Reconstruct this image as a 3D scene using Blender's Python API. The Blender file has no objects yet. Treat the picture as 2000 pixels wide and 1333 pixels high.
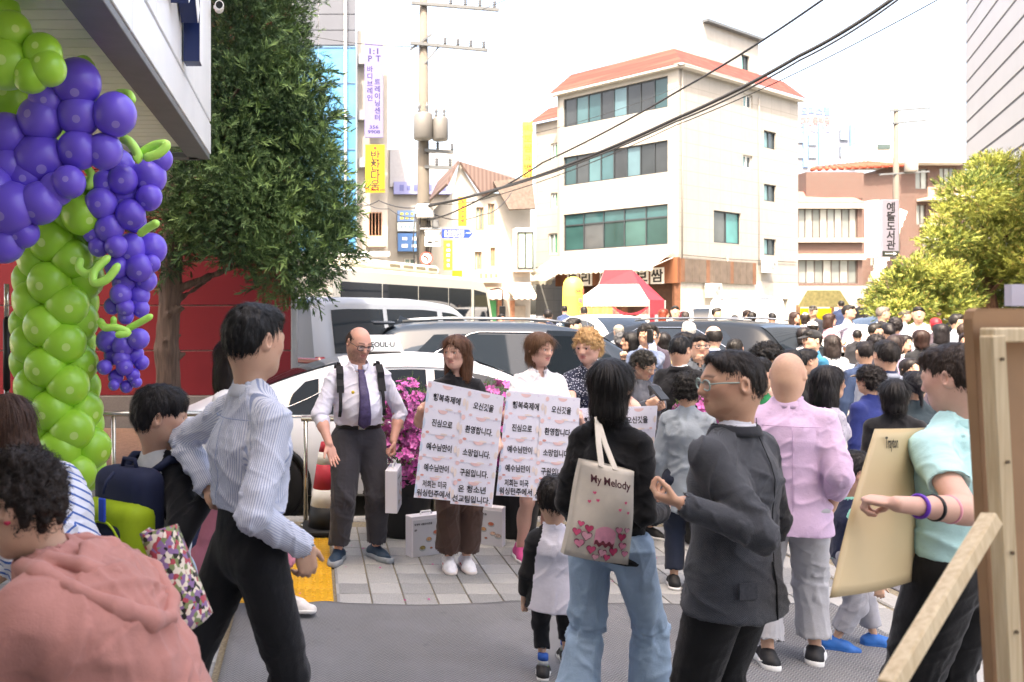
import bpy, bmesh, math, random
import numpy as np
from mathutils import Vector, Matrix

# ------------------------------------------------------------------ camera, sky, sun, exposure
SC = bpy.context.scene
COL = SC.collection
F, PX, PY, CH = 1600.0, 610.0, 612.0, 1.80       # focal length and principal point in 2000 px units, eye height
cam_d = bpy.data.cameras.new("camera")
cam_d.sensor_width = 36.0
cam_d.lens = F / 2000 * 36.0
cam_d.shift_x = (1000 - PX) / 2000
cam_d.shift_y = -(666.5 - PY) / 2000
cam_d.clip_end = 2000
cam_d.dof.use_dof = True
cam_d.dof.focus_distance = 5.2
cam_d.dof.aperture_fstop = 4.0
cam = bpy.data.objects.new("camera", cam_d)
cam.location = (0, 0, CH)
cam.rotation_euler = (math.radians(90), 0, 0)
COL.objects.link(cam)
SC.camera = cam

SUN_AZ = math.radians(-22)      # direction to the sun, measured from straight behind the camera towards the right
SUN_EL = math.radians(60)
to_sun = Vector((math.sin(SUN_AZ) * math.cos(SUN_EL), -math.cos(SUN_AZ) * math.cos(SUN_EL), math.sin(SUN_EL)))
W = bpy.data.worlds.new("World")
SC.world = W
W.use_nodes = True
_nt = W.node_tree
_bg = _nt.nodes["Background"]
_sky = _nt.nodes.new("ShaderNodeTexSky")
_sky.sky_type = 'NISHITA'
_sky.sun_disc = False
_sky.sun_elevation = SUN_EL
_sky.sun_rotation = math.atan2(to_sun.x, to_sun.y)
_sky.air_density = 1.0
_sky.dust_density = 6.0
_sky.ozone_density = 0.0
_nt.links.new(_sky.outputs[0], _bg.inputs[0])
_bg.inputs[1].default_value = 0.15
sun_d = bpy.data.lights.new("sun", 'SUN')
sun_d.energy = 2.0
sun_d.angle = math.radians(0.5)
sun_d.color = (1.0, 0.96, 0.9)
sun = bpy.data.objects.new("sun", sun_d)
sun.rotation_euler = to_sun.to_track_quat('Z', 'Y').to_euler()
sun.location = (0, -5, 30)
COL.objects.link(sun)
SC.view_settings.view_transform = 'Standard'
SC.view_settings.look = 'None'
SC.view_settings.gamma = 1
SC.view_settings.use_curve_mapping = False
SC.view_settings.exposure = 2.7
try:
    SC.view_settings.use_white_balance = True
    SC.view_settings.white_balance_temperature = 7450
    SC.view_settings.white_balance_tint = 13
except Exception:
    pass
SC.cycles.max_bounces = 6
SC.cycles.diffuse_bounces = 4
SC.cycles.glossy_bounces = 3
SC.cycles.transmission_bounces = 4
SC.cycles.transparent_max_bounces = 8
SC.cycles.caustics_reflective = False
SC.cycles.caustics_refractive = False
SC.cycles.sample_clamp_indirect = 6
SC.cycles.use_denoising = True

R = random.Random(7)
D2R = math.pi / 180

def at(px, py, Y):
    """photo pixel at distance Y -> world point"""
    return Vector(((px - PX) / F * Y, Y, CH - (py - PY) / F * Y))
def xat(px, Y): return (px - PX) / F * Y
def gz(Y):
    """height of the street, which climbs gently away from the kerb"""
    return float(np.interp(Y, [8.5, 16, 24, 400], [-0.10, 0.20, 0.30, 0.30]))

# ------------------------------------------------------------------ materials
MATS = {}
def srgb(c):
    if isinstance(c, str):
        c = [int(c[i:i + 2], 16) / 255 for i in (0, 2, 4)]
    return tuple(x / 12.92 if x <= .04045 else ((x + .055) / 1.055) ** 2.4 for x in c)
class NT:
    def __init__(s, name):
        s.m = bpy.data.materials.new(name); s.m.use_nodes = True
        s.t = s.m.node_tree; s.p = s.t.nodes["Principled BSDF"]
    def n(s, typ, ins=None, **kw):
        nd = s.t.nodes.new("ShaderNode" + typ)
        for k, v in kw.items(): setattr(nd, k, v)
        for k, v in (ins or {}).items(): s.set(nd.inputs[k], v)
        return nd
    def set(s, inp, v):
        if isinstance(v, bpy.types.NodeSocket): s.t.links.new(v, inp)
        elif isinstance(v, bpy.types.Node): s.t.links.new(v.outputs[0], inp)
        else:
            if inp.type == 'RGBA' and len(v) == 3: v = (*v, 1)
            inp.default_value = v
    def math(s, op, a, b=0.0, c=0.0):
        nd = s.n("Math", operation=op)
        for i, v in enumerate((a, b, c)): s.set(nd.inputs[i], v)
        return nd.outputs[0]
    def mix(s, f, a, b):
        nd = s.n("Mix", data_type='RGBA')
        s.set(nd.inputs[0], f); s.set(nd.inputs[6], a); s.set(nd.inputs[7], b)
        return nd.outputs[2]
    def coord(s, which="Object"):
        return s.n("TexCoord").outputs[which]
    def attr(s, name):
        return s.n("Attribute", attribute_name=name)
    def noise(s, vec, scale, detail=3.0, rough=.55):
        nd = s.n("TexNoise", {"Scale": scale, "Detail": detail, "Roughness": rough}); s.set(nd.inputs["Vector"], vec)
        return nd.outputs[0]
    def ramp(s, f, stops, interp='LINEAR'):
        nd = s.n("ValToRGB"); cr = nd.color_ramp; cr.interpolation = interp
        while len(cr.elements) < len(stops): cr.elements.new(0.5)
        for e, (p, c) in zip(cr.elements, stops):
            e.position = p; e.color = (*c, 1) if len(c) == 3 else c
        s.set(nd.inputs[0], f)
        return nd.outputs[0]
    def bump(s, h, strength, dist=.01):
        nd = s.n("Bump", {"Strength": strength, "Distance": dist}); s.set(nd.inputs["Height"], h)
        s.set(s.p.inputs["Normal"], nd.outputs[0]); return nd
    def out(s, color=None, rough=None, **kw):
        if color is not None: s.set(s.p.inputs["Base Color"], color)
        if rough is not None: s.set(s.p.inputs["Roughness"], rough)
        for k, v in kw.items(): s.set(s.p.inputs[k.replace('_', ' ')], v)
        return s.m
    def sep(s, vec):
        return s.n("SeparateXYZ", {0: vec}).outputs
def M(col, rough=.6, var=.12, vs=6.0, metal=0.0, bump=None, key=None, spec=.5, coat=0.0, sheen=0.0, sss=0.0, trans=0.0, alpha=1.0, ior=1.45, name=None):
    """plain procedural material: colour with soft noise variation"""
    k = (str(col), rough, var, vs, metal, str(bump), spec, coat, sheen, sss, trans, alpha)
    if k in MATS: return MATS[k]
    c = srgb(col) if isinstance(col, str) else tuple(col)
    t = NT(name or "mat_" + (col if isinstance(col, str) else "c") + "_%d" % len(MATS))
    co = t.coord()
    nz = t.noise(co, vs, 4)
    lo = tuple(x * (1 - var) for x in c); hi = tuple(min(1, x * (1 + var)) for x in c)
    t.out(t.ramp(nz, [(.3, lo), (.7, hi)]), rough, Metallic=metal, Specular_IOR_Level=spec, IOR=ior)
    if coat: t.out(Coat_Weight=coat, Coat_Roughness=.02)
    if sheen: t.out(Sheen_Weight=sheen, Sheen_Roughness=.5)
    if sss: t.out(Subsurface_Weight=sss, Subsurface_Scale=.02, Subsurface_Radius=(1, .4, .25))
    if trans: t.out(Transmission_Weight=trans)
    if alpha < 1: t.out(Alpha=alpha)
    if bump: t.bump(t.noise(co, bump[0], 3), bump[1], bump[2] if len(bump) > 2 else .01)
    MATS[k] = t.m
    return t.m

# ------------------------------------------------------------------ objects
def link(o, parent=None):
    COL.objects.link(o)
    if parent is not None: o.parent = parent
    return o
def tag(o, label=None, cat=None, group=None, kind=None):
    if label: o["label"] = label
    if cat: o["category"] = cat
    if group: o["group"] = group
    if kind: o["kind"] = kind
    return o
def thing(name, label, cat, loc=(0, 0, 0), rz=0.0, group=None):
    o = bpy.data.objects.new(name, None); o.empty_display_size = .1
    o.location = loc; o.rotation_euler = (0, 0, rz)
    link(o); return tag(o, label, cat, group)
def mesh_obj(name, V, Fc, mat, parent=None, smooth=True, midx=None, attrs=None):
    me = bpy.data.meshes.new(name)
    if isinstance(V, np.ndarray):
        me.vertices.add(len(V)); me.vertices.foreach_set("co", V.astype(np.float32).ravel())
        n = len(Fc); w = Fc.shape[1]
        me.loops.add(n * w); me.loops.foreach_set("vertex_index", Fc.astype(np.int32).ravel())
        me.polygons.add(n); me.polygons.foreach_set("loop_start", np.arange(0, n * w, w, dtype=np.int32))
        me.update(calc_edges=True)
    else:
        me.from_pydata(V, [], Fc)
    for mm in (mat if isinstance(mat, (list, tuple)) else [mat]): me.materials.append(mm)
    if midx is not None: me.polygons.foreach_set("material_index", np.asarray(midx, dtype=np.int32))
    me.polygons.foreach_set("use_smooth", np.full(len(me.polygons), smooth, dtype=bool))
    for k, a in (attrs or {}).items():
        if a.shape[1] == 4:
            at_ = me.color_attributes.new(k, 'FLOAT_COLOR', 'POINT'); at_.data.foreach_set("color", a.astype(np.float32).ravel())
        else:
            at_ = me.attributes.new(k, 'FLOAT_VECTOR', 'POINT'); at_.data.foreach_set("vector", a.astype(np.float32).ravel())
    me.update()
    return link(bpy.data.objects.new(name, me), parent)
def inst(name, src, parent=None, mats=None):
    """a further object on the same mesh"""
    o = bpy.data.objects.new(name, src.data if hasattr(src, "data") else src)
    link(o, parent)
    if mats:
        for i, mm in enumerate(mats):
            o.material_slots[i].link = 'OBJECT'; o.material_slots[i].material = mm
    return o

def frame(d, up=(0, 0, 1)):
    d = Vector(d).normalized(); u = Vector(up)
    if abs(d.dot(u.normalized())) > .98: u = Vector((0, 1, 0)) if abs(d.y) < .9 else Vector((1, 0, 0))
    x = u.cross(d).normalized(); y = d.cross(x).normalized()
    return x, y, d
class MB:
    """collects simple shapes into one mesh"""
    def __init__(s): s.v = []; s.f = []; s.m = []; s.mi = 0
    def add(s, V, Fs):
        b = len(s.v); s.v += [tuple(p) for p in V]; s.f += [tuple(i + b for i in f) for f in Fs]; s.m += [s.mi] * len(Fs); return s
    def box(s, c, d, rz=0.0, bev=0.0, mat=None):
        cx, cy, cz = c; hx, hy, hz = d[0] / 2, d[1] / 2, d[2] / 2
        if bev <= 0:
            P = [(x, y, z) for z in (-hz, hz) for y in (-hy, hy) for x in (-hx, hx)]
            Fs = [(0, 2, 3, 1), (4, 5, 7, 6), (0, 1, 5, 4), (2, 6, 7, 3), (0, 4, 6, 2), (1, 3, 7, 5)]
        else:
            b = min(bev, hx * .9, hy * .9, hz * .9)
            P = []; 
            for z, i in ((-hz, b), (-hz + b, 0), (hz - b, 0), (hz, b)):
                ex, ey = hx - i, hy - i
                P += [(-ex + b * (i == 0), -ey, z), (ex - b * (i == 0), -ey, z), (ex, -ey + b * (i == 0), z), (ex, ey - b * (i == 0), z), (ex - b * (i == 0), ey, z), (-ex + b * (i == 0), ey, z), (-ex, ey - b * (i == 0), z), (-ex, -ey + b * (i == 0), z)]
            Fs = [tuple(range(7, -1, -1)), tuple(range(24, 32))]
            for k in range(3):
                for j in range(8): Fs.append((k * 8 + j, k * 8 + (j + 1) % 8, k * 8 + 8 + (j + 1) % 8, k * 8 + 8 + j))
        if mat is not None: P = [mat @ Vector(p) for p in P]
        else:
            ca, sa = math.cos(rz), math.sin(rz)
            P = [(p[0] * ca - p[1] * sa, p[0] * sa + p[1] * ca, p[2]) for p in P]
        return s.add([(p[0] + cx, p[1] + cy, p[2] + cz) for p in P], Fs)
    def bar(s, a, b, w, h=None, up=(0, 0, 1), bev=0.0):
        a, b = Vector(a), Vector(b); x, y, d = frame(b - a, up)
        Mx = Matrix((x, y, d)).transposed()
        return s.box((a + b) / 2, (w, h or w, (b - a).length), mat=Mx, bev=bev)
    def tube(s, path, r, n=8, cap=True, closed=False):
        path = [Vector(p) for p in path]; k = len(path)
        rs = r if isinstance(r, (list, tuple)) else [r] * k
        V = []; x = None
        for i, p in enumerate(path):
            if closed: d = path[(i + 1) % k] - path[i - 1]
            else: d = path[min(i + 1, k - 1)] - path[max(i - 1, 0)]
            d.normalize()
            if x is None: x, y, _ = frame(d)
            else:
                x = x - d * x.dot(d)
                if x.length < 1e-6: x, y, _ = frame(d)
                x.normalize(); y = d.cross(x)
            for j in range(n):
                a = 2 * math.pi * j / n; V.append(p + (x * math.cos(a) + y * math.sin(a)) * rs[i])
        Fs = []
        for i in range(k if closed else k - 1):
            i2 = (i + 1) % k
            for j in range(n): Fs.append((i * n + j, i * n + (j + 1) % n, i2 * n + (j + 1) % n, i2 * n + j))
        if cap and not closed:
            Fs.append(tuple(range(n - 1, -1, -1))); Fs.append(tuple((k - 1) * n + j for j in range(n)))
        return s.add(V, Fs)
    def lathe(s, prof, n=24, c=(0, 0, 0), cap=True, sx=1.0, sy=1.0):
        V = []; k = len(prof)
        for r, z in prof:
            for j in range(n):
                a = 2 * math.pi * j / n; V.append((c[0] + r * math.cos(a) * sx, c[1] + r * math.sin(a) * sy, c[2] + z))
        Fs = [(i * n + j, i * n + (j + 1) % n, (i + 1) * n + (j + 1) % n, (i + 1) * n + j) for i in range(k - 1) for j in range(n)]
        if cap: Fs += [tuple(range(n - 1, -1, -1)), tuple((k - 1) * n + j for j in range(n))]
        return s.add(V, Fs)
    def prism(s, poly, o, ex, ey, depth):
        """polygon (u,v) in plane o+u*ex+v*ey, extruded by the vector depth"""
        o, ex, ey, dp = Vector(o), Vector(ex), Vector(ey), Vector(depth); n = len(poly)
        A = [o + ex * u + ey * v for u, v in poly]
        return s.add(A + [p + dp for p in A], [tuple(range(n - 1, -1, -1)), tuple(range(n, 2 * n))] + [(i, (i + 1) % n, n + (i + 1) % n, n + i) for i in range(n)])
    def quad(s, a, b, c, d): return s.add([a, b, c, d], [(0, 1, 2, 3)])
    def grid(s, fn, nu, nv):
        V = [fn(i / nu, j / nv) for j in range(nv + 1) for i in range(nu + 1)]
        return s.add(V, [(j * (nu + 1) + i, j * (nu + 1) + i + 1, (j + 1) * (nu + 1) + i + 1, (j + 1) * (nu + 1) + i) for j in range(nv) for i in range(nu)])
    def build(s, name, mat, parent=None, smooth=False, fix=True):
        o = mesh_obj(name, s.v, s.f, mat, parent, smooth, s.m)
        if fix:
            bm = bmesh.new(); bm.from_mesh(o.data); bmesh.ops.recalc_face_normals(bm, faces=bm.faces); bm.to_mesh(o.data); bm.free()
        return o
def auto_smooth(o, ang=40):
    me = o.data; me.polygons.foreach_set("use_smooth", np.ones(len(me.polygons), dtype=bool))
    try: me.set_sharp_from_angle(angle=ang * D2R)
    except Exception: pass
    return o
TEXTS = ["사", "부", "리", "밥", "상", "보", "쌈", "과", "백", "반", "1:1", "P", "T", "바", "디", "브", "레", "인", "트", "이", "닝", "센", "터", "356", "9908", "찬", "다", "움", "02-386-2288", "●", "부동산",
         "오피스텔", "대건용빌딩", "75-0506", "SEOUL·U", "견인지역", "은평로3가길", "Eunpyeong-ro 3ga-gil", "1→38", "예", "뜰", "도", "서", "관", "해", "아", "코", "물", "행복축제에", "오신것을", "진심으로", "환영합니다.",
         "예수님만이", "소망입니다.", "구원입니다.", "저희는 미국", "워싱턴주에서", "온 청소년", "선교팀입니다.", "락앤락 내열유리찬통", "8P", "My Melody", "Trayton"]
BANK = {}
def text_bank(bold):
    """all lettering outlined in one go per stroke weight: text -> (vertices, faces) at size 1, centred on its line"""
    if bold in BANK: return BANK[bold]
    cu = bpy.data.curves.new("lettering", 'FONT'); cu.body = "\n".join(TEXTS); cu.size = 1.0; cu.align_x = 'CENTER'; cu.space_line = 3.0
    cu.offset = bold; cu.resolution_u = 3
    tmp = bpy.data.objects.new("lettering", cu); me = bpy.data.meshes.new_from_object(tmp); bpy.data.objects.remove(tmp); bpy.data.curves.remove(cu)
    n = len(me.vertices); co = np.empty(n * 3, dtype=np.float32); me.vertices.foreach_get("co", co); co = co.reshape(-1, 3).astype(float)
    line = np.rint((-co[:, 1] + .35) / 3.0).astype(int); polys = [[] for _ in TEXTS]
    for p in me.polygons:
        l = int(line[p.vertices[0]])
        if 0 <= l < len(TEXTS): polys[l].append(tuple(p.vertices))
    out = {}
    for i, t_ in enumerate(TEXTS):
        ids = sorted({v for f in polys[i] for v in f}); mp = {v: k for k, v in enumerate(ids)}; V = co[ids].copy() if ids else np.zeros((0, 3))
        if len(V): V[:, 1] -= (V[:, 1].min() + V[:, 1].max()) / 2
        out[t_] = (V, [tuple(mp[v] for v in f) for f in polys[i]])
    bpy.data.meshes.remove(me); BANK[bold] = out
    return out
def text(body, mat, parent, size, loc, ex=(1, 0, 0), ey=(0, 0, 1), name="lettering", align='CENTER', depth=0.0, bold=0.0, width=None, sx=1.0):
    """flat or raised lettering as a mesh lying in the plane ex, ey at loc"""
    k = .022      # one stroke weight for all lettering
    V, Fs = text_bank(k)[body]; co = V * size
    if align == 'LEFT': co[:, 0] -= co[:, 0].min()
    if width:
        w = co[:, 0].max() - co[:, 0].min()
        if w > 0: co[:, 0] *= width / w
    co[:, 0] *= sx; Fs = list(Fs)
    if depth:
        n = len(co); edges = {}
        for f in Fs:
            for a, b in zip(f, f[1:] + f[:1]): edges[(a, b)] = edges.get((a, b), 0) + 1
        rim = [(a, b) for (a, b) in edges if (b, a) not in edges]
        lo, hi = co.copy(), co.copy(); lo[:, 2] -= depth; hi[:, 2] += depth; co = np.concatenate([hi, lo])
        Fs = Fs + [tuple(i + n for i in reversed(f)) for f in Fs] + [(b, a, a + n, b + n) for a, b in rim]
    ex, ey = Vector(ex).normalized(), Vector(ey).normalized(); ez = ex.cross(ey)
    P = co @ np.array([ex, ey, ez]) + np.array(loc)
    return mesh_obj(name, [tuple(p) for p in P], Fs, mat, parent, False)
# ------------------------------------------------------------------ soft shapes: fields meshed with surface nets
def A(*v): return np.array(v, dtype=np.float64)
def unit(v):
    v = np.asarray(v, dtype=np.float64); return v / (np.linalg.norm(v) + 1e-12)
_rs = np.random.RandomState(3)
_HT = _rs.rand(4096).astype(np.float32) * 2 - 1
def vnoise(P, freq=1.0, seed=0):
    P = P * freq + seed * 17.31
    i = np.floor(P).astype(np.int64); f = (P - i); f = f * f * (3 - 2 * f)
    def h(a, b, c): return _HT[(a * 73856093 ^ b * 19349663 ^ c * 83492791) & 4095]
    x, y, z = i[:, 0], i[:, 1], i[:, 2]; fx, fy, fz = f[:, 0], f[:, 1], f[:, 2]
    l = lambda a, b, t: a + (b - a) * t
    return l(l(l(h(x, y, z), h(x + 1, y, z), fx), l(h(x, y + 1, z), h(x + 1, y + 1, z), fx), fy),
             l(l(h(x, y, z + 1), h(x + 1, y, z + 1), fx), l(h(x, y + 1, z + 1), h(x + 1, y + 1, z + 1), fx), fy), fz)
def rotm(yaw=0, pitch=0, roll=0):
    """yaw about z, pitch about x (positive looks down when facing -y), roll about y; degrees"""
    a, b, c = yaw * D2R, pitch * D2R, roll * D2R
    Z = A([math.cos(a), -math.sin(a), 0], [math.sin(a), math.cos(a), 0], [0, 0, 1])
    X = A([1, 0, 0], [0, math.cos(b), -math.sin(b)], [0, math.sin(b), math.cos(b)])
    Y = A([math.cos(c), 0, math.sin(c)], [0, 1, 0], [-math.sin(c), 0, math.cos(c)])
    return Z @ X @ Y
class SDF:
    def __init__(s): s.pr = []; s.bones = []
    def cap(s, a, b, ra, rb=None, k=.02, side=None, ratio=1.0, op=0, bone=False):
        rb = ra if rb is None else rb
        a, b = np.asarray(a, float), np.asarray(b, float)
        m = max(ra, rb) * max(1, ratio)
        s.pr.append(('c', a, b, ra, rb, k, None if side is None else unit(side), ratio, op, np.minimum(a, b) - m, np.maximum(a, b) + m))
        if bone: s.bones.append((a, b, (ra + rb) / 2))
        return s
    def ell(s, c, r, Rm=None, k=.02, op=0):
        c, r = np.asarray(c, float), np.asarray(r, float) * np.ones(3)
        Rm = np.eye(3) if Rm is None else Rm
        m = np.abs(Rm) @ r
        s.pr.append(('e', c, r, Rm, k, op, c - m, c + m)); return s
    def cut(s, p, n, k=.004):
        """removes what lies on the side n points to"""
        s.pr.append(('p', np.asarray(p, float), unit(n), k)); return s
    def mesh(s, h, fn=None):
        los = [p[-2] for p in s.pr if p[0] != 'p' and not (p[8] if p[0] == 'c' else p[5])]
        his = [p[-1] for p in s.pr if p[0] != 'p' and not (p[8] if p[0] == 'c' else p[5])]
        lo = np.min(los, axis=0) - 2.5 * h - .01; hi = np.max(his, axis=0) + 2.5 * h + .01
        n = np.ceil((hi - lo) / h).astype(int) + 1
        ax = [(lo[i] + np.arange(n[i]) * h).astype(np.float32) for i in range(3)]
        f = np.full(n, .25, dtype=np.float32)
        for p in s.pr:
            if p[0] == 'p':
                _, q, nn, k = p
                d = ((ax[0] - q[0]) * nn[0])[:, None, None] + ((ax[1] - q[1]) * nn[1])[None, :, None] + ((ax[2] - q[2]) * nn[2])[None, None, :]
                f = np.maximum(f, d.astype(np.float32)); continue
            k = p[5] if p[0] == 'c' else p[4]; op = p[8] if p[0] == 'c' else p[5]
            mg = k + 2.5 * h
            i0 = np.clip(np.floor((p[-2] - mg - lo) / h).astype(int), 0, n); i1 = np.clip(np.ceil((p[-1] + mg - lo) / h).astype(int) + 1, 0, n)
            if np.any(i1 <= i0): continue
            sl = tuple(slice(i0[j], i1[j]) for j in range(3))
            x, y, z = ax[0][sl[0]][:, None, None], ax[1][sl[1]][None, :, None], ax[2][sl[2]][None, None, :]
            if p[0] == 'c':
                _, a, b, ra, rb, k, side, ratio, op, _, _ = p
                a32 = a.astype(np.float32); px, py, pz = x - a32[0], y - a32[1], z - a32[2]
                ba = (b - a).astype(np.float32); bb = float(ba @ ba) + 1e-9
                t = np.clip((px * ba[0] + py * ba[1] + pz * ba[2]) / bb, 0, 1)
                qx, qy, qz = px - t * ba[0], py - t * ba[1], pz - t * ba[2]
                r = ra + (rb - ra) * t
                if side is not None:
                    u = (qx * side[0] + qy * side[1] + qz * side[2])
                    q2 = qx * qx + qy * qy + qz * qz - u * u * (1 - 1 / ratio ** 2)
                    d = (np.sqrt(np.maximum(q2, 0)) - r) * (1 if ratio >= 1 else ratio)
                else:
                    d = np.sqrt(qx * qx + qy * qy + qz * qz) - r
            else:
                _, c, r, Rm, k, op, _, _ = p
                c32 = c.astype(np.float32); px, py, pz = x - c32[0], y - c32[1], z - c32[2]
                u = [(px * Rm[0, j] + py * Rm[1, j] + pz * Rm[2, j]) for j in range(3)]
                k0 = np.sqrt((u[0] / r[0]) ** 2 + (u[1] / r[1]) ** 2 + (u[2] / r[2]) ** 2)
                k1 = np.sqrt((u[0] / r[0] ** 2) ** 2 + (u[1] / r[1] ** 2) ** 2 + (u[2] / r[2] ** 2) ** 2) + 1e-9
                d = k0 * (k0 - 1) / k1
            d = d.astype(np.float32); g = f[sl]
            if op == 0:
                hh = np.maximum(k - np.abs(g - d), 0) / k; f[sl] = np.minimum(g, d) - hh * hh * k * .25
            else:
                d = -d; hh = np.maximum(k - np.abs(g - d), 0) / k; f[sl] = np.maximum(g, d) + hh * hh * k * .25
        if fn is not None: f = fn(f, ax)
        V, Fc = surface_nets(f)
        return V * h + lo, Fc
def surface_nets(f):
    ins = f < 0
    nx, ny, nz = f.shape
    cnt = np.zeros((nx - 1, ny - 1, nz - 1), dtype=np.int8)
    for a in (0, 1):
        for b in (0, 1):
            for c in (0, 1): cnt += ins[a:nx - 1 + a, b:ny - 1 + b, c:nz - 1 + c]
    act = (cnt > 0) & (cnt < 8)
    idx = np.argwhere(act)
    vid = np.full(act.shape, -1, dtype=np.int64); vid[act] = np.arange(len(idx))
    cs = np.array([(a, b, c) for a in (0, 1) for b in (0, 1) for c in (0, 1)])
    val = np.stack([f[idx[:, 0] + c[0], idx[:, 1] + c[1], idx[:, 2] + c[2]] for c in cs], 1)
    acc = np.zeros((len(idx), 3)); w = np.zeros(len(idx))
    for i in range(8):
        for j in range(i + 1, 8):
            if np.abs(cs[i] - cs[j]).sum() != 1: continue
            vi, vj = val[:, i], val[:, j]; m = (vi < 0) != (vj < 0)
            t = np.where(m, vi / np.where(m, vi - vj, 1), 0)
            acc += np.where(m[:, None], cs[i] + t[:, None] * (cs[j] - cs[i]), 0); w += m
    V = idx + acc / np.maximum(w, 1)[:, None]
    Fs = []
    for axis in range(3):
        sl0 = [slice(None)] * 3; sl1 = [slice(None)] * 3
        sl0[axis] = slice(0, -1); sl1[axis] = slice(1, None)
        a, b = ins[tuple(sl0)], ins[tuple(sl1)]
        e = np.argwhere(a != b)
        o1, o2 = [i for i in range(3) if i != axis]
        ok = (e[:, o1] > 0) & (e[:, o2] > 0) & (e[:, o1] < f.shape[o1] - 1) & (e[:, o2] < f.shape[o2] - 1)
        e = e[ok]
        fl = a[e[:, 0], e[:, 1], e[:, 2]]
        def g(d1, d2):
            q = e.copy(); q[:, o1] -= d1; q[:, o2] -= d2
            return vid[q[:, 0], q[:, 1], q[:, 2]]
        Q = np.stack([g(1, 1), g(0, 1), g(0, 0), g(1, 0)], 1)
        if axis == 1: fl = ~fl
        Q[~fl] = Q[~fl][:, ::-1]
        Fs.append(Q)
    Fc = np.concatenate(Fs); Fc = Fc[(Fc >= 0).all(1)]
    return V, Fc
def vnormals(V, Fc):
    p = V[Fc]; n = np.cross(p[:, 2] - p[:, 0], p[:, 3] - p[:, 1])
    N = np.zeros_like(V)
    for j in range(Fc.shape[1]): np.add.at(N, Fc[:, j], n)
    return N / (np.linalg.norm(N, axis=1, keepdims=True) + 1e-12)
def relax(V, Fc, it=1, lam=.5):
    for _ in range(it):
        S = np.zeros_like(V); c = np.zeros(len(V))
        for j in range(4):
            k = (j + 1) % 4
            np.add.at(S, Fc[:, j], V[Fc[:, k]]); np.add.at(c, Fc[:, j], 1)
            np.add.at(S, Fc[:, k], V[Fc[:, j]]); np.add.at(c, Fc[:, k], 1)
        V = V + lam * (S / np.maximum(c, 1)[:, None] - V)
    return V
def join(parts):
    Vs, Fs, n = [], [], 0
    for V, Fc in parts:
        Vs.append(V); Fs.append(Fc + n); n += len(V)
    return np.concatenate(Vs), np.concatenate(Fs)
def bonecoords(V, bones):
    """per vertex: (distance round the nearest bone, distance along it, bone index)"""
    best = np.full(len(V), 1e9); out = np.zeros((len(V), 3))
    for bi, (a, b, r) in enumerate(bones):
        ba = b - a; L = np.linalg.norm(ba) + 1e-9; d = ba / L
        x = np.cross(d, A(0, 1, 0.001)); x = unit(x) if np.linalg.norm(x) > .1 else A(1, 0, 0); y = np.cross(d, x)
        q = V - a; t = q @ d; tc = np.clip(t, 0, L); rad = q - tc[:, None] * d
        dist = np.linalg.norm(rad, axis=1) - r
        an = np.arctan2(q @ x, q @ y)
        m = dist < best
        best[m] = dist[m]; out[m, 0] = (an * max(r, .02))[m]; out[m, 1] = t[m]; out[m, 2] = bi
    return out
def folds(V, Fc, bc, amp, seed=0, freq=11.0, vert=0.0):
    """cloth creases: thin diagonal ridges wrapped round the limbs, soft lumps, and (vert) hanging folds"""
    N = vnormals(V, Fc)
    wob = vnoise(V, 4.0, seed) * .05
    def ridge(ang, fr, st, sd, pw):
        c, s_ = math.cos(ang), math.sin(ang); u = bc[:, 0] + wob; v = bc[:, 1] + wob
        W = np.stack([(u * c + v * s_) * fr / st, (-u * s_ + v * c) * fr, bc[:, 2] * 7.7 + V[:, 1] * 2.0], 1)
        return np.clip(1 - np.abs(vnoise(W, 1.0, sd)) * 2.2, 0, 1) ** pw
    gate = np.clip(vnoise(V, 5.0, seed + 5) * 1.5 + .45, 0, 1)
    d = ridge(.5, 13, 3.2, seed + 1, 2.5) * 1.3 * gate + ridge(-.7, 17, 3.0, seed + 2, 2.5) * .9 * (1 - .5 * gate) + ridge(.15, 30, 3.0, seed + 3, 2.0) * .45 * gate
    d = d + vnoise(V, 8.0, seed + 4) * .45 - .5
    if vert: d = d + vert * (ridge(1.57, 22, 5.0, seed + 6, 1.6) * 2.4 - .8)
    return V + N * (d * amp)[:, None]
# ------------------------------------------------------------------ people
SKIN = {'asian': (.61, .38, .265), 'tan': (.56, .335, .225), 'pale': (.68, .42, .33), 'pink': (.66, .36, .28)}
def skin_mat(lod):
    k = ('skin', lod)
    if k in MATS: return MATS[k]
    t = NT("skin_%d" % lod)
    c = t.attr("col").outputs["Color"]
    nz = t.noise(t.coord(), 60, 3)
    col = t.mix(t.math('MULTIPLY', nz, .22), c, (.42, .16, .11))
    t.out(col, .5, Specular_IOR_Level=.35)
    if lod < 2:
        t.out(Subsurface_Weight=.12, Subsurface_Scale=.008, Subsurface_Radius=(1, .35, .2))
        t.bump(t.noise(t.coord(), 420, 2), .12, .002)
    MATS[k] = t.m; return t.m
def hair_mat(col):
    k = ('hair', str(col))
    if k in MATS: return MATS[k]
    c = srgb(col)
    t = NT("hair_" + col)
    co = t.coord()
    mp = t.n("Mapping", {0: co, 3: (1.0, 1.0, .12)})
    nz = t.noise(mp.outputs[0], 170, 3)
    t.out(t.ramp(nz, [(.28, tuple(x * .45 for x in c)), (.72, tuple(min(1, x * 1.5 + .002) for x in c))]), .5, Specular_IOR_Level=.32)
    t.bump(nz, .4, .006)
    MATS[k] = t.m; return t.m
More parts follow.
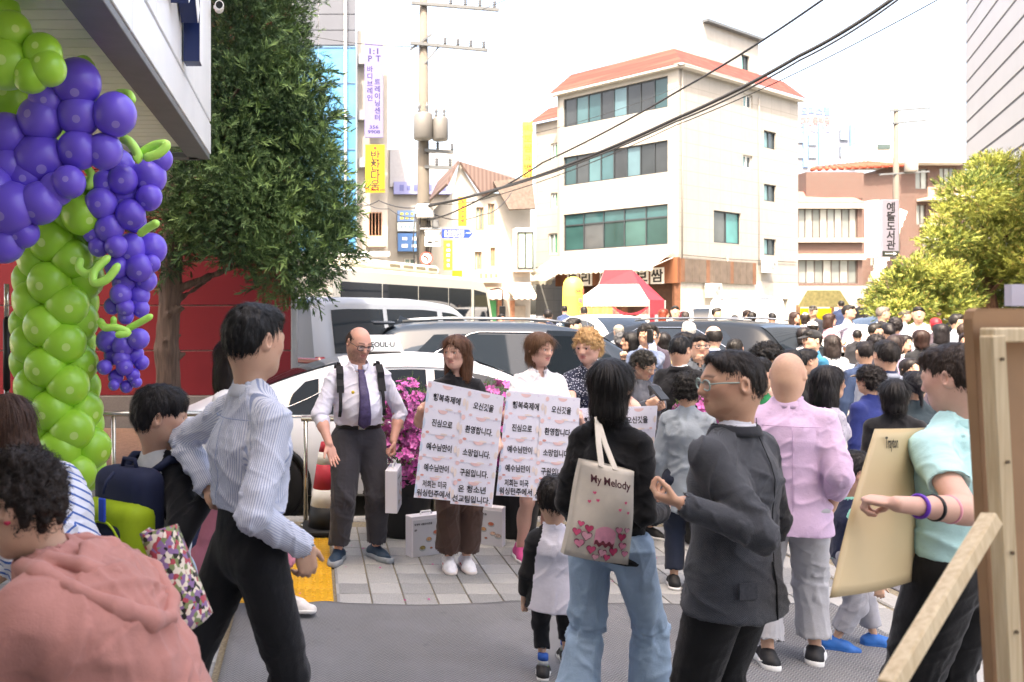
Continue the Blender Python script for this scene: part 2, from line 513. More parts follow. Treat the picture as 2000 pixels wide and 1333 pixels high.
def cloth(col, kind='plain', c2=None, sc=1.0):
    """woven cloth on garment coordinates (attribute bc: round the limb, along the limb)"""
    k = ('cloth', str(col), kind, str(c2), sc)
    if k in MATS: return MATS[k]
    c = srgb(col); t = NT("cloth_" + kind + "_" + str(col))
    bc = t.attr("bc").outputs["Vector"]; co = t.coord()
    base = t.ramp(t.noise(co, 7, 4), [(.3, tuple(x * .88 for x in c)), (.7, tuple(min(1, x * 1.1) for x in c))])
    weave = t.noise(co, 340, 2)
    rough = .85
    if kind == 'stripe':      # fine stripes running along the limb
        u = t.sep(bc)[0]
        w = t.math('SINE', t.math('MULTIPLY', u, 6.2832 / (.0085 * sc)))
        base = t.mix(t.math('GREATER_THAN', w, .35), base, srgb(c2))
    elif kind == 'hoop':      # stripes round the body
        u = t.sep(co)
        w = t.math('SINE', t.math('MULTIPLY', t.math('ADD', u[2], t.math('MULTIPLY', t.math('ABSOLUTE', u[0]), .55)), 6.2832 / (.034 * sc)))
        base = t.mix(t.math('GREATER_THAN', w, .72), base, srgb(c2))
    elif kind == 'tweed':     # small dark and light flecks in rows
        ck = t.n("TexChecker", {"Scale": 210.0 / sc}); t.set(ck.inputs["Vector"], bc)
        base = t.mix(t.math('MULTIPLY', ck.outputs[1], .8), base, srgb(c2))
        base = t.mix(t.math('MULTIPLY', t.noise(co, 30, 3), .35), base, tuple(x * .6 for x in c))
        rough = .95
    elif kind == 'plaid':
        s_ = t.sep(bc)
        w1 = t.math('GREATER_THAN', t.math('SINE', t.math('MULTIPLY', s_[0], 6.2832 / (.045 * sc))), .6)
        w2 = t.math('GREATER_THAN', t.math('SINE', t.math('MULTIPLY', s_[1], 6.2832 / (.045 * sc))), .6)
        base = t.mix(t.math('MULTIPLY', t.math('ADD', w1, w2), .5), base, srgb(c2))
    elif kind == 'print':     # small scattered print
        vo = t.n("TexVoronoi", {"Scale": 70.0 / sc}); t.set(vo.inputs["Vector"], co)
        base = t.mix(t.math('LESS_THAN', vo.outputs[0], .3), base, srgb(c2))
    elif kind == 'raglan':    # sleeves of another colour
        base = t.mix(t.math('GREATER_THAN', t.sep(bc)[2], 1.5), base, srgb(c2))
    elif kind == 'denim':
        u = t.sep(bc)
        tw = t.noise(t.n("Mapping", {0: co, 3: (1, 1, .25)}).outputs[0], 160, 2)
        fade = t.noise(t.n("Mapping", {0: co, 3: (1, 1, .4)}).outputs[0], 6, 3)
        base = t.mix(t.math('MULTIPLY', tw, .35), base, tuple(min(1, x * 1.5) for x in c))
        base = t.mix(t.ramp(fade, [(.42, (0, 0, 0)), (.7, (.7, .7, .7))]), base, tuple(min(1, x * 1.35 + .03) for x in c))
    elif kind == 'floral':
        vo = t.n("TexVoronoi", {"Scale": 26.0 / sc}); t.set(vo.inputs["Vector"], co)
        base = t.ramp(vo.outputs["Color"], [(0, srgb('2c2a25')), (.25, srgb('8a6a96')), (.42, srgb('e0d3c0')), (.6, srgb('7d8a5c')), (.75, srgb('b04a55')), (.9, srgb('d8c6c0'))], 'CONSTANT')
    t.out(base, rough, Sheen_Weight=.15, Specular_IOR_Level=.25)
    t.bump(t.math('ADD', t.math('MULTIPLY', t.noise(co, 45, 3), .6), t.math('MULTIPLY', weave, .35)), .5, .006)
    MATS[k] = t.m; return t.m

def ik(a, tgt, l1, l2, pole):
    a, tgt, pole = np.asarray(a, float), np.asarray(tgt, float), np.asarray(pole, float)
    d = tgt - a; L = min(np.linalg.norm(d), (l1 + l2) * .999); dn = unit(d)
    x = (l1 * l1 - l2 * l2 + L * L) / (2 * L); y = math.sqrt(max(l1 * l1 - x * x, 0))
    p = pole - dn * (pole @ dn); p = unit(p)
    return a + dn * x + p * y, a + dn * L
def rodr(v, ax, ang):
    ax = unit(ax); c, s_ = math.cos(ang), math.sin(ang)
    return v * c + np.cross(ax, v) * s_ + ax * (ax @ v) * (1 - c)
CURL = {'relaxed': (22, 28, 18), 'grip': (62, 68, 40), 'fist': (80, 90, 50), 'flat': (6, 8, 5), 'pinch': (45, 40, 25), 'soft': (34, 38, 22)}
def hand(S, w, d, n, L, sgn, pose):
    d = unit(d); n = unit(n - d * (n @ d)); s_ = np.cross(d, n) * sgn
    Rm = np.stack([s_, n, d], 1)
    S.ell(w + d * .28 * L, (.215 * L, .085 * L, .30 * L), Rm, k=.012)
    S.cap(w + d * .20 * L + s_ * .1 * L, w + d * .45 * L + s_ * .13 * L, .075 * L, .065 * L, k=.012)
    cu = CURL[pose]; k_ = .006
    for i, (o, ln) in enumerate(((.155, .42), (.052, .47), (-.052, .44), (-.15, .35))):
        p = w + d * (.50 - .03 * abs(i - 1)) * L + s_ * o * L; ang = 0; dd = d * 1.0 + s_ * o * .35; dd = unit(dd)
        for j, (fr, c) in enumerate(zip((.45, .31, .24), cu)):
            ang = (c + 5 * i * (j == 0)) * D2R
            dd = unit(rodr(dd, np.cross(d, n), ang))
            q = p + dd * fr * ln * L * .95
            S.cap(p, q, (.050 - .005 * j) * L, (.046 - .006 * j) * L, k=k_ if j == 0 else .004); p = q
    t0 = w + d * .12 * L + s_ * .15 * L
    td = unit(d * .72 + s_ * .62 + n * .34) if pose in ('relaxed', 'flat', 'soft') else unit(d * .7 + s_ * .3 + n * .75)
    t1 = t0 + td * .27 * L; S.cap(t0, t1, .075 * L, .058 * L, k=.01)
    td2 = unit(td + d * .45); S.cap(t1, t1 + td2 * .22 * L, .056 * L, .044 * L, k=.004)

def ribbons(V, N, flow, n, length, width, rng, lift=.004, curl=0.0, seg=4, mess=.12, bend=.1):
    """thin hair locks lying over a hair surface"""
    ids = rng.randint(0, len(V), n); P = V[ids] + N[ids] * lift * rng.uniform(-.5, 1, (n, 1)); Nn = N[ids]
    D = flow(V[ids]); D = D / (np.linalg.norm(D, axis=1, keepdims=True) + 1e-9) + rng.normal(0, mess, D.shape); D -= Nn * (D * Nn).sum(1, keepdims=True); D /= (np.linalg.norm(D, axis=1, keepdims=True) + 1e-9)
    Ln = length * rng.uniform(.5, 1.3, (n, 1)); Wd = width * rng.uniform(.5, 1.2, (n, 1))
    side = np.cross(D, Nn); ph = rng.uniform(0, 6.28, (n, 1)); out = []
    for k in range(seg + 1):
        t = k / seg
        Pk = P + D * Ln * t + Nn * (lift * 1.2 * math.sin(math.pi * t) - lift * .4 * t - (Ln * t) ** 2 / (2 * bend))
        if curl: Pk = Pk + (side * np.cos(ph + t * 7) + Nn * (np.sin(ph + t * 7) + .6)) * curl
        w = Wd * (1 - t * .85)
        out += [Pk - side * w, Pk + side * w]
    VV = np.stack(out, 1).reshape(-1, 3); m = 2 * (seg + 1)
    b = (np.arange(n) * m)[:, None]
    Fs = np.concatenate([np.stack([b[:, 0] + 2 * k, b[:, 0] + 2 * k + 1, b[:, 0] + 2 * k + 3, b[:, 0] + 2 * k + 2], 1) for k in range(seg)])
    return VV, Fs

EYE_ME = {}
def eye_mesh(col):
    if col in EYE_ME: return EYE_ME[col]
    V, Fc, mi = [], [], []; nu, nv = 14, 10
    for j in range(nv + 1):
        th = math.pi * j / nv
        for i in range(nu):
            a = 2 * math.pi * i / nu
            V.append((math.sin(th) * math.cos(a), -math.cos(th), math.sin(th) * math.sin(a)))
    for j in range(nv):
        for i in range(nu):
            Fc.append((j * nu + i, j * nu + (i + 1) % nu, (j + 1) * nu + (i + 1) % nu, (j + 1) * nu + i)); mi.append(2 if j < 1 else 1 if j < 2 else 0)
    o = mesh_obj('eye', V, Fc, [M('e8e2dc', .15, .03), M(col, .12, .1), M('050505', .08, .0)], None, True, mi)
    me = o.data; bpy.data.objects.remove(o); EYE_ME[col] = me
    return me

class Pose: pass
CNT = [0]
def person(label, px, Y, yaw, H=1.68, z=0.0, lod=1, sex='m', child=0.0, lean=(0, 0), twist=0, head=(0, 0, 0), armL=None, armR=None,
           legL=None, legR=None, footL=0, footR=0, skin='asian', hair=None, top=None, coat=None, bottom=None, shoes=None, glasses=None,
           group=None, bulk=1.0, belly=0.0, beard=0.0, tie=None, X=None, smile=False, nolegs=False, old=0.0, hat=None, cat='person'):
    CNT[0] += 1; seed = CNT[0]; rng = np.random.RandomState(seed * 7 + 1)
    if X is None: X = xat(px, Y)
    root = thing("person", label, cat, (X, Y, z), yaw * D2R, group)
    Rw = rotm(yaw)
    loc = lambda pw: Rw.T @ (np.asarray(pw, float) - A(X, Y, z))
    vx = {0: .0075, 1: .0115, 2: .021}[lod]; vh = {0: .0038, 1: .0056, 2: .0125}[lod]; vhand = {0: .0042, 1: .006, 2: .011}[lod]
    hh = (.137 + .075 * child) * H; hip_z = (.515 - .05 * child) * H
    Sz = H - hh * 1.36
    P = A(0, 0, hip_z + .015 * H)
    spl = Sz - P[2]; sp = unit(A(lean[0], -lean[1], 1)); S0 = P + sp * spl
    sw = {'m': .098, 'f': .087}[sex] * H * (1 - .1 * child) * (.6 + .4 * bulk); hw = .052 * H
    ca, sa = math.cos(twist * D2R), math.sin(twist * D2R); side = A(ca, sa, 0)
    side = unit(side - sp * (side @ sp) * .5); fwd = unit(np.cross(sp, side)); fwd = -fwd if fwd[1] > 0 and abs(twist) < 80 else fwd
    SH = {'L': S0 + side * sw - sp * .034 * H, 'R': S0 - side * sw - sp * .034 * H}
    ua, fa, hl = .176 * H, .148 * H, .104 * H
    AR = {}
    for sd, arm, sg in (('L', armL, 1), ('R', armR, -1)):
        arm = arm or {}
        s_ = SH[sd]
        if 't' in arm or 'tw' in arm:
            tg = loc(arm['tw']) if 'tw' in arm else A(*arm['t'])
            e, w = ik(s_, tg, ua, fa, A(*arm.get('pole', (sg * .6, .6, -.8))))
        else:
            u = unit(A(*arm.get('u', (sg * .17, .05, -1)))); f_ = unit(A(*arm.get('f', (sg * .02, -.16, -1))))
            e = s_ + u * ua; w = e + f_ * fa
        fd = unit(w - e)
        hd = unit(A(*arm['hd'])) if 'hd' in arm else fd
        n = A(*arm.get('palm', (-sg, 0, 0)))
        if abs(n @ hd) > .95: n = A(0, -1, .1)
        AR[sd] = (s_, e, w, hd, n, arm.get('hand', 'relaxed'))
    ank = {}; knee = {}; hipj = {}
    for sd, leg, sg in (('L', legL, 1), ('R', legR, -1)):
        tg = A(*(leg or (sg * (.055 + .0 * child) * H, .01, .045 * H)))
        hipj[sd] = P + A(sg * hw * ca, sg * hw * sa, -.02 * H)
        knee[sd], ank[sd] = ik(hipj[sd], tg, hip_z * .475, hip_z * .46, A(sg * .08, -1, .1))
    # ---- head
    hs = hh; Rh = rotm(twist * .6) @ rotm(*head)
    lean_up = unit(sp * .55 + A(0, 0, .45))
    HC = S0 + lean_up * hh * .70 + (Rh @ A(0, -.13, .0)) * hs * .6 + A(0, .02 * hh, 0) + lean_up * hh * .16
    T = lambda x, y, zz: HC + Rh @ (A(x, y, zz) * hs)
    rr = lambda *r: A(*r) * hs
    parts = []
    S = SDF()
    S.ell(T(0, .07, .12), rr(.325, .41, .37), Rh, k=.02)
    S.ell(T(0, .13, -.10), rr(.285, .30, .32), Rh, k=.05 * hs / .23)
    jw = .255 if sex == 'm' else .235
    S.ell(T(0, -.10, -.10), rr(jw + .015, .29, .36), Rh, k=.05 * hs / .23)
    S.cap(T(-.15, -.06, -.32), T(.15, -.06, -.32), .105 * hs, k=.06 * hs / .23)
    S.ell(T(0, -.265, -.40), rr(.12 if sex == 'm' else .095, .10, .09), Rh, k=.05 * hs / .23)
    if lod < 2:
        for s_ in (-1, 1):
            S.ell(T(s_ * .165, -.225, -.07), rr(.10, .10, .085), Rh, k=.03)
            S.ell(T(s_ * .135, -.405, .015), rr(.085, .065, .05), Rh, k=.016, op=1)
            S.ell(T(s_ * .14, -.305, .02), rr(.082, .07, .066), Rh, k=.008)
            S.ell(T(s_ * .14, -.385, .012), rr(.068, .05, .03), Rh, k=.003, op=1)
            S.cap(T(s_ * .05, -.365, .095), T(s_ * .2, -.31, .09), .035 * hs, .03 * hs, k=.02)
    nl = .06 if child < .3 else .04
    S.cap(T(0, -.35, .06), T(0, -.395 - nl, -.12), .030 * hs, .050 * hs, k=.022)
    for s_ in (-1, 1):
        S.ell(T(s_ * .052, -.39, -.135), rr(.038, .05, .036), Rh, k=.012)
        S.ell(T(s_ * .362, .085, -.02), rr(.042, .095, .135), Rh @ rotm(s_ * 30), k=.01)
        if lod < 2: S.ell(T(s_ * .395, .055, -.01), rr(.022, .045, .075), Rh @ rotm(s_ * 30), k=.008, op=1)
    S.cap(T(-.075, -.335, -.243), T(.075, -.335, -.243), .032 * hs, k=.014)
    S.cap(T(-.06, -.345, -.292), T(.06, -.345, -.292), .034 * hs, k=.014)
    if lod < 2: S.cap(T(-.09, -.375, -.262), T(.09, -.375, -.262), .008 * hs, k=.008, op=1)
    nb = S0 - sp * .03 * H
    nr = {'m': .215, 'f': .175}[sex] * hs * (.5 + .5 * bulk) * (1 - .18 * child)
    S.cap(T(0, .12, -.28), nb, nr, nr * 1.15, k=.04)
    S.cap(S0 - side * sw * .45 - sp * .02 * H, S0 + side * sw * .45 - sp * .02 * H, .024 * H, k=.05)
    V, Fc = S.mesh(vh)
    parts.append((V, Fc)); nhead = len(V)
    # arms and hands
    tp = dict(dict(col='dddddd', sleeve=1.0, loose=0.0, hem=.02, kind='plain', collar=None, fold=1.0), **(top or {}))
    ct = dict(dict(col='333333', sleeve=1.0, loose=.012, hem=-.06, kind='plain', open=.5, fold=1.0), **coat) if coat else None
    sl_long = max(tp['sleeve'], ct['sleeve'] if ct else 0)
    far_hidden = lod == 2 and nolegs
    for sd, sg in (('L', 1), ('R', -1)):
        s_, e, w, hd, n, pose = AR[sd]
        if far_hidden and pose == 'relaxed' and sl_long > .9: continue
        S = SDF(); ar = .5 + .5 * bulk
        if sl_long < .95:
            S.cap(s_, e, .028 * H * ar, .0235 * H * ar, k=.02); S.cap(e, w, .024 * H * ar, .0155 * H, k=.03)
            S.cap(e + (w - e) * .12, e + (w - e) * .4, .0235 * H * ar, .0225 * H * ar, k=.02)
        else: S.cap(w - (w - e) * .5, w, .02 * H, .0165 * H, k=.02)
        hand(S, w, hd, n, hl, -1.0 if sd == 'L' else 1.0, pose)
        parts.append(S.mesh(vhand))
    # trunk and legs under the clothes
    S = SDF()
    bot = dict(dict(col='2a2a2e', kind='plain', len=1.0, loose=.006, type='trousers'), **(bottom or {}))
    S.cap(P, S0 - sp * .06 * H, .045 * H, .05 * H, side=side, ratio=1.4)
    bare = bot['type'] in ('shorts', 'skirt')
    if not nolegs:
        for sd in 'LR':
            S.cap(hipj[sd], knee[sd], .042 * H, .031 * H, k=.02); S.cap(knee[sd], ank[sd], .030 * H, .019 * H, k=.02)
            if bare: S.ell(knee[sd] * .62 + ank[sd] * .38 + A(0, .012 * H, 0), (.029 * H, .03 * H, .06 * H), k=.03)
    parts.append(S.mesh(vx * 1.3 if bare else .022))
    V, Fc = join(parts)
    base = np.array(SKIN[skin]) * (1 - .08 * (rng.rand() - .3))
    col = np.tile(base, (len(V), 1)); q = ((V - HC) @ Rh) / hs
    hq = np.zeros(len(V), bool); hq[:nhead] = True
    def blend(mask, c, a):
        m = np.clip(mask, 0, 1) * hq * a; col[:] = col * (1 - m[:, None]) + np.array(c) * m[:, None]
    g = lambda v, c, w_: np.exp(-((v - c) / w_) ** 2)
    fr = (q[:, 1] < -.12)
    if lod < 2:
        blend(g(np.abs(q[:, 0]), .18, .09) * g(q[:, 2], -.11, .1) * fr, (.62, .26, .2), .35)
        blend(g(q[:, 2], -.12, .06) * g(q[:, 0], 0, .07) * fr, (.6, .27, .2), .3)
        blend(g(np.abs(q[:, 0]), .34, .05) * g(q[:, 2], -.02, .12), (.58, .25, .18), .3)
    lipw = (np.abs(q[:, 0]) < .105) * (q[:, 2] > -.325) * (q[:, 2] < -.215) * (q[:, 1] < -.335)
    blend(lipw * (1 - (np.abs(q[:, 0]) / .12) ** 2), (.42, .13, .12) if sex == 'm' else (.5, .13, .14), .75)
    blend((np.abs(q[:, 0]) < .085) * g(q[:, 2], -.268, .009) * (q[:, 1] < -.33), (.16, .05, .045), .8)
    hc_ = np.array(srgb((hair or {}).get('col', '17130f')))
    bz = g(q[:, 2] - .02 * np.sin(np.abs(q[:, 0]) * 12), .118, .024)
    blend(bz * (np.abs(q[:, 0]) > .055) * (np.abs(q[:, 0]) < .235) * (q[:, 1] < -.22), hc_ * .8 + .01, .85 if sex == 'm' else .7)
    if lod == 2:
        blend(g(np.abs(q[:, 0]), .14, .06) * g(q[:, 2], .02, .035) * (q[:, 1] < -.22), (.05, .03, .025), .85)
    else:
        blend(g(np.abs(q[:, 0]), .14, .075) * g(q[:, 2], .045, .02) * (q[:, 1] < -.27), (.12, .06, .045), .55)
    if beard:
        bm_ = (q[:, 2] < -.13) * (q[:, 2] > -.52) * (q[:, 1] < .0) * np.clip((-.10 - q[:, 2]) * 8, 0, 1) * (1 - .9 * lipw)
        bm_ = bm_ * (1 - g(q[:, 0], 0, .1) * g(q[:, 2], -.16, .03))
        blend(bm_ * np.clip(.75 + vnoise(V, 160, 3) * .5, 0, 1), hc_ * 1.2 + .03, beard)
    if old: blend(np.clip(vnoise(V, 45, 5) * 3 - 1.2, 0, 1), (.3, .15, .09), .5 * old)
    if (hair or {}).get('buzz'): blend(np.clip((q[:, 2] + .18 + .2 * q[:, 1]) * 2.2, 0, 1) * np.clip((q[:, 1] + .2) * 3, 0, 1) * np.clip(.8 + vnoise(V, 120, 3) * .6, 0, 1), (.3, .22, .18), hair['buzz'])
    body = mesh_obj("body", V, Fc, skin_mat(lod), root, True, None, {"col": np.concatenate([col, np.ones((len(V), 1))], 1)})
    if lod < 2:
        gaze = (hair or {}).get('gaze', 0)
        for s_ in (-1, 1):
            e = inst("eye", eye_mesh('241510' if skin in ('asian', 'tan') else '36424c'), body)
            e.location = T(s_ * .14, -.31, .018); e.scale = (.066 * hs,) * 3
            e.rotation_euler = Matrix((Rh @ rotm(gaze)).tolist()).to_euler()
    # ---- hair
    if hair and hair.get('style') != 'none':
        make_hair(root, hair, T, rr, Rh, HC, hs, lod, rng, seed)
    if hat: make_hat(root, hat, T, rr, Rh, hs, lod)
    # ---- garments
    def garment(nm, g_, extra=0.0, jacket=False):
        lo = g_['loose'] + extra; S = SDF(); b = bulk
        ts = 0.060 * H * (.55 + .45 * b) + lo; dz = g_['hem'] * H
        bot_p = P + A(0, 0, dz) if dz < 0 else P + sp * dz
        wst = P + sp * .10 * H; chs = P + sp * spl * .68
        f_ = 1.0 if sex == 'm' else .93
        S.cap(bot_p - A(0, 0, .02 * H), wst, ts * (1.05 if sex == 'm' else 1.08) + g_.get('flare', 0), ts * (.97 if sex == 'm' else .86), k=.015, side=side, ratio=1.42 * f_, bone=True)
        S.cap(wst, chs, ts * (.99 if sex == 'm' else .88), ts * 1.08, k=.015, side=side, ratio=1.42 * f_, bone=True)
        S.cap(chs, S0 - sp * .035 * H, ts * 1.06, ts * .62, k=.015, side=side, ratio=1.45 * f_)
        for s_ in 'LR':
            S.cap(SH[s_] - (SH[s_] - S0) * .12, S0 + lean_up * .012 * H, .030 * H * (.5 + .5 * b) + lo * .5, .026 * H, k=.05)
        S.cap(S0 + lean_up * .028 * H, S0 - sp * .05 * H, nr * 1.12 + lo * .3, nr * 1.9, k=.05)
        if sex == 'f' and child < .3:
            for s_ in (-1, 1): S.ell(chs + side * s_ * .045 * H + fwd * (ts * .62), (.042 * H, .04 * H, .045 * H), k=.04)
        if belly: S.ell(P + sp * .12 * H + fwd * .035 * H, (.08 * H + lo, .06 * H + belly * .03 * H + lo, .1 * H), k=.06)
        S.cut(bot_p, A(0, 0, -1) if dz <= 0 else -sp)
        for sd in 'LR':
            s_, e, w, *_ = AR[sd]; sl = g_['sleeve']; ar = .5 + .5 * b
            if sl <= 0: continue
            sl_lo = lo * .6 if lo > .01 else lo; r0, r1, r2 = .0295 * H * ar + sl_lo, .0265 * H * ar + sl_lo, .0195 * H + sl_lo * g_.get('cuff', .9)
            if sl <= .55:
                e2 = s_ + (e - s_) * (sl / .5); S.cap(s_, e2, r0, r1 * 1.08, k=.04, bone=True)
            else:
                S.cap(s_, e, r0, r1, k=.03, bone=True); w2 = e + (w - e) * ((sl - .5) / .5); S.cap(e, w2 - unit(w - e) * r2 * .25, r1, r1 + (r2 - r1) * ((sl - .5) / .5), k=.007, bone=True)
        for sd in 'LR':
            s_, e, w, *_ = AR[sd]; sl = g_['sleeve']
            if 0 < sl <= .55:
                d_ = unit(e - s_); e2 = s_ + (e - s_) * (sl / .5); S.cap(e2 + d_ * .005, e2 + d_ * .13, .075, k=.004, op=1)
            elif sl > .55:
                d_ = unit(w - e); w2 = e + (w - e) * ((sl - .5) / .5); S.cap(w2 + d_ * .012, w2 + d_ * .03, r2 * .78, k=.004, op=1)
        if g_.get('open') and jacket:
            o_ = g_['open']; a_ = S0 + fwd * ts * 1.1 + lean_up * .03 * H; b_ = P + sp * spl * (1 - o_) + fwd * (ts * 1.35 + belly * .03 * H)
            S.cap(a_, b_, .047 * H * g_.get('wide', 1), .008, k=.006, op=1)
            S.cap(S0 + lean_up * .06 * H, S0 - sp * .01 * H, nr * 1.35, k=.01, op=1)
            if o_ > .9: S.cap(a_, P - A(0, 0, .2 * H) + fwd * (ts * 1.4), .03 * H, .035 * H, k=.01, op=1)
        else: S.cap(S0 + lean_up * .09 * H + fwd * .01, S0 + lean_up * .004 * H + fwd * nr * .5, nr * 1.25, nr * (1.02 + g_.get('neck', .1)), k=.006, op=1)
        V, Fc = S.mesh(vx); bc = bonecoords(V, S.bones)
        if lod < 2: V = folds(V, Fc, bc, g_['fold'] * (.0062 if lod == 0 else .007), seed, 11, g_.get('vert', .0))
        o = mesh_obj(nm, V, Fc, g_['mat'] if 'mat' in g_ else cloth(g_['col'], g_['kind'], g_.get('c2'), g_.get('sc', 1.0)), root, True, None, {"bc": bc})
        return V, o
    PS = Pose(); PS.__dict__.update(root=root, P=P, S0=S0, SH=SH, AR=AR, T=T, hs=hs, Rh=Rh, HC=HC, ank=ank, knee=knee, side=side, fwd=fwd, sp=sp, H=H, X=X, Y=Y, z=z, yaw=yaw, Rw=Rw, nr=nr, lean_up=lean_up)
    PS.world = lambda p: Rw @ np.asarray(p, float) + A(X, Y, z)
    tv, to = garment(tp.get('name', 'shirt'), tp); PS.top = tv; PS.topo = to
    if ct: cv, co_ = garment(ct.get('name', 'jacket'), ct, .006, True); PS.coat = cv; PS.coato = co_
    if tp.get('raglan') and lod < 2:   # sleeves and yoke of another colour
        pass
    if tp.get('collar'): collar(PS, tp['collar'], tp, tp.get('ccol', tp['col']))
    if ct and ct.get('collar'): collar(PS, ct['collar'], ct, ct['col'], 1.18, .85)
    if tie: make_tie(PS, tie)
    # ---- lower half
    if not nolegs:
        lower(PS, bot, hipj, knee, ank, P, side, sp, H, vx, lod, seed, bulk, root)
        for sd, fp, sg in (('L', footL, 1), ('R', footR, -1)):
            if shoes is not None: shoe(PS, shoes, ank[sd], fp, sg, H, lod, child)
    if glasses and lod < 2: make_glasses(PS, glasses)
    return PS

def make_hair(root, hr, T, rr, Rh, HC, hs, lod, rng, seed):
    st = hr['style']; S = SDF(); v = hr.get('vol', 1.0); amp = .0; down = A(0, 0, -1)
    vh = {0: .0058, 1: .008, 2: .015}[lod]
    if st in ('short', 'side', 'crew', 'fringe', 'bangs', 'bun', 'pony'):
        S.ell(T(0, .075, .155), rr(.352 * v, .445 * v, .385 * v), Rh, k=.02)
        S.ell(T(0, .14, -.02), rr(.345, .36, .36), Rh, k=.03)
        if st == 'bangs': S.ell(T(0, -.17, .24), rr(.31, .25, .24), Rh, k=.03)
        else: S.ell(T(0, -.2, .36), rr(.25, .17, .11 * v), Rh, k=.04)
        ft = {'bangs': .13}.get(st, .30) + hr.get('line', 0)
        S.ell(T(0, -.50, ft - .48), rr(.41, .33, .48), Rh, k=.012, op=1)
        for s_ in (-1, 1): S.ell(T(s_ * .37, -.0, -.13), rr(.10, .16, .17), Rh, k=.012, op=1)
        S.cut(T(0, .2, hr.get('nape', -.27)), Rh @ A(0, -.25, -1)); amp = .0042
        if st == 'bun': S.ell(T(0, .50, -.02), rr(.15, .14, .15), Rh, k=.03)
        if st == 'pony': S.cap(T(0, .48, -.02), T(0, .56, -.7), .10 * hs, .05 * hs, k=.03)
    elif st == 'bald':      # a fringe round the back and sides only
        S.ell(T(0, .085, .09), rr(.345, .425, .36), Rh, k=.02); S.ell(T(0, .14, -.04), rr(.34, .355, .34), Rh, k=.03)
        S.ell(T(0, -.06, .52), rr(.42, .52, .36), Rh, k=.02, op=1)
        S.ell(T(0, -.50, -.1), rr(.5, .42, .6), Rh, k=.02, op=1)
        for s_ in (-1, 1): S.ell(T(s_ * .37, .02, -.13), rr(.10, .14, .17), Rh, k=.012, op=1)
        S.cut(T(0, .2, -.27), Rh @ A(0, -.25, -1)); amp = .002
    elif st in ('bob', 'long', 'mid'):
        L_ = {'bob': -.54, 'mid': -.85, 'long': -1.25}[st] + hr.get('len', 0)
        S.ell(T(0, .075, .155), rr(.385 * v, .455 * v, .385 * v), Rh, k=.02)
        S.cap(T(0, .10, .05), T(0, .12 if st == 'bob' else .19, max(L_ + .16, -.62)), .36 * hs * v, .36 * hs * v, k=.05)
        if st != 'bob':
            for s_ in (-1, 0, 1): S.cap(T(s_ * .2, .16, -.3), T(s_ * .24, .16 - .12 * abs(s_), L_ + .1), .22 * hs, .16 * hs, k=.06)
        S.ell(T(0, -.14, .27), rr(.28, .22, .2), Rh, k=.03)
        w_ = hr.get('part', .24)
        ft = .17 if hr.get('bangs') else .31
        S.ell(T(0, -.46, ft - .52), rr(w_ + .02, .37, .52), Rh, k=.02, op=1)
        S.cap(T(0, -.30, -.35), T(0, -.32, L_ - .2), .26 * hs, .3 * hs, k=.02, op=1)
        S.cut(T(0, 0, L_), A(0, -.05, -1) if st == 'bob' else A(0, 0, -1)); amp = .0032
    elif st in ('curly', 'perm'):
        vv = v * (1.0 if st == 'perm' else 1.08)
        S.ell(T(0, .08, .16), rr(.40 * vv, .475 * vv, .41 * vv), Rh, k=.02)
        S.ell(T(0, .16, -.08), rr(.38 * vv, .37 * vv, .36 * vv), Rh, k=.03)
        S.ell(T(0, -.50, -.16), rr(.36, .34, .45 + hr.get('line', 0)), Rh, k=.012, op=1)
        if hr.get('ears', True):
            for s_ in (-1, 1): S.ell(T(s_ * .4, -.02, -.18), rr(.13, .16, .2), Rh, k=.012, op=1)
        S.cut(T(0, .2, hr.get('nape', -.36)), Rh @ A(0, -.2, -1)); amp = .013 if st == 'perm' else .018
    V, Fc = S.mesh(vh); N = vnormals(V, Fc)
    q = ((V - HC) @ Rh) / hs
    if st in ('curly', 'perm'): V = V + N * ((vnoise(V, 46, seed) + .6 * vnoise(V, 90, seed + 1)) * amp)[:, None]
    else:
        d = vnoise(q * A(1, 1, .22), 17, seed) + .7 * vnoise(q * A(1, 1, .3), 36, seed + 1)
        V = V + N * (d * amp)[:, None]
    parts = [(V, Fc)]
    if True:
        N = vnormals(V, Fc); crown = T(0, .16, .5)
        if st in ('short', 'side', 'crew', 'bald', 'bangs', 'fringe', 'bun', 'pony'):
            cdir = Rh @ A(hr.get('sweep', .3), hr.get('comb', -.35), -.2)
            def flow(p):
                o = p - crown; o = o / (np.linalg.norm(o, axis=1, keepdims=True) + 1e-9)
                qq = ((p - HC) @ Rh) / hs
                top = np.clip((qq[:, 2] - .1) * 3, 0, 1)[:, None]
                return o * 1.0 + cdir * top * .8 + (Rh @ A(0, .1, -1)) * (1 - top)
            n_ = {0: 3200, 1: 900}.get(lod, 260); ln = {'crew': .022, 'bald': .014}.get(st, .036) * hs / .23; cu = 0
        elif st in ('curly', 'perm'):
            def flow(p): return rng.normal(0, 1, p.shape)
            n_ = {0: 3000, 1: 1300}.get(lod, 320); ln = .03; cu = .006
        else:
            def flow(p):
                qq = ((p - HC) @ Rh) / hs; o = p - crown; o[:, 2] = 0
                return A(0, 0, -1) + o * 4 * np.clip(qq[:, 2:3] * 2, 0, 1)
            n_ = {0: 3200, 1: 1200}.get(lod, 260); ln = .09; cu = 0
        parts.append(ribbons(V, N, flow, n_, ln, {0: .0013, 1: .0022}.get(lod, .0045), rng, .003, cu, 4, .3 if cu else (.045 if ln > .08 else .10), .35 if ln > .08 else .11))
    V, Fc = join(parts)
    mesh_obj("hair", V, Fc, hair_mat(hr.get('col', '17130f')), root, True)
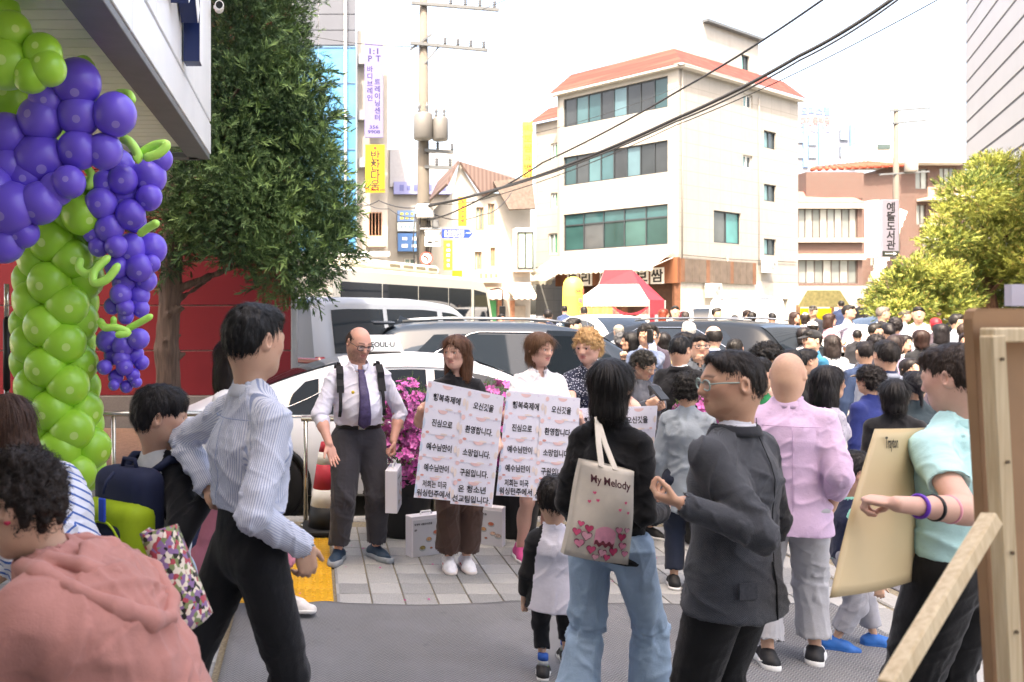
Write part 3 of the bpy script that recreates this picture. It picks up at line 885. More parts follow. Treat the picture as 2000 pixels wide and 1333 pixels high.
def make_hat(root, ht, T, rr, Rh, hs, lod):
    S = SDF(); kind = ht.get('kind', 'cap')
    if kind == 'visor':
        S.ell(T(0, -.02, .17), rr(.37, .44, .10), Rh, k=.01); S.ell(T(0, .1, .3), rr(.36, .4, .14), Rh, k=.01, op=1)
    else:
        S.ell(T(0, .06, .2), rr(.385, .465, .36), Rh, k=.01); S.cut(T(0, 0, .14), Rh @ A(0, .12, -1))
    if kind in ('cap', 'visor'):
        S.ell(T(0, -.47, .15), rr(.27, .28, .03), Rh @ rotm(0, 14), k=.012)
    if kind == 'flat': S.ell(T(0, -.22, .2), rr(.33, .33, .10), Rh @ rotm(0, 8), k=.03)
    V, Fc = S.mesh(.008 if lod < 2 else .012)
    mesh_obj("hat", V, Fc, cloth(ht['col']), root, True)
def surf(V, x, z, tol=.02, d=-1):
    m = (np.abs(V[:, 0] - x) < tol) & (np.abs(V[:, 2] - z) < tol)
    if not m.any(): m = (np.abs(V[:, 0] - x) < tol * 3) & (np.abs(V[:, 2] - z) < tol * 3)
    if not m.any(): return 0.0
    return V[m, 1].min() if d < 0 else V[m, 1].max()
def collar(PS, kind, g_, col, rs=1.0, hsx=1.0):
    c = PS.S0 + PS.lean_up * .012 * PS.H + A(0, .004, 0); up = PS.lean_up; sx = PS.side; fy = -PS.fwd
    fy = unit(fy - up * (fy @ up)); r = PS.nr * 1.12 * rs + .004; h = (.032 if kind != 'crew' else .014) * hsx * PS.H / 1.7
    gap = {'shirt': .22, 'polo': .35, 'lapel': .75, 'crew': .0, 'high': .0}[kind]
    mb = MB(); pts = [(1.0, -.2), (1.0, 1.0), (1.04, 1.08), (1.11, .95), (1.27, -.2)] if kind in ('shirt', 'polo', 'lapel') else [(1.0, -.4), (1.0, 1.0), (1.1, 1.1), (1.2, -.4)]
    n = 28
    def fn(u, v):
        th = math.pi / 2 + gap + u * (2 * math.pi - 2 * gap)      # starts and ends at the front
        k = v * (len(pts) - 1); i = min(int(k), len(pts) - 2); t = k - i
        a, b = pts[i], pts[i + 1]; rad = r * (a[0] + (b[0] - a[0]) * t); hz = h * (a[1] + (b[1] - a[1]) * t)
        front = max(0, math.sin(th)) ** 2
        hz -= h * .55 * front * (1 if kind != 'crew' else .3)
        rad *= 1 + .10 * front
        p = c + sx * math.cos(th) * rad * 1.04 - fy * math.sin(th) * rad + up * hz
        return tuple(p)
    mb.grid(fn, n, 8)
    o = mb.build("collar", g_['mat'] if 'mat' in g_ else cloth(col, 'plain'), PS.root, True, fix=False)
    sm = o.modifiers.new("thick", 'SOLIDIFY'); sm.thickness = .003
    return o
def make_tie(PS, tie):
    V = PS.top; H = PS.H; z0 = PS.S0[2] + .005 * H; z1 = PS.P[2] + .045 * H
    mb = MB(); n = 12
    for i in range(n):
        pass
    def fn(u, v):
        z = z0 + (z1 - z0) * v; w = .022 + .024 * min(1, v * 1.25)
        if v < .08: w = .024 - .05 * v
        if v > .93: w *= max(.02, (1 - v) / .07)
        x = (u - .5) * 2 * w; y = surf(V, PS.S0[0] * (1 - v) + PS.P[0] * v, z, .03) - .008 - .006 * (1 - (2 * u - 1) ** 2)
        return (PS.S0[0] * (1 - v) + PS.P[0] * v + x, y, z)
    mb.grid(fn, 4, 40)
    o = mb.build("tie", tie, PS.root, True, fix=False); V_ = o.data
    sm = o.modifiers.new("thick", 'SOLIDIFY'); sm.thickness = .004
def make_glasses(PS, g):
    col = g if isinstance(g, str) else '15110f'; T = PS.T; mb = MB()
    m = M(col, .3, .05)
    for s_ in (-1, 1):
        ring = []
        for i in range(18):
            a = 2 * math.pi * i / 18; ca, sa = math.cos(a), math.sin(a)
            sq = 1 / max(abs(ca), abs(sa)) ** .35
            ring.append(T(s_ * .16 + .125 * ca * sq, -.425 + .05 * abs(s_ * .16 + .125 * ca * sq) , .0 + .082 * sa * sq))
        mb.tube(ring, .012 * PS.hs, 6, closed=True)
        mb.tube([T(s_ * .29, -.41, .03), T(s_ * .345, -.25, .04), T(s_ * .36, .05, .03), T(s_ * .355, .12, -.05)], .011 * PS.hs, 5)
    mb.tube([T(-.045, -.42, .03), T(0, -.44, .04), T(.045, -.42, .03)], .012 * PS.hs, 5)
    fr = mb.build("glasses", m, PS.root, True)
    gm = MATS.get('lens')
    if gm is None:
        t = NT("lens"); t.out((.9, .95, 1), .03, Alpha=.12, Specular_IOR_Level=.8); gm = MATS['lens'] = t.m
    for s_ in (-1, 1):
        ln = MB(); V = []
        for i in range(18):
            a = 2 * math.pi * i / 18; ca, sa = math.cos(a), math.sin(a); sq = 1 / max(abs(ca), abs(sa)) ** .35
            V.append(T(s_ * .16 + .12 * ca * sq, -.425 + .05 * abs(s_ * .16 + .12 * ca * sq), .078 * sa * sq))
        ln.add(V, [tuple(range(18))]); ln.build("lens", gm, fr, False, fix=False)
def lower(PS, b, hipj, knee, ank, P, side, sp, H, vx, lod, seed, bulk, root):
    S = SDF(); lo = b['loose']; t = b['type']; bw = .6 + .4 * bulk
    top_z = b.get('rise', .055)
    S.cap(P - A(0, 0, .02 * H), P + sp * top_z * H, .062 * H * bw + lo * .5, .056 * H * bw + lo * .3, k=.03, side=side, ratio=1.42)
    if t == 'skirt':
        m = (ank['L'] + ank['R']) / 2; e = P + (m - P) * b['len']
        S.cap(P, e, .068 * H + lo, .068 * H + lo + b.get('flare', .05), k=.04, side=side, ratio=1.35, bone=True); S.cut(e, A(0, 0, -1))
    else:
        for sd in 'LR':
            h_, k_, a_ = hipj[sd], knee[sd], ank[sd]
            if b['len'] <= .5:
                e = h_ + (k_ - h_) * b['len'] * 2; S.cap(h_, e, .056 * H * bw + lo, .05 * H * bw + lo + b.get('flare', .01), k=.03, bone=True)
                S.cap(e + unit(k_ - h_) * .004, e + unit(k_ - h_) * .12, .085, k=.004, op=1)
            else:
                e = k_ + (a_ - k_) * ((b['len'] - .5) * 2)
                S.cap(h_, k_, .055 * H * bw + lo, .040 * H * bw + lo, k=.02, bone=True)
                S.cap(k_, e, .040 * H * bw + lo, .031 * H + lo + b.get('flare', 0), k=.008, bone=True)
        if b['len'] > .5:
            for sd in 'LR':
                e = knee[sd] + (ank[sd] - knee[sd]) * ((b['len'] - .5) * 2); d_ = unit(ank[sd] - knee[sd])
                S.cap(e + d_ * .004, e + d_ * .14, .03 * H + lo + b.get('flare', 0) + .02, k=.004, op=1)
    S.cut(P + sp * top_z * H, sp)
    V, Fc = S.mesh(vx * 1.05); bc = bonecoords(V, S.bones)
    if lod < 2:
        zz = V[:, 2]; kz = (knee['L'][2] + knee['R'][2]) / 2
        am = .003 + .004 * np.exp(-((zz - kz) / .1) ** 2) + .005 * np.exp(-((zz - ank['L'][2]) / .12) ** 2)
        V = folds(V, Fc, bc, am * b.get('fold', 1.0), seed + 40, 9, b.get('vert', .25)); V = relax(V, Fc, 1, .3)
    nm = {'trousers': 'trousers', 'shorts': 'shorts', 'skirt': 'skirt'}[t]
    o = mesh_obj(nm, V, Fc, cloth(b['col'], b['kind'], b.get('c2'), b.get('sc', 1)), root, True, None, {"bc": bc})
    PS.bot = V
    if b.get('belt'):
        S = SDF(); c = P + sp * (top_z - .012) * H
        S.cap(P - A(0, 0, .02 * H), P + sp * top_z * H, .062 * H * bw + lo * .5 + .006, .056 * H * bw + lo * .3 + .009, k=.03, side=side, ratio=1.42)
        S.cut(c + sp * .012 * H, sp); S.cut(c - sp * .010 * H, -sp)
        V, Fc = S.mesh(.008); bo = mesh_obj("belt", V, Fc, M('0d0c0c', .4, .1), o, True)
        y = surf(V, c[0], c[2], .03)
        MB().box((c[0], y - .004, c[2]), (.05, .008, .034), bev=.003).build("buckle", M('b8b4a8', .25, .05, metal=1.0), bo)
def shoe(PS, sh, ank, pitch, sg, H, lod, child):
    L = .152 * H * (1 + .1 * child); u = A(0, 0, 1); f_ = unit(A(sg * sh.get('out', .18), -1, 0)); s_ = np.cross(f_, u)
    if pitch:
        f_ = rodr(f_, s_, -pitch * D2R); u = rodr(u, s_, -pitch * D2R)
    a = ank - u * .045 * H; Q = lambda x, y, z: a + s_ * x * L + f_ * y * L + u * z * L     # x side, y forward, z up; sole at 0
    col, sole = sh.get('col', '222222'), sh.get('sole', 'e8e6e2'); sth = sh.get('thick', .10)
    S = SDF(); R3 = np.stack([s_, f_, u], 1)
    S.cap(Q(0, -.22, .15), Q(0, .34, .10), .145 * L, .135 * L, k=.03, side=s_, ratio=1.12)
    S.cap(Q(0, .34, .08), Q(0, .60, .06), .135 * L, .115 * L, k=.03, side=s_, ratio=1.25)
    S.cap(Q(0, -.16, .2), Q(0, -.10, .36 if sh.get('high') else .27), .13 * L, .125 * L, k=.03)
    S.cap(Q(0, .02, .3), Q(0, .28, .2), .1 * L, .1 * L, k=.04)
    S.cut(Q(0, 0, sth * .6), -u)
    h = {0: .006, 1: .0075, 2: .015}[lod]
    V, Fc = S.mesh(h)
    o = mesh_obj("shoe", V, Fc, M(col, sh.get('rough', .6), .12, 30, bump=(160, .2, .003)), PS.root, True)
    S = SDF()
    S.cap(Q(0, -.22, sth * .5), Q(0, .34, sth * .5), .165 * L, .165 * L, k=.02, side=s_, ratio=1.1); S.cap(Q(0, .3, sth * .5), Q(0, .58, sth * .55), .165 * L, .135 * L, k=.02, side=s_, ratio=1.25)
    S.cut(Q(0, 0, sth), u); S.cut(Q(0, 0, 0), -u)
    V, Fc = S.mesh(h); mesh_obj("sole", V, Fc, M(sole, .55, .06, 30), o, True)
    if lod == 2: return
    if sh.get('laces'):
        mb = MB()
        for i in range(5):
            y = .10 + .075 * i; zt = .345 - .028 * i - .004 * i * i
            mb.tube([Q(-.075, y, zt - .03), Q(0, y + .01, zt), Q(.075, y, zt - .03)], .0028, 5)
        mb.build("laces", M(sh['laces'], .8, .05), o, True)
    if sh.get('stripe'):
        mb = MB()
        for i in range(3):
            for s2 in (-1, 1):
                y = .02 + .085 * i
                mb.bar(Q(s2 * .160, y - .05, .10), Q(s2 * .128, y + .05, .245), .010, .006, up=tuple(s_))
        mb.build("stripe", M(sh['stripe'], .5, .05), o)
    if sh.get('swoosh'):
        mb = MB()
        for s2 in (-1, 1):
            pts = [Q(s2 * .172, -.2, .19), Q(s2 * .175, -.08, .14), Q(s2 * .172, .06, .15), Q(s2 * .155, .32, .2)]
            mb.tube(pts, [.002, .007, .006, .0015], 6)
        mb.build("stripe", M(sh['swoosh'], .5, .05), o, True)
    if sh.get('sock'):
        mb = MB(); cs = sh['sock']; n = len(cs)
        for i, c in enumerate(cs):
            b0, b1 = ank + u * (-.012 + i * .035) * H * .8, ank + u * (-.012 + (i + 1) * .035) * H * .8
            MB().tube([b0, b1], .026 * H, 14).build("sock", M(c, .9, .08), PS.root, True)

def seam(PS, V, pts, r, mat, nm="seam", d=1, off=.0):
    """thin stitched line lying on a garment; pts = (x, z) in the person's own frame"""
    P_ = [(x, surf(V, x, z, .018, d) + d * off, z) for x, z in pts]
    return MB().tube(P_, r, 5).build(nm, mat, PS.root, True)
# ------------------------------------------------------------------ the setting
def rand_mat(name, stops, rough, scale=40, bump=None, spec=.4):
    """stone-like material whose tone differs from piece to piece"""
    t = NT(name); co = t.coord(); rnd = t.n("ObjectInfo").outputs["Random"]
    nz = t.noise(t.n("VectorMath", {0: co, 1: (0, 0, 0)}).outputs[0], scale, 5, .7)
    big = t.noise(t.coord("Object"), 3.5, 3)
    f = t.math('ADD', t.math('MULTIPLY', nz, .75), t.math('ADD', t.math('MULTIPLY', rnd, .3), t.math('MULTIPLY', big, .2)))
    t.out(t.ramp(t.math('SUBTRACT', f, .15), stops), rough, Specular_IOR_Level=spec)
    if bump: t.bump(nz, bump, .004)
    return t.m
m_granite = rand_mat("granite_paver", [(.15, srgb('65676a')), (.45, srgb('909190')), (.75, srgb('aeaeab'))], .75, 110, .3)
m_kerb = rand_mat("granite_kerb", [(.2, srgb('7c7c7a')), (.7, srgb('a8a7a3'))], .8, 60, .3)
m_darkpav = rand_mat("dark_paver", [(.2, srgb('55555a')), (.7, srgb('7c7c80'))], .8, 70, .3)
def asphalt_mat():
    t = NT("asphalt"); co = t.coord()
    a = t.noise(co, 90, 4); b = t.noise(co, .6, 4)
    c = t.mix(t.math('MULTIPLY', b, .7), t.ramp(a, [(.3, srgb('66655f')), (.75, srgb('86847e'))]), srgb('807d76'))
    t.out(c, .92); t.bump(a, .5, .01); return t.m
def sand_mat():
    t = NT("joint_sand"); co = t.coord(); a = t.noise(co, 70, 4)
    t.out(t.ramp(a, [(.3, srgb('6b6353')), (.7, srgb('948a74'))]), .95); return t.m
SLOPE_Y = [7.22, 8.5, 12, 16, 20, 24, 60, 200, 700]
mb = MB()
for i in range(len(SLOPE_Y) - 1):
    y0, y1 = SLOPE_Y[i], SLOPE_Y[i + 1]
    mb.quad((-500, y0, gz(y0)), (500, y0, gz(y0)), (500, y1, gz(y1)), (-500, y1, gz(y1)))
street = tag(mb.build("street", asphalt_mat()), kind="structure")
pave = tag(MB().box((0, -13, -.21), (90, 40.2, .4)).build("pavement", sand_mat()), kind="structure")   # top at -.01, ends at Y 7.1
# granite pavers, one by one
TS = .206
pm = MB().box((0, 0, -.012), (.198, .198, .026), bev=.004).build("paver", m_granite, pave); me_p = pm.data
pm.location = (.27, 5.15, 0)
first = True
def paver(x, y, sx=1.0, sy=1.0, me=None, mat=None):
    o = bpy.data.objects.new("paver", me or me_p); link(o, pave)
    o.location = (x, y, R.uniform(-.0015, .0015)); o.rotation_euler = (R.uniform(-.004, .004), R.uniform(-.004, .004), R.uniform(-.006, .006)); o.scale = (sx, sy, 1)
    if mat: o.material_slots[0].link = 'OBJECT'; o.material_slots[0].material = mat
for j in range(10):
    y = 5.15 + j * TS
    if y + TS / 2 > 7.08: continue
    paver(.155 + .02, y, .2, 1)
    for i in range(15):
        if i == 0 and j == 0: continue
        paver(.30 + i * TS - .03, y)
    for i in range(12): paver(-.60 - i * TS, y)
for j in range(8): paver(-.60, 5.15 - (j + 1) * TS); paver(-.60 - TS, 5.15 - (j + 1) * TS)
slab = MB().box((0, 0, -.012), (.29, .385, .026), bev=.005).build("paver", m_granite, pave); slab.location = (3.37, 5.2, 0)
for j in range(12): paver(3.37, 5.2 + (j - 8) * .395 if j != 8 else 7.0, 1, 1, slab.data)
for j in range(14): paver(3.95 + .0, 7.0 - j * .395, 1, 1, slab.data, m_darkpav); paver(4.25, 7.0 - j * .395, 1, 1, slab.data, m_darkpav)
mb = MB()
for j in range(34):
    for i in range(46):
        x, y = -1.01 - i * TS, 4.94 - j * TS
        if i < 34: mb.box((x, y, -.012), (.198, .198, .026 + R.uniform(-.002, .002)))
        x, y = 4.55 + i * TS, 6.98 - j * TS
        if i < 40: mb.box((x, y, -.012), (.198, .198, .026 + R.uniform(-.002, .002)))
for j in range(10):
    for i in range(26): mb.box((-3.07 - i * TS, 5.15 + j * TS * .999, -.012), (.198, .198, .026))
mb.build("far_pavers", m_granite, pave, fix=False)["kind"] = "stuff"
ke = MB().box((0, 0, -.10), (.98, .15, .22), bev=.015).build("kerb_stone", m_kerb, pave); ke.location = (0, 7.17, 0)
for i in range(-6, 12):
    if i == 0: continue
    o = inst("kerb_stone", ke, pave); o.location = (i * 1.0, 7.17, R.uniform(-.004, .004))
k2 = MB().box((0, 0, -.02), (.17, .98, .05), bev=.01).build("kerb_stone", m_kerb, pave); k2.location = (3.63, 6.5, 0)
for i in range(1, 5): o = inst("kerb_stone", k2, pave); o.location = (3.63, 6.5 - i, 0)
# yellow tactile blocks
t = NT("tactile_yellow"); co = t.coord(); rnd = t.n("ObjectInfo").outputs["Random"]
base = t.mix(t.math('MULTIPLY', t.noise(co, 14, 5), .8), srgb('d9a316'), srgb('c2901f'))
dirt = t.ramp(t.noise(co, 60, 5), [(.62, (0, 0, 0)), (.75, (1, 1, 1))])
t.out(t.mix(t.math('MULTIPLY', dirt, .5), base, srgb('7a6a3c')), .6); t.bump(t.noise(co, 160, 3), .3, .003); m_tact = t.m
mb = MB(); mb.box((0, 0, -.008), (.297, .297, .026), bev=.004)
for i in range(6):
    for j in range(6):
        mb.lathe([(.016, 0), (.0155, .003), (.011, .0055), (.003, .006)], 10, (-.125 + i * .05, -.125 + j * .05, .0045))
tb = mb.build("tactile_block", m_tact, pave, True); auto_smooth(tb, 50); tb.location = (-.015, 5.19, 0)
for i in range(2):
    for j in range(6):
        if (i, j) == (0, 0) or 5.19 + j * .3 > 6.6: continue
        o = inst("tactile_block", tb, pave); o.location = (-.015 - i * .3, 5.19 + j * .3, 0)
for i in range(4):
    o = inst("tactile_block", tb, pave); o.location = (-1.62 - i * .3, 6.83, .002)
# the grey mat
t = NT("mat_weave"); co = t.coord(); u = t.sep(co)
def zig(sx, sy):
    tri = t.math('PINGPONG', t.math('MULTIPLY', u[0], 1.0), .018)
    return t.math('SINE', t.math('MULTIPLY', t.math('ADD', t.math('MULTIPLY', u[1], 1.0), t.math('MULTIPLY', tri, 1.1)), 6.2832 / .019))
z1 = zig(1, 1)
f = t.math('ADD', t.math('MULTIPLY', z1, .5), .5)
dust = t.noise(co, 2.2, 4)
fine = t.noise(co, 260, 2)
colr = t.mix(t.math('POWER', f, 2.5), srgb('5c5d5f'), srgb('989999'))
colr = t.mix(t.math('MULTIPLY', fine, .4), colr, srgb('65676b'))
colr = t.mix(t.ramp(dust, [(.4, (0, 0, 0)), (.72, (.5, .5, .5))]), colr, srgb('85868a'))
colr = t.mix(t.ramp(t.noise(co, 5.5, 5, .7), [(.60, (0, 0, 0)), (.74, (.38, .38, .38))]), colr, srgb('4a4b4e'))
colr = t.mix(t.ramp(t.noise(t.n('Mapping', {0: co, 3: (1, .25, 1)}).outputs[0], 1.6, 4), [(.55, (0, 0, 0)), (.8, (.3, .3, .3))]), colr, srgb('b4b4b4'))
t.out(colr, .9, Specular_IOR_Level=.2); t.bump(f, .6, .006); m_mat = t.m
mb = MB()
def matf(u_, v_):
    x = -.46 + 3.66 * u_; y = -2.0 + 7.04 * v_
    ed = max(0, (v_ - .985) / .015)
    y += .012 * math.sin(x * 7) * ed
    z = .014 + .004 * math.sin(x * 3.1) * math.sin(y * 2.3) + .014 * max(0, math.sin(x * 5.3 + 1.2)) ** 6 * max(0, (v_ - .95) / .05)
    return (x, y, z)
mb.grid(matf, 90, 160)
mt = mb.build("floor_mat", m_mat, None, True, fix=False)
sm = mt.modifiers.new("thick", 'SOLIDIFY'); sm.thickness = .009
tag(mt, "large grey woven entrance mat lying over the pavers", "mat")
# fallen azalea petals and grit on the pavers
pet = MB()
for i in range(46):
    x_, y_ = R.uniform(-.1, 3.2), R.uniform(5.1, 7.0); a_ = R.uniform(0, 6.28); r_ = R.uniform(.006, .014)
    pet.add([(x_ + r_ * math.cos(a_), y_ + r_ * math.sin(a_), .004), (x_ + r_ * .6 * math.cos(a_ + 1.6), y_ + r_ * .6 * math.sin(a_ + 1.6), .009), (x_ - r_ * math.cos(a_), y_ - r_ * math.sin(a_), .005), (x_ - r_ * .6 * math.cos(a_ + 1.6), y_ - r_ * .6 * math.sin(a_ + 1.6), .004)], [(0, 1, 2, 3)])
tag(pet.build("fallen_petals", M('b04a86', .7, .2, 30), None, fix=False), "scattered pink petals fallen on the pavers below the pots", "petals", kind="stuff")
# soil strip at the foot of the red wall
soil = tag(MB().box((-6.2, 10.0, .02), (9.4, 3.2, .3)).build("soil", M('6d5547', .95, .25, 20, bump=(30, .5, .02))), kind="structure")
bk = MB().box((-6.2, 8.33, .0), (9.4, .16, .36), bev=.02).build("kerb_stone", m_kerb, soil)

# ---- walls with real openings
def holed(mb, o, ex, n, w, z0, z1, holes, depth=.18):
    """wall sheet from point o along ex, width w; holes = (u0,u1,z0,z1); reveals go inwards (-n)"""
    o, ex, n = Vector(o), Vector(ex).normalized(), Vector(n).normalized(); up = Vector((0, 0, 1))
    us = sorted({0, w, *[h[0] for h in holes], *[h[1] for h in holes]}); zs = sorted({z0, z1, *[h[2] for h in holes], *[h[3] for h in holes]})
    for i in range(len(us) - 1):
        for j in range(len(zs) - 1):
            uc, zc = (us[i] + us[i + 1]) / 2, (zs[j] + zs[j + 1]) / 2
            if any(h[0] < uc < h[1] and h[2] < zc < h[3] for h in holes): continue
            P = lambda a, b: o + ex * a + up * b
            mb.quad(P(us[i], zs[j]), P(us[i + 1], zs[j]), P(us[i + 1], zs[j + 1]), P(us[i], zs[j + 1]))
    for h in holes:
        P = lambda a, b, d: o + ex * a + up * b - n * d
        for (a0, b0), (a1, b1) in (((h[0], h[2]), (h[1], h[2])), ((h[1], h[2]), (h[1], h[3])), ((h[1], h[3]), (h[0], h[3])), ((h[0], h[3]), (h[0], h[2]))):
            mb.quad(P(a0, b0, 0), P(a1, b1, 0), P(a1, b1, depth), P(a0, b0, depth))
def glass_mat(col, rough=.08, curtain=None):
    k = ('glass', col, str(curtain))
    if k in MATS: return MATS[k]
    t = NT("glass_" + col); c = srgb(col); co = t.coord(); rnd = t.n("ObjectInfo").outputs["Random"]
    cc = t.ramp(t.noise(co, .8, 2), [(.3, tuple(x * .7 for x in c)), (.7, tuple(min(1, x * 1.2) for x in c))])
    cc = t.mix(t.math('MULTIPLY', rnd, .5), cc, tuple(x * .55 for x in c))
    t.out(cc, rough, Specular_IOR_Level=.5, Coat_Weight=.0); MATS[k] = t.m; return t.m
m_frame_dark = M('2d3337', .45, .1)
m_frame_white = M('dcdcd8', .5, .06)
def window(par, o, ex, n, u0, u1, z0, z1, npan=2, fm=None, gl=('4f8f92',), depth=.12, trans=0, bars=.05):
    o, ex, n = Vector(o), Vector(ex).normalized(), Vector(n).normalized(); up = Vector((0, 0, 1))
    fm = fm or m_frame_dark
    P = lambda a, b, d: o + ex * a + up * b - n * d
    mb = MB()
    e_ = .004
    for b in (z0 + bars / 2 + e_, z1 - bars / 2 - e_): mb.bar(P(u0 + e_, b, depth), P(u1 - e_, b, depth), bars, bars * 1.2)
    W_ = (u1 - u0) / npan
    for i in range(npan + 1):
        uu = min(max(u0 + i * W_, u0 + bars / 2 + e_), u1 - bars / 2 - e_); mb.bar(P(uu, z0 + bars, depth - .006), P(uu, z1 - bars, depth - .006), bars, bars * 1.25, up=tuple(n))
    zt = z1
    if trans: zt = z1 - trans; mb.bar(P(u0 + bars, zt, depth - .003), P(u1 - bars, zt, depth - .003), bars, bars * 1.2)
    w = mb.build("window", fm, par)
    for i in range(npan):
        a, b = u0 + i * W_ + .01, u0 + (i + 1) * W_ - .01
        MB().quad(P(a, z0 + .01, depth + .01), P(b, z0 + .01, depth + .01), P(b, zt, depth + .01), P(a, zt, depth + .01)).build("pane", glass_mat(gl[i % len(gl)]), w, fix=False)
        if trans: MB().quad(P(a, zt + .01, depth + .01), P(b, zt + .01, depth + .01), P(b, z1 - .01, depth + .01), P(a, z1 - .01, depth + .01)).build("pane", glass_mat('35585c'), w, fix=False)
    return w
def wall_mat(col, seam=None, streak=.25, name="render"):
    t = NT("wall_" + name + col); c = srgb(col); co = t.coord()
    st = t.noise(t.n("Mapping", {0: co, 3: (1, 1, .08)}).outputs[0], 2.5, 5)
    cc = t.mix(t.ramp(st, [(.45, (0, 0, 0)), (.8, (streak,) * 3)]), t.ramp(t.noise(co, 3, 4), [(.3, tuple(x * .93 for x in c)), (.7, c)]), tuple(x * .6 for x in c))
    if seam:
        bk_ = t.n("TexBrick", {"Scale": 1.0, "Mortar Size": .012, "Brick Width": seam[0], "Row Height": seam[1], "Color1": (1, 1, 1, 1), "Color2": (.97, .97, .97, 1), "Mortar": (.72, .72, .7, 1)}, offset=0.0)
        u = t.sep(co); t.set(bk_.inputs["Vector"], t.n("CombineXYZ", {0: t.math('ADD', u[0], u[1]), 1: u[2]}).outputs[0])
        mx = t.n("Mix", data_type='RGBA', blend_type='MULTIPLY'); mx.inputs[0].default_value = 1; t.set(mx.inputs[6], cc); t.set(mx.inputs[7], bk_.outputs[0]); cc = mx.outputs[2]
    t.out(cc, .8, Specular_IOR_Level=.3); return t.m
def brick_mat(c1='55302a', c2='40221c'):
    t = NT("brick"); co = t.coord(); u = t.sep(co)
    b = t.n("TexBrick", {"Scale": 1.0, "Mortar Size": .012, "Brick Width": .22, "Row Height": .075, "Color1": (*srgb(c1), 1), "Color2": (*srgb(c2), 1), "Mortar": (*srgb('7d766e'), 1)})
    t.set(b.inputs["Vector"], t.n("CombineXYZ", {0: t.math('ADD', u[0], u[1]), 1: u[2]}).outputs[0])
    t.out(t.mix(t.math('MULTIPLY', t.noise(co, 4, 4), .4), b.outputs[0], srgb('5c3a30')), .85); return t.m
m_brick = brick_mat()
m_white = wall_mat('a09e98')

# ---- the church: unseen block behind the camera, shaped for the shade it casts, canopy overhead on the left
ch = thing("church", "white church front with low entrance canopy and slatted soffit", "church", (0, 0, 0))
m_fascia = M('eceef0', .35, .05, 2)
mb = MB(); mb.box((-4.25, -8, 10.6), (17.5, 12, 21.2)); mb.build("wall", M('e4e2dd', .7, .05, 2), ch)
MB().box((-8.9, -4.5, 13.5), (8.6, 10.0, 27)).build("tower", M('e0deda', .7, .05, 2), ch)  # unseen taller part, placed and raised to keep the red wall in shade
XC, YC, ZC = -.99, 8.0, 3.3
MB().box((-4.6, 2.9, 4.35), (7.05, 9.8, 1.7)).build("canopy_core", M('b9bab8', .7, .08), ch)
pl = MB().box((0, 0, 0), (6.4, .143, .02), bev=.003).build("soffit_plank", M('e2e8d2', .55, .06, 3), ch); pl.location = (-4.4, 7.8, 3.41)
for i in range(1, 46):
    o = inst("soffit_plank", pl, ch); o.location = (-4.4, 7.8 - i * .155, 3.41 + R.uniform(-.001, .001))
MB().box((XC - .11, 2.78, ZC + .02), (.20, 10.4, .05), bev=.004).build("soffit_trim", M('6d7072', .5, .08), ch)
MB().box((-4.3, YC - .06, ZC + .02), (6.4, .15, .05), bev=.004).build("soffit_trim", M('6d7072', .5, .08), ch)
for k, (y0, y1) in enumerate(((-2, 1.1), (1.11, 4.5), (4.51, YC))):
    MB().box((XC - .03, (y0 + y1) / 2, ZC + .195), (.06, y1 - y0 - .008, .29), bev=.004).build("fascia_panel", m_fascia, ch)
for k, (y0, y1) in enumerate(((-2, -.6), (-.6, 1.2), (1.2, 3.2), (3.2, 5.2), (5.2, 6.95), (6.95, YC))):
    MB().box((XC - .03, (y0 + y1) / 2, ZC + .36 + .95), (.06, y1 - y0 - .006, 1.88), bev=.004).build("fascia_panel", m_fascia, ch)
for x in (-7.4, -5.4, -3.4):
    MB().box((x + .8, YC - .03, ZC + 1.1), (1.985, .06, 2.1), bev=.004).build("fascia_panel", m_fascia, ch)
sgn = thing("church_sign", "raised navy letter with white face on the canopy fascia", "sign", (XC, 6.0, 3.8))
def sign_glyph(x, mat, d, nm, bold):
    return text("사", mat, sgn, 1.25, (x, 0.02, .50), (0, 1, 0), (0, 0, 1), nm, depth=d, bold=bold, sx=.8)
sign_glyph(.075, M('1b2a55', .35, .05), .06, "letter_side", .045)
sign_glyph(.140, M('f2f3f5', .35, .03), .002, "letter_face", .022)
sc_ = thing("security_camera", "white bullet security camera on the canopy corner", "camera", (XC + .03, YC - .02, 4.78))
MB().tube([(0, 0, 0), (.04, 0, 0), (.06, -.03, 0)], .018, 8).build("bracket", M('d8d8d8', .4, .03), sc_, True)
auto_smooth(MB().tube([(.05, .02, -.01), (.07, -.14, -.03)], .044, 16).build("camera_body", M('ececec', .35, .03), sc_, True))
auto_smooth(MB().tube([(.07, -.142, -.03), (.0705, -.147, -.031)], .034, 16).build("camera_lens", M('14161a', .1, .02), sc_, True))

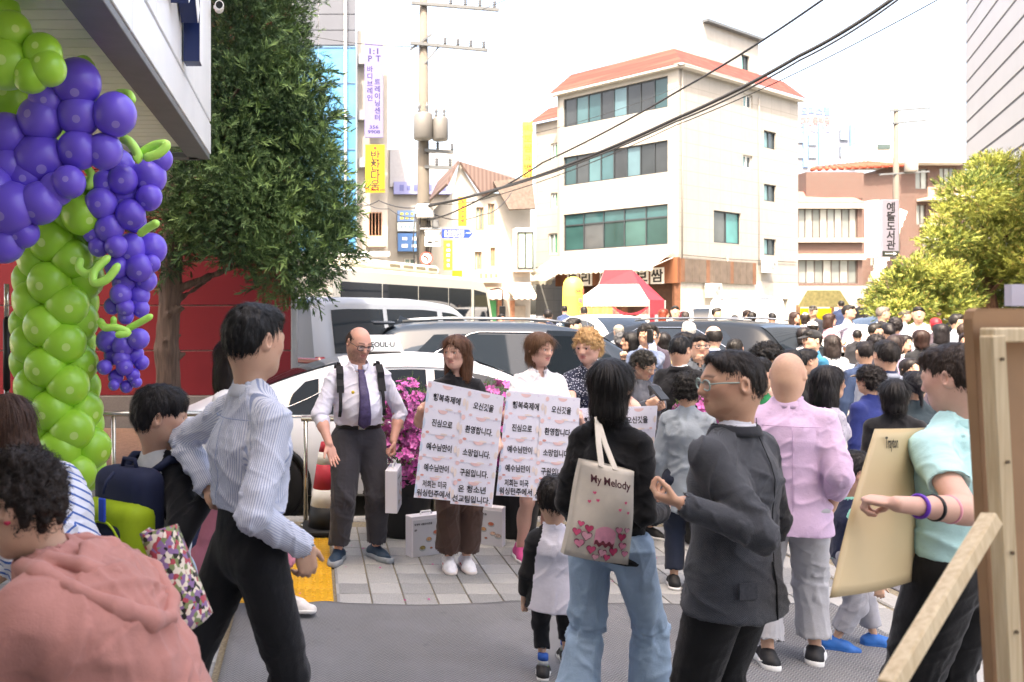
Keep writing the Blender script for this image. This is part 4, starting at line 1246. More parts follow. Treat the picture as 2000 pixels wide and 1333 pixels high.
# ---- red panel wall with granite plinth
rw = thing("red_wall", "dark red panelled wall with pale joints behind the conifer", "wall", (0, 11.8, 0))
m_red = M('74252b', .45, .08, 1.5, spec=.3); 
MB().box((-4.25, .2, 3.8), (7.9, .3, 7.5)).build("backing", M('c9bdb8', .7, .06), rw)
rp = MB().box((0, 0, 0), (3.9, .05, .634), bev=.004).build("wall_panel", m_red, rw); rp.location = (-2.26, .02, .61 + .325)
for r_ in range(11):
    for c_ in range(2):
        if (r_, c_) == (0, 0): continue
        o = inst("wall_panel", rp, rw); o.location = (-2.26 - c_ * 3.93, .02, .61 + .325 + r_ * .65)
MB().box((-.265, .2, 3.9), (.09, .42, 7.7), bev=.01).build("corner_trim", M('a9adb0', .3, .05, metal=.7), rw)
gp = MB().box((0, 0, 0), (.97, .08, .6), bev=.005).build("granite_panel", rand_mat("plinth", [(.2, srgb('5d5856')), (.7, srgb('857f7b'))], .6, 90), rw); gp.location = (-.8, -.02, .31)
for i in range(1, 8): o = inst("granite_panel", gp, rw); o.location = (-.8 - i * .98, -.02, .31)

# ---- main four storey building
Pc = Vector((xat(1325, 35.7), 35.7, 0)); dl = Vector((-.633, .773, 0)); nl = Vector((-.773, -.633, 0)); dr = Vector((.831, .556, 0)); nr_ = Vector((.556, -.831, 0))
G0 = .30
mbd = thing("apartment_building", "cream four storey corner building with red shingle eaves and teal windows", "building", (0, 0, 0))
m_cream = wall_mat('9c9992', (1.25, .62), .18, "tile")
s0 = F / 35.7
zpx = lambda py: CH - (py - PY) / s0
LW = 6.1; RW = 10.4
hl = [(.48, 5.75, zpx(205) + .0, zpx(143)), (.48, 5.75, zpx(333), zpx(270)), (.48, 5.75, zpx(476), zpx(396))]
def wpx(x):   # px -> distance along the right face
    k = (x - PX) / F; return (k * Pc.y - Pc.x) / (dr.x - k * dr.y)
def zr(x, y):
    u = wpx(x); return CH - (y - PY) / F * (Pc.y + u * dr.y)
hr_ = []
for (x0, x1, y0, y1) in ((1394, 1447, 414, 476), (1492, 1516, 257, 291), (1492, 1516, 361, 394), (1492, 1516, 467, 499), (1452, 1470, 185, 211), (1451, 1470, 304, 329)):
    hr_.append((wpx(x0), wpx(x1), zr((x0 + x1) / 2, y1), zr((x0 + x1) / 2, y0)))
ZE = zpx(128); ZB = zpx(505)
mb = MB()
holed(mb, Pc, dl, nl, LW, ZB, ZE, hl); holed(mb, Pc, dr, nr_, RW, ZB - .9, ZE, hr_)
Pl = Pc + dl * LW; Ps = Pl - nl * .9; Pe = Ps + dl * 1.9
mb.quad(Pl + Vector((0, 0, ZB)), Ps + Vector((0, 0, ZB)), Ps + Vector((0, 0, ZE)), Pl + Vector((0, 0, ZE)))
hs_ = [(.55, 1.15, zpx(478), zpx(430)), (.6, 1.0, zpx(372), zpx(338)), (.6, 1.0, zpx(265), zpx(225))]
holed(mb, Ps, dl, nl, 1.9, ZB, ZE - 1.0, hs_)
Pr = Pc + dr * RW
mb.quad(Pe + Vector((0, 0, 0)), Pr - nr_ * 9, Pr - nr_ * 9 + Vector((0, 0, ZE)), Pe + Vector((0, 0, ZE - 1)))
mb.build("wall", m_cream, mbd)
cur = ('2c464a', '303437', '2b3033', '54717a', '2f3336', '3a5a60', '48686e', '363b3e')
cw = [window(mbd, Pc, dl, nl, *h, 8, None, cur[k:] + cur[:k]) if k < 2 else window(mbd, Pc, dl, nl, *h, 5, None, ('24403f', '355452', '203c3c', '474b4e', '2b4a4a'), trans=.55) for k, h in enumerate(hl)]
for k, h in enumerate(hr_): window(mbd, Pc, dr, nr_, *h, 2, m_frame_dark if k < 4 else m_frame_white, ('585e60', '4f8f90') if k == 0 else ('6c8f94', '3d4a50'))
for h in hs_: window(mbd, Ps, dl, nl, *h, 2, m_frame_white, ('5f9d80', '8a9a9a'))
# eaves: sloping shingle band and ledge
m_sh = NT("red_shingle"); co = m_sh.coord(); u = m_sh.sep(co)
bks = m_sh.n("TexBrick", {"Scale": 1.0, "Mortar Size": .02, "Brick Width": .33, "Row Height": .22, "Color1": (*srgb('86392e'), 1), "Color2": (*srgb('66281f'), 1), "Mortar": (*srgb('4f2019'), 1)})
m_sh.set(bks.inputs["Vector"], m_sh.n("CombineXYZ", {0: m_sh.math('ADD', u[0], u[1]), 1: u[2]}).outputs[0]); m_shingle = m_sh.out(bks.outputs[0], .85)
def eave(a, b, n1, n2, z0, z1, inn, nm="roof_slope", out=.35):
    a, b = Vector(a), Vector(b)
    mb = MB(); e = (b - a).normalized()
    A0, B0 = a + n1 * out, b + n2 * out
    A1, B1 = a - n1 * inn, b - n2 * inn
    mb.quad((*A0.xy, z0), (*B0.xy, z0), (*B1.xy, z1), (*A1.xy, z1)); mb.build(nm, m_shingle, mbd, fix=False)
nc = (nl + nr_).normalized() * 1.35
eave(Pc, Pc + dl * LW, nc, (nl + dl).normalized() * 1.3, ZE, ZE + .95, .5)
eave(Pc + dr * RW, Pc, (nr_ + dr).normalized() * 1.3, nc, ZE, ZE + .95, .5)
eave(Ps, Pe, nl, (nl + dl).normalized() * 1.3, ZE - 1.0, ZE - .2, .5)
mb = MB(); mb.bar(Pc + nl * .16 + nr_ * .1 + Vector((0, 0, ZE - .06)), Pc + dl * (LW + .2) + nl * .16 + Vector((0, 0, ZE - .06)), .30, .10); mb.build("ledge", M('b8b5ae', .7, .05), mbd)
mb = MB(); mb.bar(Pc + nr_ * .16 + Vector((0, 0, ZE - .065)), Pc + dr * (RW + .2) + nr_ * .16 + Vector((0, 0, ZE - .065)), .30, .10); mb.build("ledge", M('b8b5ae', .7, .05), mbd)
q = Pc + dl * 3 + dr * 5 - nl * 2
mb = MB(); mb.add([tuple(Pc + Vector((0, 0, ZE + .3)) - nl * .5 - nr_ * .5), tuple(Pl + Vector((0, 0, ZE + .3)) - nl * .5), tuple(Pr - nr_ * 8 + Vector((0, 0, ZE + .3))), tuple(Pr - nr_ * .5 + Vector((0, 0, ZE + .3)))], [(0, 1, 2, 3)]); mb.build("roof", M('9a9a96', .9), mbd)
# stair house on the roof
sh_o = Pc + dr * 3.9 - nr_ * 1.2
mb = MB(); hp = [(3.4, 4.15, ZE + 1.05, ZE + 2.1)]
holed(mb, sh_o, dr, nr_, 5.0, ZE + .3, ZE + 3.0, hp); holed(mb, sh_o, -nr_, -dr, 4.0, ZE + .3, ZE + 3.0, [])
mb.quad(sh_o + Vector((0, 0, ZE + 3)), sh_o + dr * 5 + Vector((0, 0, ZE + 3)), sh_o + dr * 5 - nr_ * 4 + Vector((0, 0, ZE + 3)), sh_o - nr_ * 4 + Vector((0, 0, ZE + 3)))
mb.build("stair_house", m_white, mbd); window(mbd, sh_o, dr, nr_, *hp[0], 2, None, ('7fb0ae', '3d4a50'))
mb = MB(); mb.bar(sh_o + nr_ * .1 + Vector((0, 0, ZE + 3.06)), sh_o + dr * 5.1 + nr_ * .1 + Vector((0, 0, ZE + 3.06)), .3, .12); mb.build("roof_edge", M('5a5f62', .6), mbd)
# shop floor: wood band, dark opening, shutters, door, awnings
Zs = zpx(551)
wb = NT("wood_band"); co = wb.coord(); u = wb.sep(co); st = wb.n("TexWave", {"Scale": 3.2, "Distortion": 1.5}); wb.set(st.inputs["Vector"], wb.n("CombineXYZ", {0: wb.math('ADD', u[0], u[1])}).outputs[0])
m_woodband = wb.out(wb.mix(st.outputs[1], srgb('5f3822'), srgb('7a4c30')), .7)
m_woodgrey = M('5f544a', .8, .2, 3)
MB().bar(Pc + nl * .05 + nr_ * .05 + Vector((0, 0, (ZB + Zs) / 2 + .0)), Pc + dl * LW + nl * .05 + Vector((0, 0, (ZB + Zs) / 2)), .25, ZB - Zs + .1).build("sign_band", m_woodband, mbd)
for i in range(22):
    a = Pc + dr * (.2 + i * .28) + nr_ * (.06 + .01 * (i % 2)); MB().bar(a + Vector((0, 0, Zs)), a + Vector((0, 0, ZB)), .27, .06, up=tuple(nr_)).build("cladding_board", m_woodgrey if i % 7 else M('6d4c38', .8, .2, 3), mbd)
mb = MB(); holed(mb, Pc - nl * .8, dl, nl, LW, 0, Zs, []); mb.build("shop_back", M('5a4032', .8, .2), mbd)
for u_ in (0.12, 2.6, 4.9): MB().bar(Pc + dl * u_ - nl * .05, Pc + dl * u_ - nl * .05 + Vector((0, 0, Zs)), .26, .26).build("pillar", M('6b4632', .8, .2), mbd)
mb = MB(); holed(mb, Pc, dr, nr_, RW, 0, ZB - .85, [(2.8, 6.6, 0, 2.6), (8.0, 9.4, 0, 2.5)], .25); mb.build("wall", M('b7b1a6', .8, .1), mbd)
for k in range(2): MB().bar(Pc + dr * (3.75 + 1.9 * k) - nr_ * .2 + Vector((0, 0, .3)), Pc + dr * (3.75 + 1.9 * k) - nr_ * .2 + Vector((0, 0, 2.1)), 1.85, .04, up=tuple(nr_)).build("shutter", M('dcdcdc', .6, .05), mbd); MB().bar(Pc + dr * (3.75 + 1.9 * k) - nr_ * .18 + Vector((0, 0, 2.1)), Pc + dr * (3.75 + 1.9 * k) - nr_ * .18 + Vector((0, 0, 2.58)), 1.85, .06, up=tuple(nr_)).build("shop_sign", M('b8323a', .6), mbd)
MB().bar(Pc + dr * 8.7 - nr_ * .2, Pc + dr * 8.7 - nr_ * .2 + Vector((0, 0, 2.4)), 1.3, .05, up=tuple(nr_)).build("door", M('3f6b66', .5), mbd)
m_awn = M('a39e90', .8, .06, 4)
def awning(par, a, b, n, z1, z0, out, mat, nm="awning", scal=True):
    a, b, n = Vector(a), Vector(b), Vector(n); mb = MB(); L_ = (b - a).length; e = (b - a) / L_
    up = Vector((0, 0, 1))
    mb.quad(a + up * z1, b + up * z1, b + n * out + up * z0, a + n * out + up * z0)
    k = max(4, int(L_ / .25)); 
    for i in range(k):
        u0, u1 = L_ * i / k, L_ * (i + 1) / k
        p = lambda u_, z: a + e * u_ + n * (out + .003) + up * z
        mb.add([p(u0, z0), p(u1, z0), p(u1, z0 - .14), p((u0 + u1) / 2, z0 - .22), p(u0, z0 - .14)], [(0, 1, 2, 3, 4)])
    o = mb.build(nm, mat, par, fix=False); sm_ = o.modifiers.new("thick", 'SOLIDIFY'); sm_.thickness = .012
    mb = MB(); mb.bar(a + n * .05 + up * (z1 + .03), b + n * .05 + up * (z1 + .03), .12, .12); mb.bar(a + up * (z1 - .25), a + n * out + up * z0, .03, .03); mb.bar(b + up * (z1 - .25), b + n * out + up * z0, .03, .03)
    mb.build("awning_frame", M('c9c4ba', .5), o); return o
awning(mbd, Pc + dl * .15 + nl * .18, Pc + dl * 6.3 + nl * .18, nl, zpx(492), zpx(523), 1.7, m_awn)
awning(mbd, Ps + dl * .1, Ps + dl * 2.2, nl, zpx(520), zpx(540), 1.2, m_awn)
m_black = M('1c1c1e', .6, .05); m_whitep = M('e8e6e0', .6, .05)
for i, ch_ in enumerate("부리밥상보쌈"):
    u_ = 5.1 - (i + (i // 2) * .45) * .72
    c = Pc + dl * u_ + nl * .20 + Vector((0, 0, (ZB + Zs) / 2 - .22))
    p = MB().bar(c - Vector((0, 0, .36)), c + Vector((0, 0, .36)), .62, .04, up=tuple(nl)).build("sign_tile", m_whitep, mbd)
    text(ch_, m_black, p, .62, c + nl * .03, -dl, (0, 0, 1), "lettering", bold=.02)
# drain pipes and conduits on the right face
for (x0, y0, y1) in ((1330, 135, 505), (1480, 190, 520), (1418, 500, 548)):
    u0 = wpx(x0); b0 = Pc + dr * u0 + nr_ * .06
    MB().tube([b0 + Vector((0, 0, zr(x0, y1))), b0 + Vector((0, 0, (zr(x0, y1) + zr(x0, y0)) / 2)) + dr * .03, b0 + Vector((0, 0, zr(x0, y0)))], .035 if x0 != 1480 else .02, 8).build("drain_pipe", M('8d8a84', .6, .1), mbd, True)
b0 = Pc + dr * .3 + nr_ * .05 + Vector((0, 0, zr(1330, 498))); MB().tube([b0, b0 + dr * 4 - Vector((0, 0, .06)), b0 + dr * 9.8 + Vector((0, 0, .02))], .015, 5).build("cable", M('3a3a3a', .6), mbd, True)
# air conditioners on the right face
def aircon(px, py, sc=1.0):
    u = wpx(px); c = Pc + dr * u + nr_ * .28 + Vector((0, 0, zr(px, py)))
    a = thing("air_conditioner", "white air conditioner box on the cream corner building, " + ("higher one beside the small windows" if py < 560 else "lower one beside the red shop signs"), "air conditioner", c)
    e = Vector(dr)
    MB().bar((-e * .42), (e * .42), .3, .62 * sc, up=(0, 0, 1)).build("case", M('d8d8d4', .5, .04), a)
    mb = MB()
    for k in range(4):
        ring = [Vector(nr_) * .16 + e * (.12 + (.05 + .055 * k) * math.cos(t_ * .3927)) + Vector((0, 0, (.05 + .055 * k) * math.sin(t_ * .3927))) for t_ in range(16)]
        mb.tube(ring, .008, 4, closed=True)
    mb.build("grille", M('77797a', .5), a)
aircon(1491, 521); aircon(1382, 568)
# vertical shop sign on the set-back wall
def board(name, label, cat, c, ex, w, h, d, col, lines, rim=None, par=None, group=None, back=True):
    """flat sign box; lines = (text, size, u, v, colour[, bold])"""
    ex = Vector(ex).normalized(); up = Vector((0, 0, 1)); n = ex.cross(up)
    o = thing(name, label, cat, c, 0, group)
    MB().bar(up * (-h / 2), up * (h / 2), w, d, up=tuple(n)).build("panel", M(col, .45, .04), o)
    if rim: 
        for s_ in (-1, 1): MB().bar(up * (-h / 2) + ex * s_ * w / 2, up * (h / 2) + ex * s_ * w / 2, .04, d * 1.1, up=tuple(n)).build("rim", M(rim, .45), o)
    for L_ in lines:
        text(L_[0], M(L_[4], .5, .03), o, L_[1], n * (d / 2 + .004) + ex * L_[2] + up * L_[3], ex, up, "lettering", bold=(L_[5] if len(L_) > 5 else .0), sx=(L_[6] if len(L_) > 6 else 1))
    return o
Yv = 42.0; sv = F / Yv
c = at(1030, 300, Yv)
board("shop_sign", "narrow vertical yellow restaurant sign hanging left of the cream building", "sign", c, (1, .1, 0), .5, 3.2, .16, 'e3c64e',
      [("부", .42, -.12, 1.25, 'c9853a', .01), ("리", .42, .12, 1.25, 'c9853a', .01), ("보", .46, 0, .75, 'd8b02a', .02), ("쌈", .46, 0, .25, 'd8b02a', .02), ("과", .36, 0, -.25, 'c23a30', .01), ("백", .5, 0, -.78, 'd2261e', .03), ("반", .5, 0, -1.28, 'd2261e', .03)])
MB().bar((.2, 0, .8), (1.2, .3, .8), .05).build("bracket", M('8d8d8d', .4, metal=.6), bpy.data.objects["shop_sign"])

# ---- blue glass building at the left, white building beside it
gb = thing("office_building", "tall office block of blue glass with grey tiled top floors", "building", (0, 41, 0))
Yg = 40.0; sg_ = F / Yg; zg = lambda py: CH - (py - PY) / sg_; xg = lambda px: (px - PX) / sg_
MB().box((xg(697) - 6, 5.2, 12), (12, 10, 24)).build("wall", M('aeb2b8', .7, .06), gb)
m_bg = glass_mat('4a8cb8', .06)
xs = [xg(x) for x in (480, 540, 590, 622, 675, 697)]; zs = [zg(y) for y in (492, 450, 407, 345, 283, 218, 150, 78)]
for i in range(len(xs) - 1):
    for j in range(len(zs) - 1): MB().box(((xs[i] + xs[i + 1]) / 2, .15, (zs[j] + zs[j + 1]) / 2), (xs[i + 1] - xs[i] - .05, .06, zs[j + 1] - zs[j] - .05)).build("pane", m_bg, gb)
    for j, (a_, b_) in enumerate(((74, 44), (44, 12), (12, -30), (-30, -80))): MB().box(((xs[i] + xs[i + 1]) / 2, .15, (zg(a_) + zg(b_)) / 2), (xs[i + 1] - xs[i] - .04, .07, zg(b_) - zg(a_) - .04)).build("wall_tile", M('50555e', .4, .12, .4), gb)
mb = MB()
for z_ in zs: mb.box(((xs[0] + xs[-1]) / 2, .10, z_), (xs[-1] - xs[0], .06, .07))
for x_ in xs: mb.box((x_, .095, (zs[0] + zs[-1]) / 2), (.06, .06, zs[-1] - zs[0]))
mb.build("mullions", M('4d6f8a', .4, .05), gb)
MB().tube([(xg(676), -.15, zg(490)), (xg(676), -.15, zg(-60))], .07, 8).build("pipe", M('c9c9c6', .4, metal=.3), gb, True)
MB().box((xg(660), -.6, zg(497)), (5.0, 1.6, .22)).build("ledge", M('d8d8d8', .6), gb)
MB().box((xg(665), -.4, zg(512)), (1.9, 1.0, .75)).build("shop_sign", M('3a3d42', .5), gb)
wbd = thing("white_building", "narrow white building carrying the tall banner signs", "building", (0, 42, 0))
mb = MB(); Yw = 42.0; sw_ = F / Yw; zw = lambda py: CH - (py - PY) / sw_; xw = lambda px: (px - PX) / sw_
hw_ = [(.55, 1.05, zw(y1), zw(y0)) for (y0, y1) in ((150, 180), (262, 290), (345, 378))]
holed(mb, (xw(697), 0, 0), (1, 0, 0), (0, -1, 0), xw(757) - xw(697), 0, zw(60), []); mb.quad((xw(757), 0, 0), (xw(757), 9, 0), (xw(757), 9, zw(60)), (xw(757), 0, zw(60)))
mb.build("wall", m_white, wbd)
MB().box((xw(733), -.5, zw(475)), (.98, 1.2, .5)).build("balcony", M('b39a8c', .7), wbd)
window(wbd, (xw(720), -.03, 0), (1, 0, 0), (0, -1, 0), 0, xw(746) - xw(720), zw(462), zw(415), 4, M('8b6a55', .5), ('c7ab98', 'b08e7a'), depth=.02, bars=.04)
for y_ in (120, 228, 320):
    MB().box((xw(705.5), -.2, zw(y_)), (.32, .4, .5)).build("bracket", M('8b9096', .5), wbd)
Yb = 41.2; sb = F / Yb
board("banner_sign", "tall white banner sign with purple lettering beside the blue glass block", "sign", at(730, 177, Yb), (1, 0, 0), .92, 4.75, .12, '6a6792',
      [("1:1", .42, 0, 1.95, '160c48', .02, 1.25), ("P", .42, -.2, 1.58, '160c48', .02), ("T", .42, .22, 1.58, '160c48', .02)] +
      [(c_, .34, -.2, 1.05 - .36 * i, '160c48', .012) for i, c_ in enumerate("바디브레인")] + [(c_, .34, .18, .42 - .36 * i, '160c48', .012) for i, c_ in enumerate("트레이닝센터")] +
      [("356", .24, 0, -1.86, '160c48', .008, 1.3), ("9908", .24, 0, -2.1, '160c48', .008, 1.3)])
board("banner_sign", "yellow banner sign with black letters below the white and purple one", "sign", at(732.5, 330, Yb), (1, 0, 0), .98, 2.4, .12, 'b58a0c',
      [(c_, .56, 0, .66 - .5 * i, '2a2016', .03) for i, c_ in enumerate("반찬다움")] + [("02-386-2288", .19, 0, -1.06, 'b8321e', .006), ("●", .2, 0, 1.02, 'c8321e', .01)])
# ---- low white building with many signs, centre left
Ym = 47.0; sm_ = F / Ym; zm = lambda py: CH - (py - PY) / sm_; xm = lambda px: (px - PX) / sm_
cb = thing("shop_building", "pale shop building covered with blue signs behind the utility pole", "building", (0, Ym, 0))
mb = MB(); hb = [(xm(790) - xm(757), xm(812) - xm(757), zm(560), zm(505)), (xm(842) - xm(757), xm(866) - xm(757), zm(560), zm(505))]
holed(mb, (xm(757), 0, 0), (1, 0, 0), (0, -1, 0), xm(884) - xm(757), 0, zm(292), hb); mb.quad((xm(757), 0, 0), (xm(757), 9, 0), (xm(757), 9, zm(292)), (xm(757), 0, zm(292))); mb.build("wall", m_white, cb)
for h in hb: window(cb, (xm(757), 0, 0), (1, 0, 0), (0, -1, 0), *h, 2, m_frame_white, ('7d9a95', '5c7470'))
MB().box((xm(818), -.08, zm(330)), (xm(878) - xm(764), .14, 2.1)).build("hoarding", M('9da0a6', .6, .05), cb)
def marks(par, c, w, h, rows, cols, mat, fill=.62, n=(0, -1, 0)):
    """illegible far-off print: small raised dashes"""
    mb = MB()
    for i in range(rows):
        for j in range(cols):
            mb.box((c[0] + w * ((j + .5) / cols - .5), c[1], c[2] + h * (.5 - (i + .5) / rows)), (w / cols * fill * R.uniform(.7, 1.1), .01, h / rows * fill * R.uniform(.6, 1)))
    o = mb.build("print_marks", mat, par); o["kind"] = "stuff"; return o
for (x0, x1, y0, y1, col, tc, rw_, cl_) in ((768, 880, 357, 381, '7f86b4', '5a6298', 1, 7), (775, 822, 413, 434, '6f93c4', 'e8d86a', 2, 4), (775, 822, 436, 453, 'd5e4e4', '93b0c0', 1, 5), (776, 822, 457, 492, '4a78b4', 'e8eef4', 2, 2), (828, 862, 414, 440, 'e2b23a', 'c98a2a', 2, 2)):
    b_ = MB().box((xm((x0 + x1) / 2), -.22, zm((y0 + y1) / 2)), (xm(x1) - xm(x0), .2, zm(y0) - zm(y1))).build("sign_panel", M(col, .5, .04), cb)
    marks(b_, (xm((x0 + x1) / 2), -.33, zm((y0 + y1) / 2)), (xm(x1) - xm(x0)) * .85, (zm(y0) - zm(y1)) * .8, rw_, cl_, M(tc, .5))
board("shop_sign", "round pale yellow real estate sign above the bus roof", "sign", at(733, 487, 43.5), (1, 0, 0), 1.0, .7, .12, 'e6df9a', [("부동산", .3, 0, 0, '6e5a28', .01)])
for (px_, y0, y1, lab, w_) in ((903, 385, 442, "upper", .36), (875, 470, 528, "lower", .40)):
    hh_ = (y1 - y0) / F * 37
    o = board("shop_sign", "narrow vertical orange shop sign, the " + lab + " of two near the utility pole", "sign", at(px_, (y0 + y1) / 2, 37), (1, 0, 0), w_, hh_, .12, 'e3a02a' if lab == "upper" else 'e07a2e', [])
    marks(o, (0, -.066, 0), w_ * .6, hh_ * .85, 5, 1, M('d0582e' if lab == "upper" else 'f4f0e4', .5))
# ---- gabled house
Yh = 39.0; sh_ = F / Yh; zh = lambda py: CH - (py - PY) / sh_; xh = lambda px: (px - PX) / sh_
hs2 = thing("gabled_house", "white house with brown gabled roof and small windows beside the lane", "house", (0, Yh, 0))
X0, X1 = xh(884), xh(1036); ZR = zh(318); ZEv = zh(378)
mb = MB(); hw2 = [(xh(930) - X0, xh(945) - X0, zh(450), zh(405)), (xh(953) - X0, xh(966) - X0, zh(440), zh(398)), (xh(927) - X0, xh(941) - X0, zh(528), zh(492)), (xh(958) - X0, xh(967) - X0, zh(520), zh(484)), (xh(893) - X0, xh(900) - X0, zh(360), zh(338))]
holed(mb, (X0, 0, 0), (1, 0, 0), (0, -1, 0), X1 - X0, 0, ZEv, hw2[:4]); mb.quad((X0, 0, 0), (X0, 8, 0), (X0, 8, ZEv), (X0, 0, ZEv))
xg0 = X0 - .05; xg1 = X0 + 1.35
mb.add([(X0, -.02, ZEv), (X0 + 1.2, -.02, ZEv), (X0 + .3, -.02, ZR)], [(0, 1, 2)])
mb.build("wall", m_white, hs2)
for h in hw2[:4]: window(hs2, (X0, 0, 0), (1, 0, 0), (0, -1, 0), *h, 2, M('9a7d62', .6), ('8fa59a', '6f807a'))
m_roofb = NT("brown_metal_roof"); co = m_roofb.coord(); u = m_roofb.sep(co); w_ = m_roofb.n("TexWave", {"Scale": 1.6}); m_roofb.set(w_.inputs["Vector"], co); m_rb = m_roofb.out(m_roofb.mix(w_.outputs[1], srgb('4f3f3a'), srgb('64534d')), .6)
mb = MB(); mb.add([(X0 + .3, -.3, ZR), (X0 + 1.4, -.3, ZEv - .1), (X1 - .3, .0, ZEv + .55), (X1 - .3, 3.0, ZR - .1)], [(0, 1, 2, 3)]); mb.add([(X0 + .3, -.3, ZR), (X0 - .25, -.3, ZEv + .35), (X0 - .25, 6, ZEv + .35), (X0 + .3, 6, ZR)], [(0, 1, 2, 3)])
o = mb.build("roof", m_rb, hs2, fix=False); o.modifiers.new("thick", 'SOLIDIFY').thickness = .12
mb = MB(); mb.add([(xh(960), -.25, zh(358)), (X1 - .02, -.25, zh(350)), (X1 - .02, -.9, zh(414)), (xh(985), -.9, zh(416))], [(0, 1, 2, 3)])
o = mb.build("roof", M('564c45', .85, .25, 8), hs2, fix=False); o.modifiers.new("thick", 'SOLIDIFY').thickness = .1
MB().box((xh(1017), -.35, zh(490)), (xh(1033) - xh(1003) + .1, .6, 2.05)).build("bay", M('d9d3c6', .7), hs2)
window(hs2, (xh(1003), -.68, 0), (1, 0, 0), (0, -1, 0), 0, .76, zh(527), zh(456), 2, m_frame_dark, ('a5b9a6', 'b3c4ae'), depth=.0)
b_ = MB().box((xh(950), -.35, zh(540)), (1.15, .3, .62)).build("shop_sign", M('e9d39a', .5), hs2); marks(b_, (xh(950), -.506, zh(540)), .95, .36, 1, 4, M('e3ba5c', .5))
awning(hs2, (xh(935), -.1, 0), (xh(985), -.1, 0), (0, -1, 0), zh(565), zh(578), .9, M('caa69a', .8))
awning(hs2, (xh(990), -.2, 0), (xh(1034), -.2, 0), (0, -1, 0), zh(556), zh(578), 1.0, M('d9b8a4', .8, .2, 12))
MB().box((xh(1014), -.06, 1.1), (.55, .08, 2.1)).build("door", M('8d8478', .6), hs2)
for x_ in (945, 975, 1000): MB().box((xh(x_), -.05, 1.2), (.2, .12, 2.4)).build("pillar", M('9c6f57', .8, .2), hs2)
MB().box((xh(962), -.06, 1.25), (.3, .06, 2.3)).build("door", M('3f8a55', .6), hs2)
# ---- brick houses, right
def brick_house(label, px0, px1, ytop, Y, rows, roofcol=None, ybase=620, dx=0.0, fy=None, mat=None):
    sx = F / Y; z_ = lambda py: CH - (py - PY) / sx; x_ = lambda px: (px - PX) / sx
    h = thing("brick_house", label, "house", (0, Y, 0)); X0, X1 = x_(px0), x_(px1); mb = MB(); hs3 = []
    for (a, b, y0, y1, n_) in rows: hs3.append((x_(a) - X0, x_(b) - X0, z_(y1), z_(y0), n_))
    holed(mb, (X0, 0, 0), (1, dx, 0), (dx, -1, 0), X1 - X0, 0, z_(ytop), [q[:4] for q in hs3])
    mb.quad((X0, 0, 0), (X0, 8, 0), (X0, 8, z_(ytop)), (X0, 0, z_(ytop))); mb.quad((X0, 0, z_(ytop)), (X1, dx * (X1 - X0), z_(ytop)), (X1, 8, z_(ytop)), (X0, 8, z_(ytop)))
    mb.build("wall", mat or m_brick, h)
    for q in hs3: window(h, (X0, 0, 0), (1, dx, 0), (dx, -1, 0), *q[:4], q[4], M('5c5450', .5), ('8d9492', 'a6aca8', '7b8280', 'b4b6b0'))
    return h, x_, z_
h1, x_, z_ = brick_house("red brick house with two long ribbon windows and white bands", 1552, 1684, 400, 50, [(1560, 1675, 407, 466, 8), (1560, 1675, 507, 554, 7)])
for (y0, y1) in ((396, 408), (466, 474), (497, 508)): MB().box((x_(1618), -.12, z_((y0 + y1) / 2)), (x_(1686) - x_(1550), .3, z_(y0) - z_(y1))).build("band", M('b8b4aa', .7), h1)
MB().box((x_(1618), -.1, z_(590)), (x_(1686) - x_(1550), .25, z_(560) - z_(622))).build("white_wall", m_white, h1)
MB().box((x_(1633), .6, z_(362)), (x_(1688) - x_(1575), 1.0, z_(333) - z_(385))).build("parapet", m_brick, h1)
mb = MB(); mb.add([(x_(1552), -.3, z_(397)), (x_(1685), -.3, z_(397)), (x_(1660), .4, z_(377)), (x_(1552), .4, z_(372))], [(0, 1, 2, 3)]); mb.build("roof", M('a8625a', .8), h1, fix=False)
h2, x_, z_ = brick_house("brick house with red tiled roof and outdoor stair", 1684, 1760, 340, 56, [(1705, 1722, 395, 440, 2), (1700, 1716, 475, 520, 2)])
mb = MB(); mb.add([(x_(1575), -.6, z_(336)), (x_(1750), -.6, z_(328)), (x_(1742), 2.5, z_(305)), (x_(1640), 2.5, z_(316))], [(0, 1, 2, 3)]); o = mb.build("roof", M('9a4632', .8, .2, 6), h2, fix=False)
tm = MB()
for i in range(13):
    a_ = i / 12; tm.tube([(x_(1575 + 175 * a_), -.62, z_(335 - 8 * a_)), (x_(1640 + 102 * a_), 2.45, z_(315 - 10 * a_))], .14, 6)
tm.build("roof_tiles", M('95422f', .8, .2, 6), h2, True)
for i in range(11): MB().box((x_(1690 + i * 5), -.7, z_(560 - i * 13)), (.3, .9, .24)).build("stair_step", M('d9d4ca', .8), h2)
MB().bar((x_(1686), -1.1, z_(548)), (x_(1742), -1.1, z_(415)), .12, .5).build("stair_rail", M('e2ded4', .8), h2)
h3, x_, z_ = brick_house("tall brick house with balconies behind the library sign", 1755, 1885, 322, 60, [(1788, 1812, 330, 370, 2), (1790, 1808, 400, 440, 2), (1835, 1866, 328, 372, 3)])
MB().box((x_(1740), 1, z_(300)), (x_(1800) - x_(1692), 3, 1.6)).build("roof_house", M('d9d6cc', .8), h3); MB().box((x_(1716), -.55, z_(290)), (.9, .1, .35)).build("window", glass_mat('4a5a58'), h3)
MB().box((x_(1800), -.4, z_(318)), (x_(1885) - x_(1735), 1.4, .4)).build("roof_edge", M('d5cfc4', .8), h3)
mb = MB(); mb.add([(x_(1812), -.8, z_(312)), (x_(1885), -.8, z_(312)), (x_(1880), 2, z_(295)), (x_(1818), 2, z_(297))], [(0, 1, 2, 3)]); mb.build("roof", M('6e5a58', .8, .2), h3, fix=False)
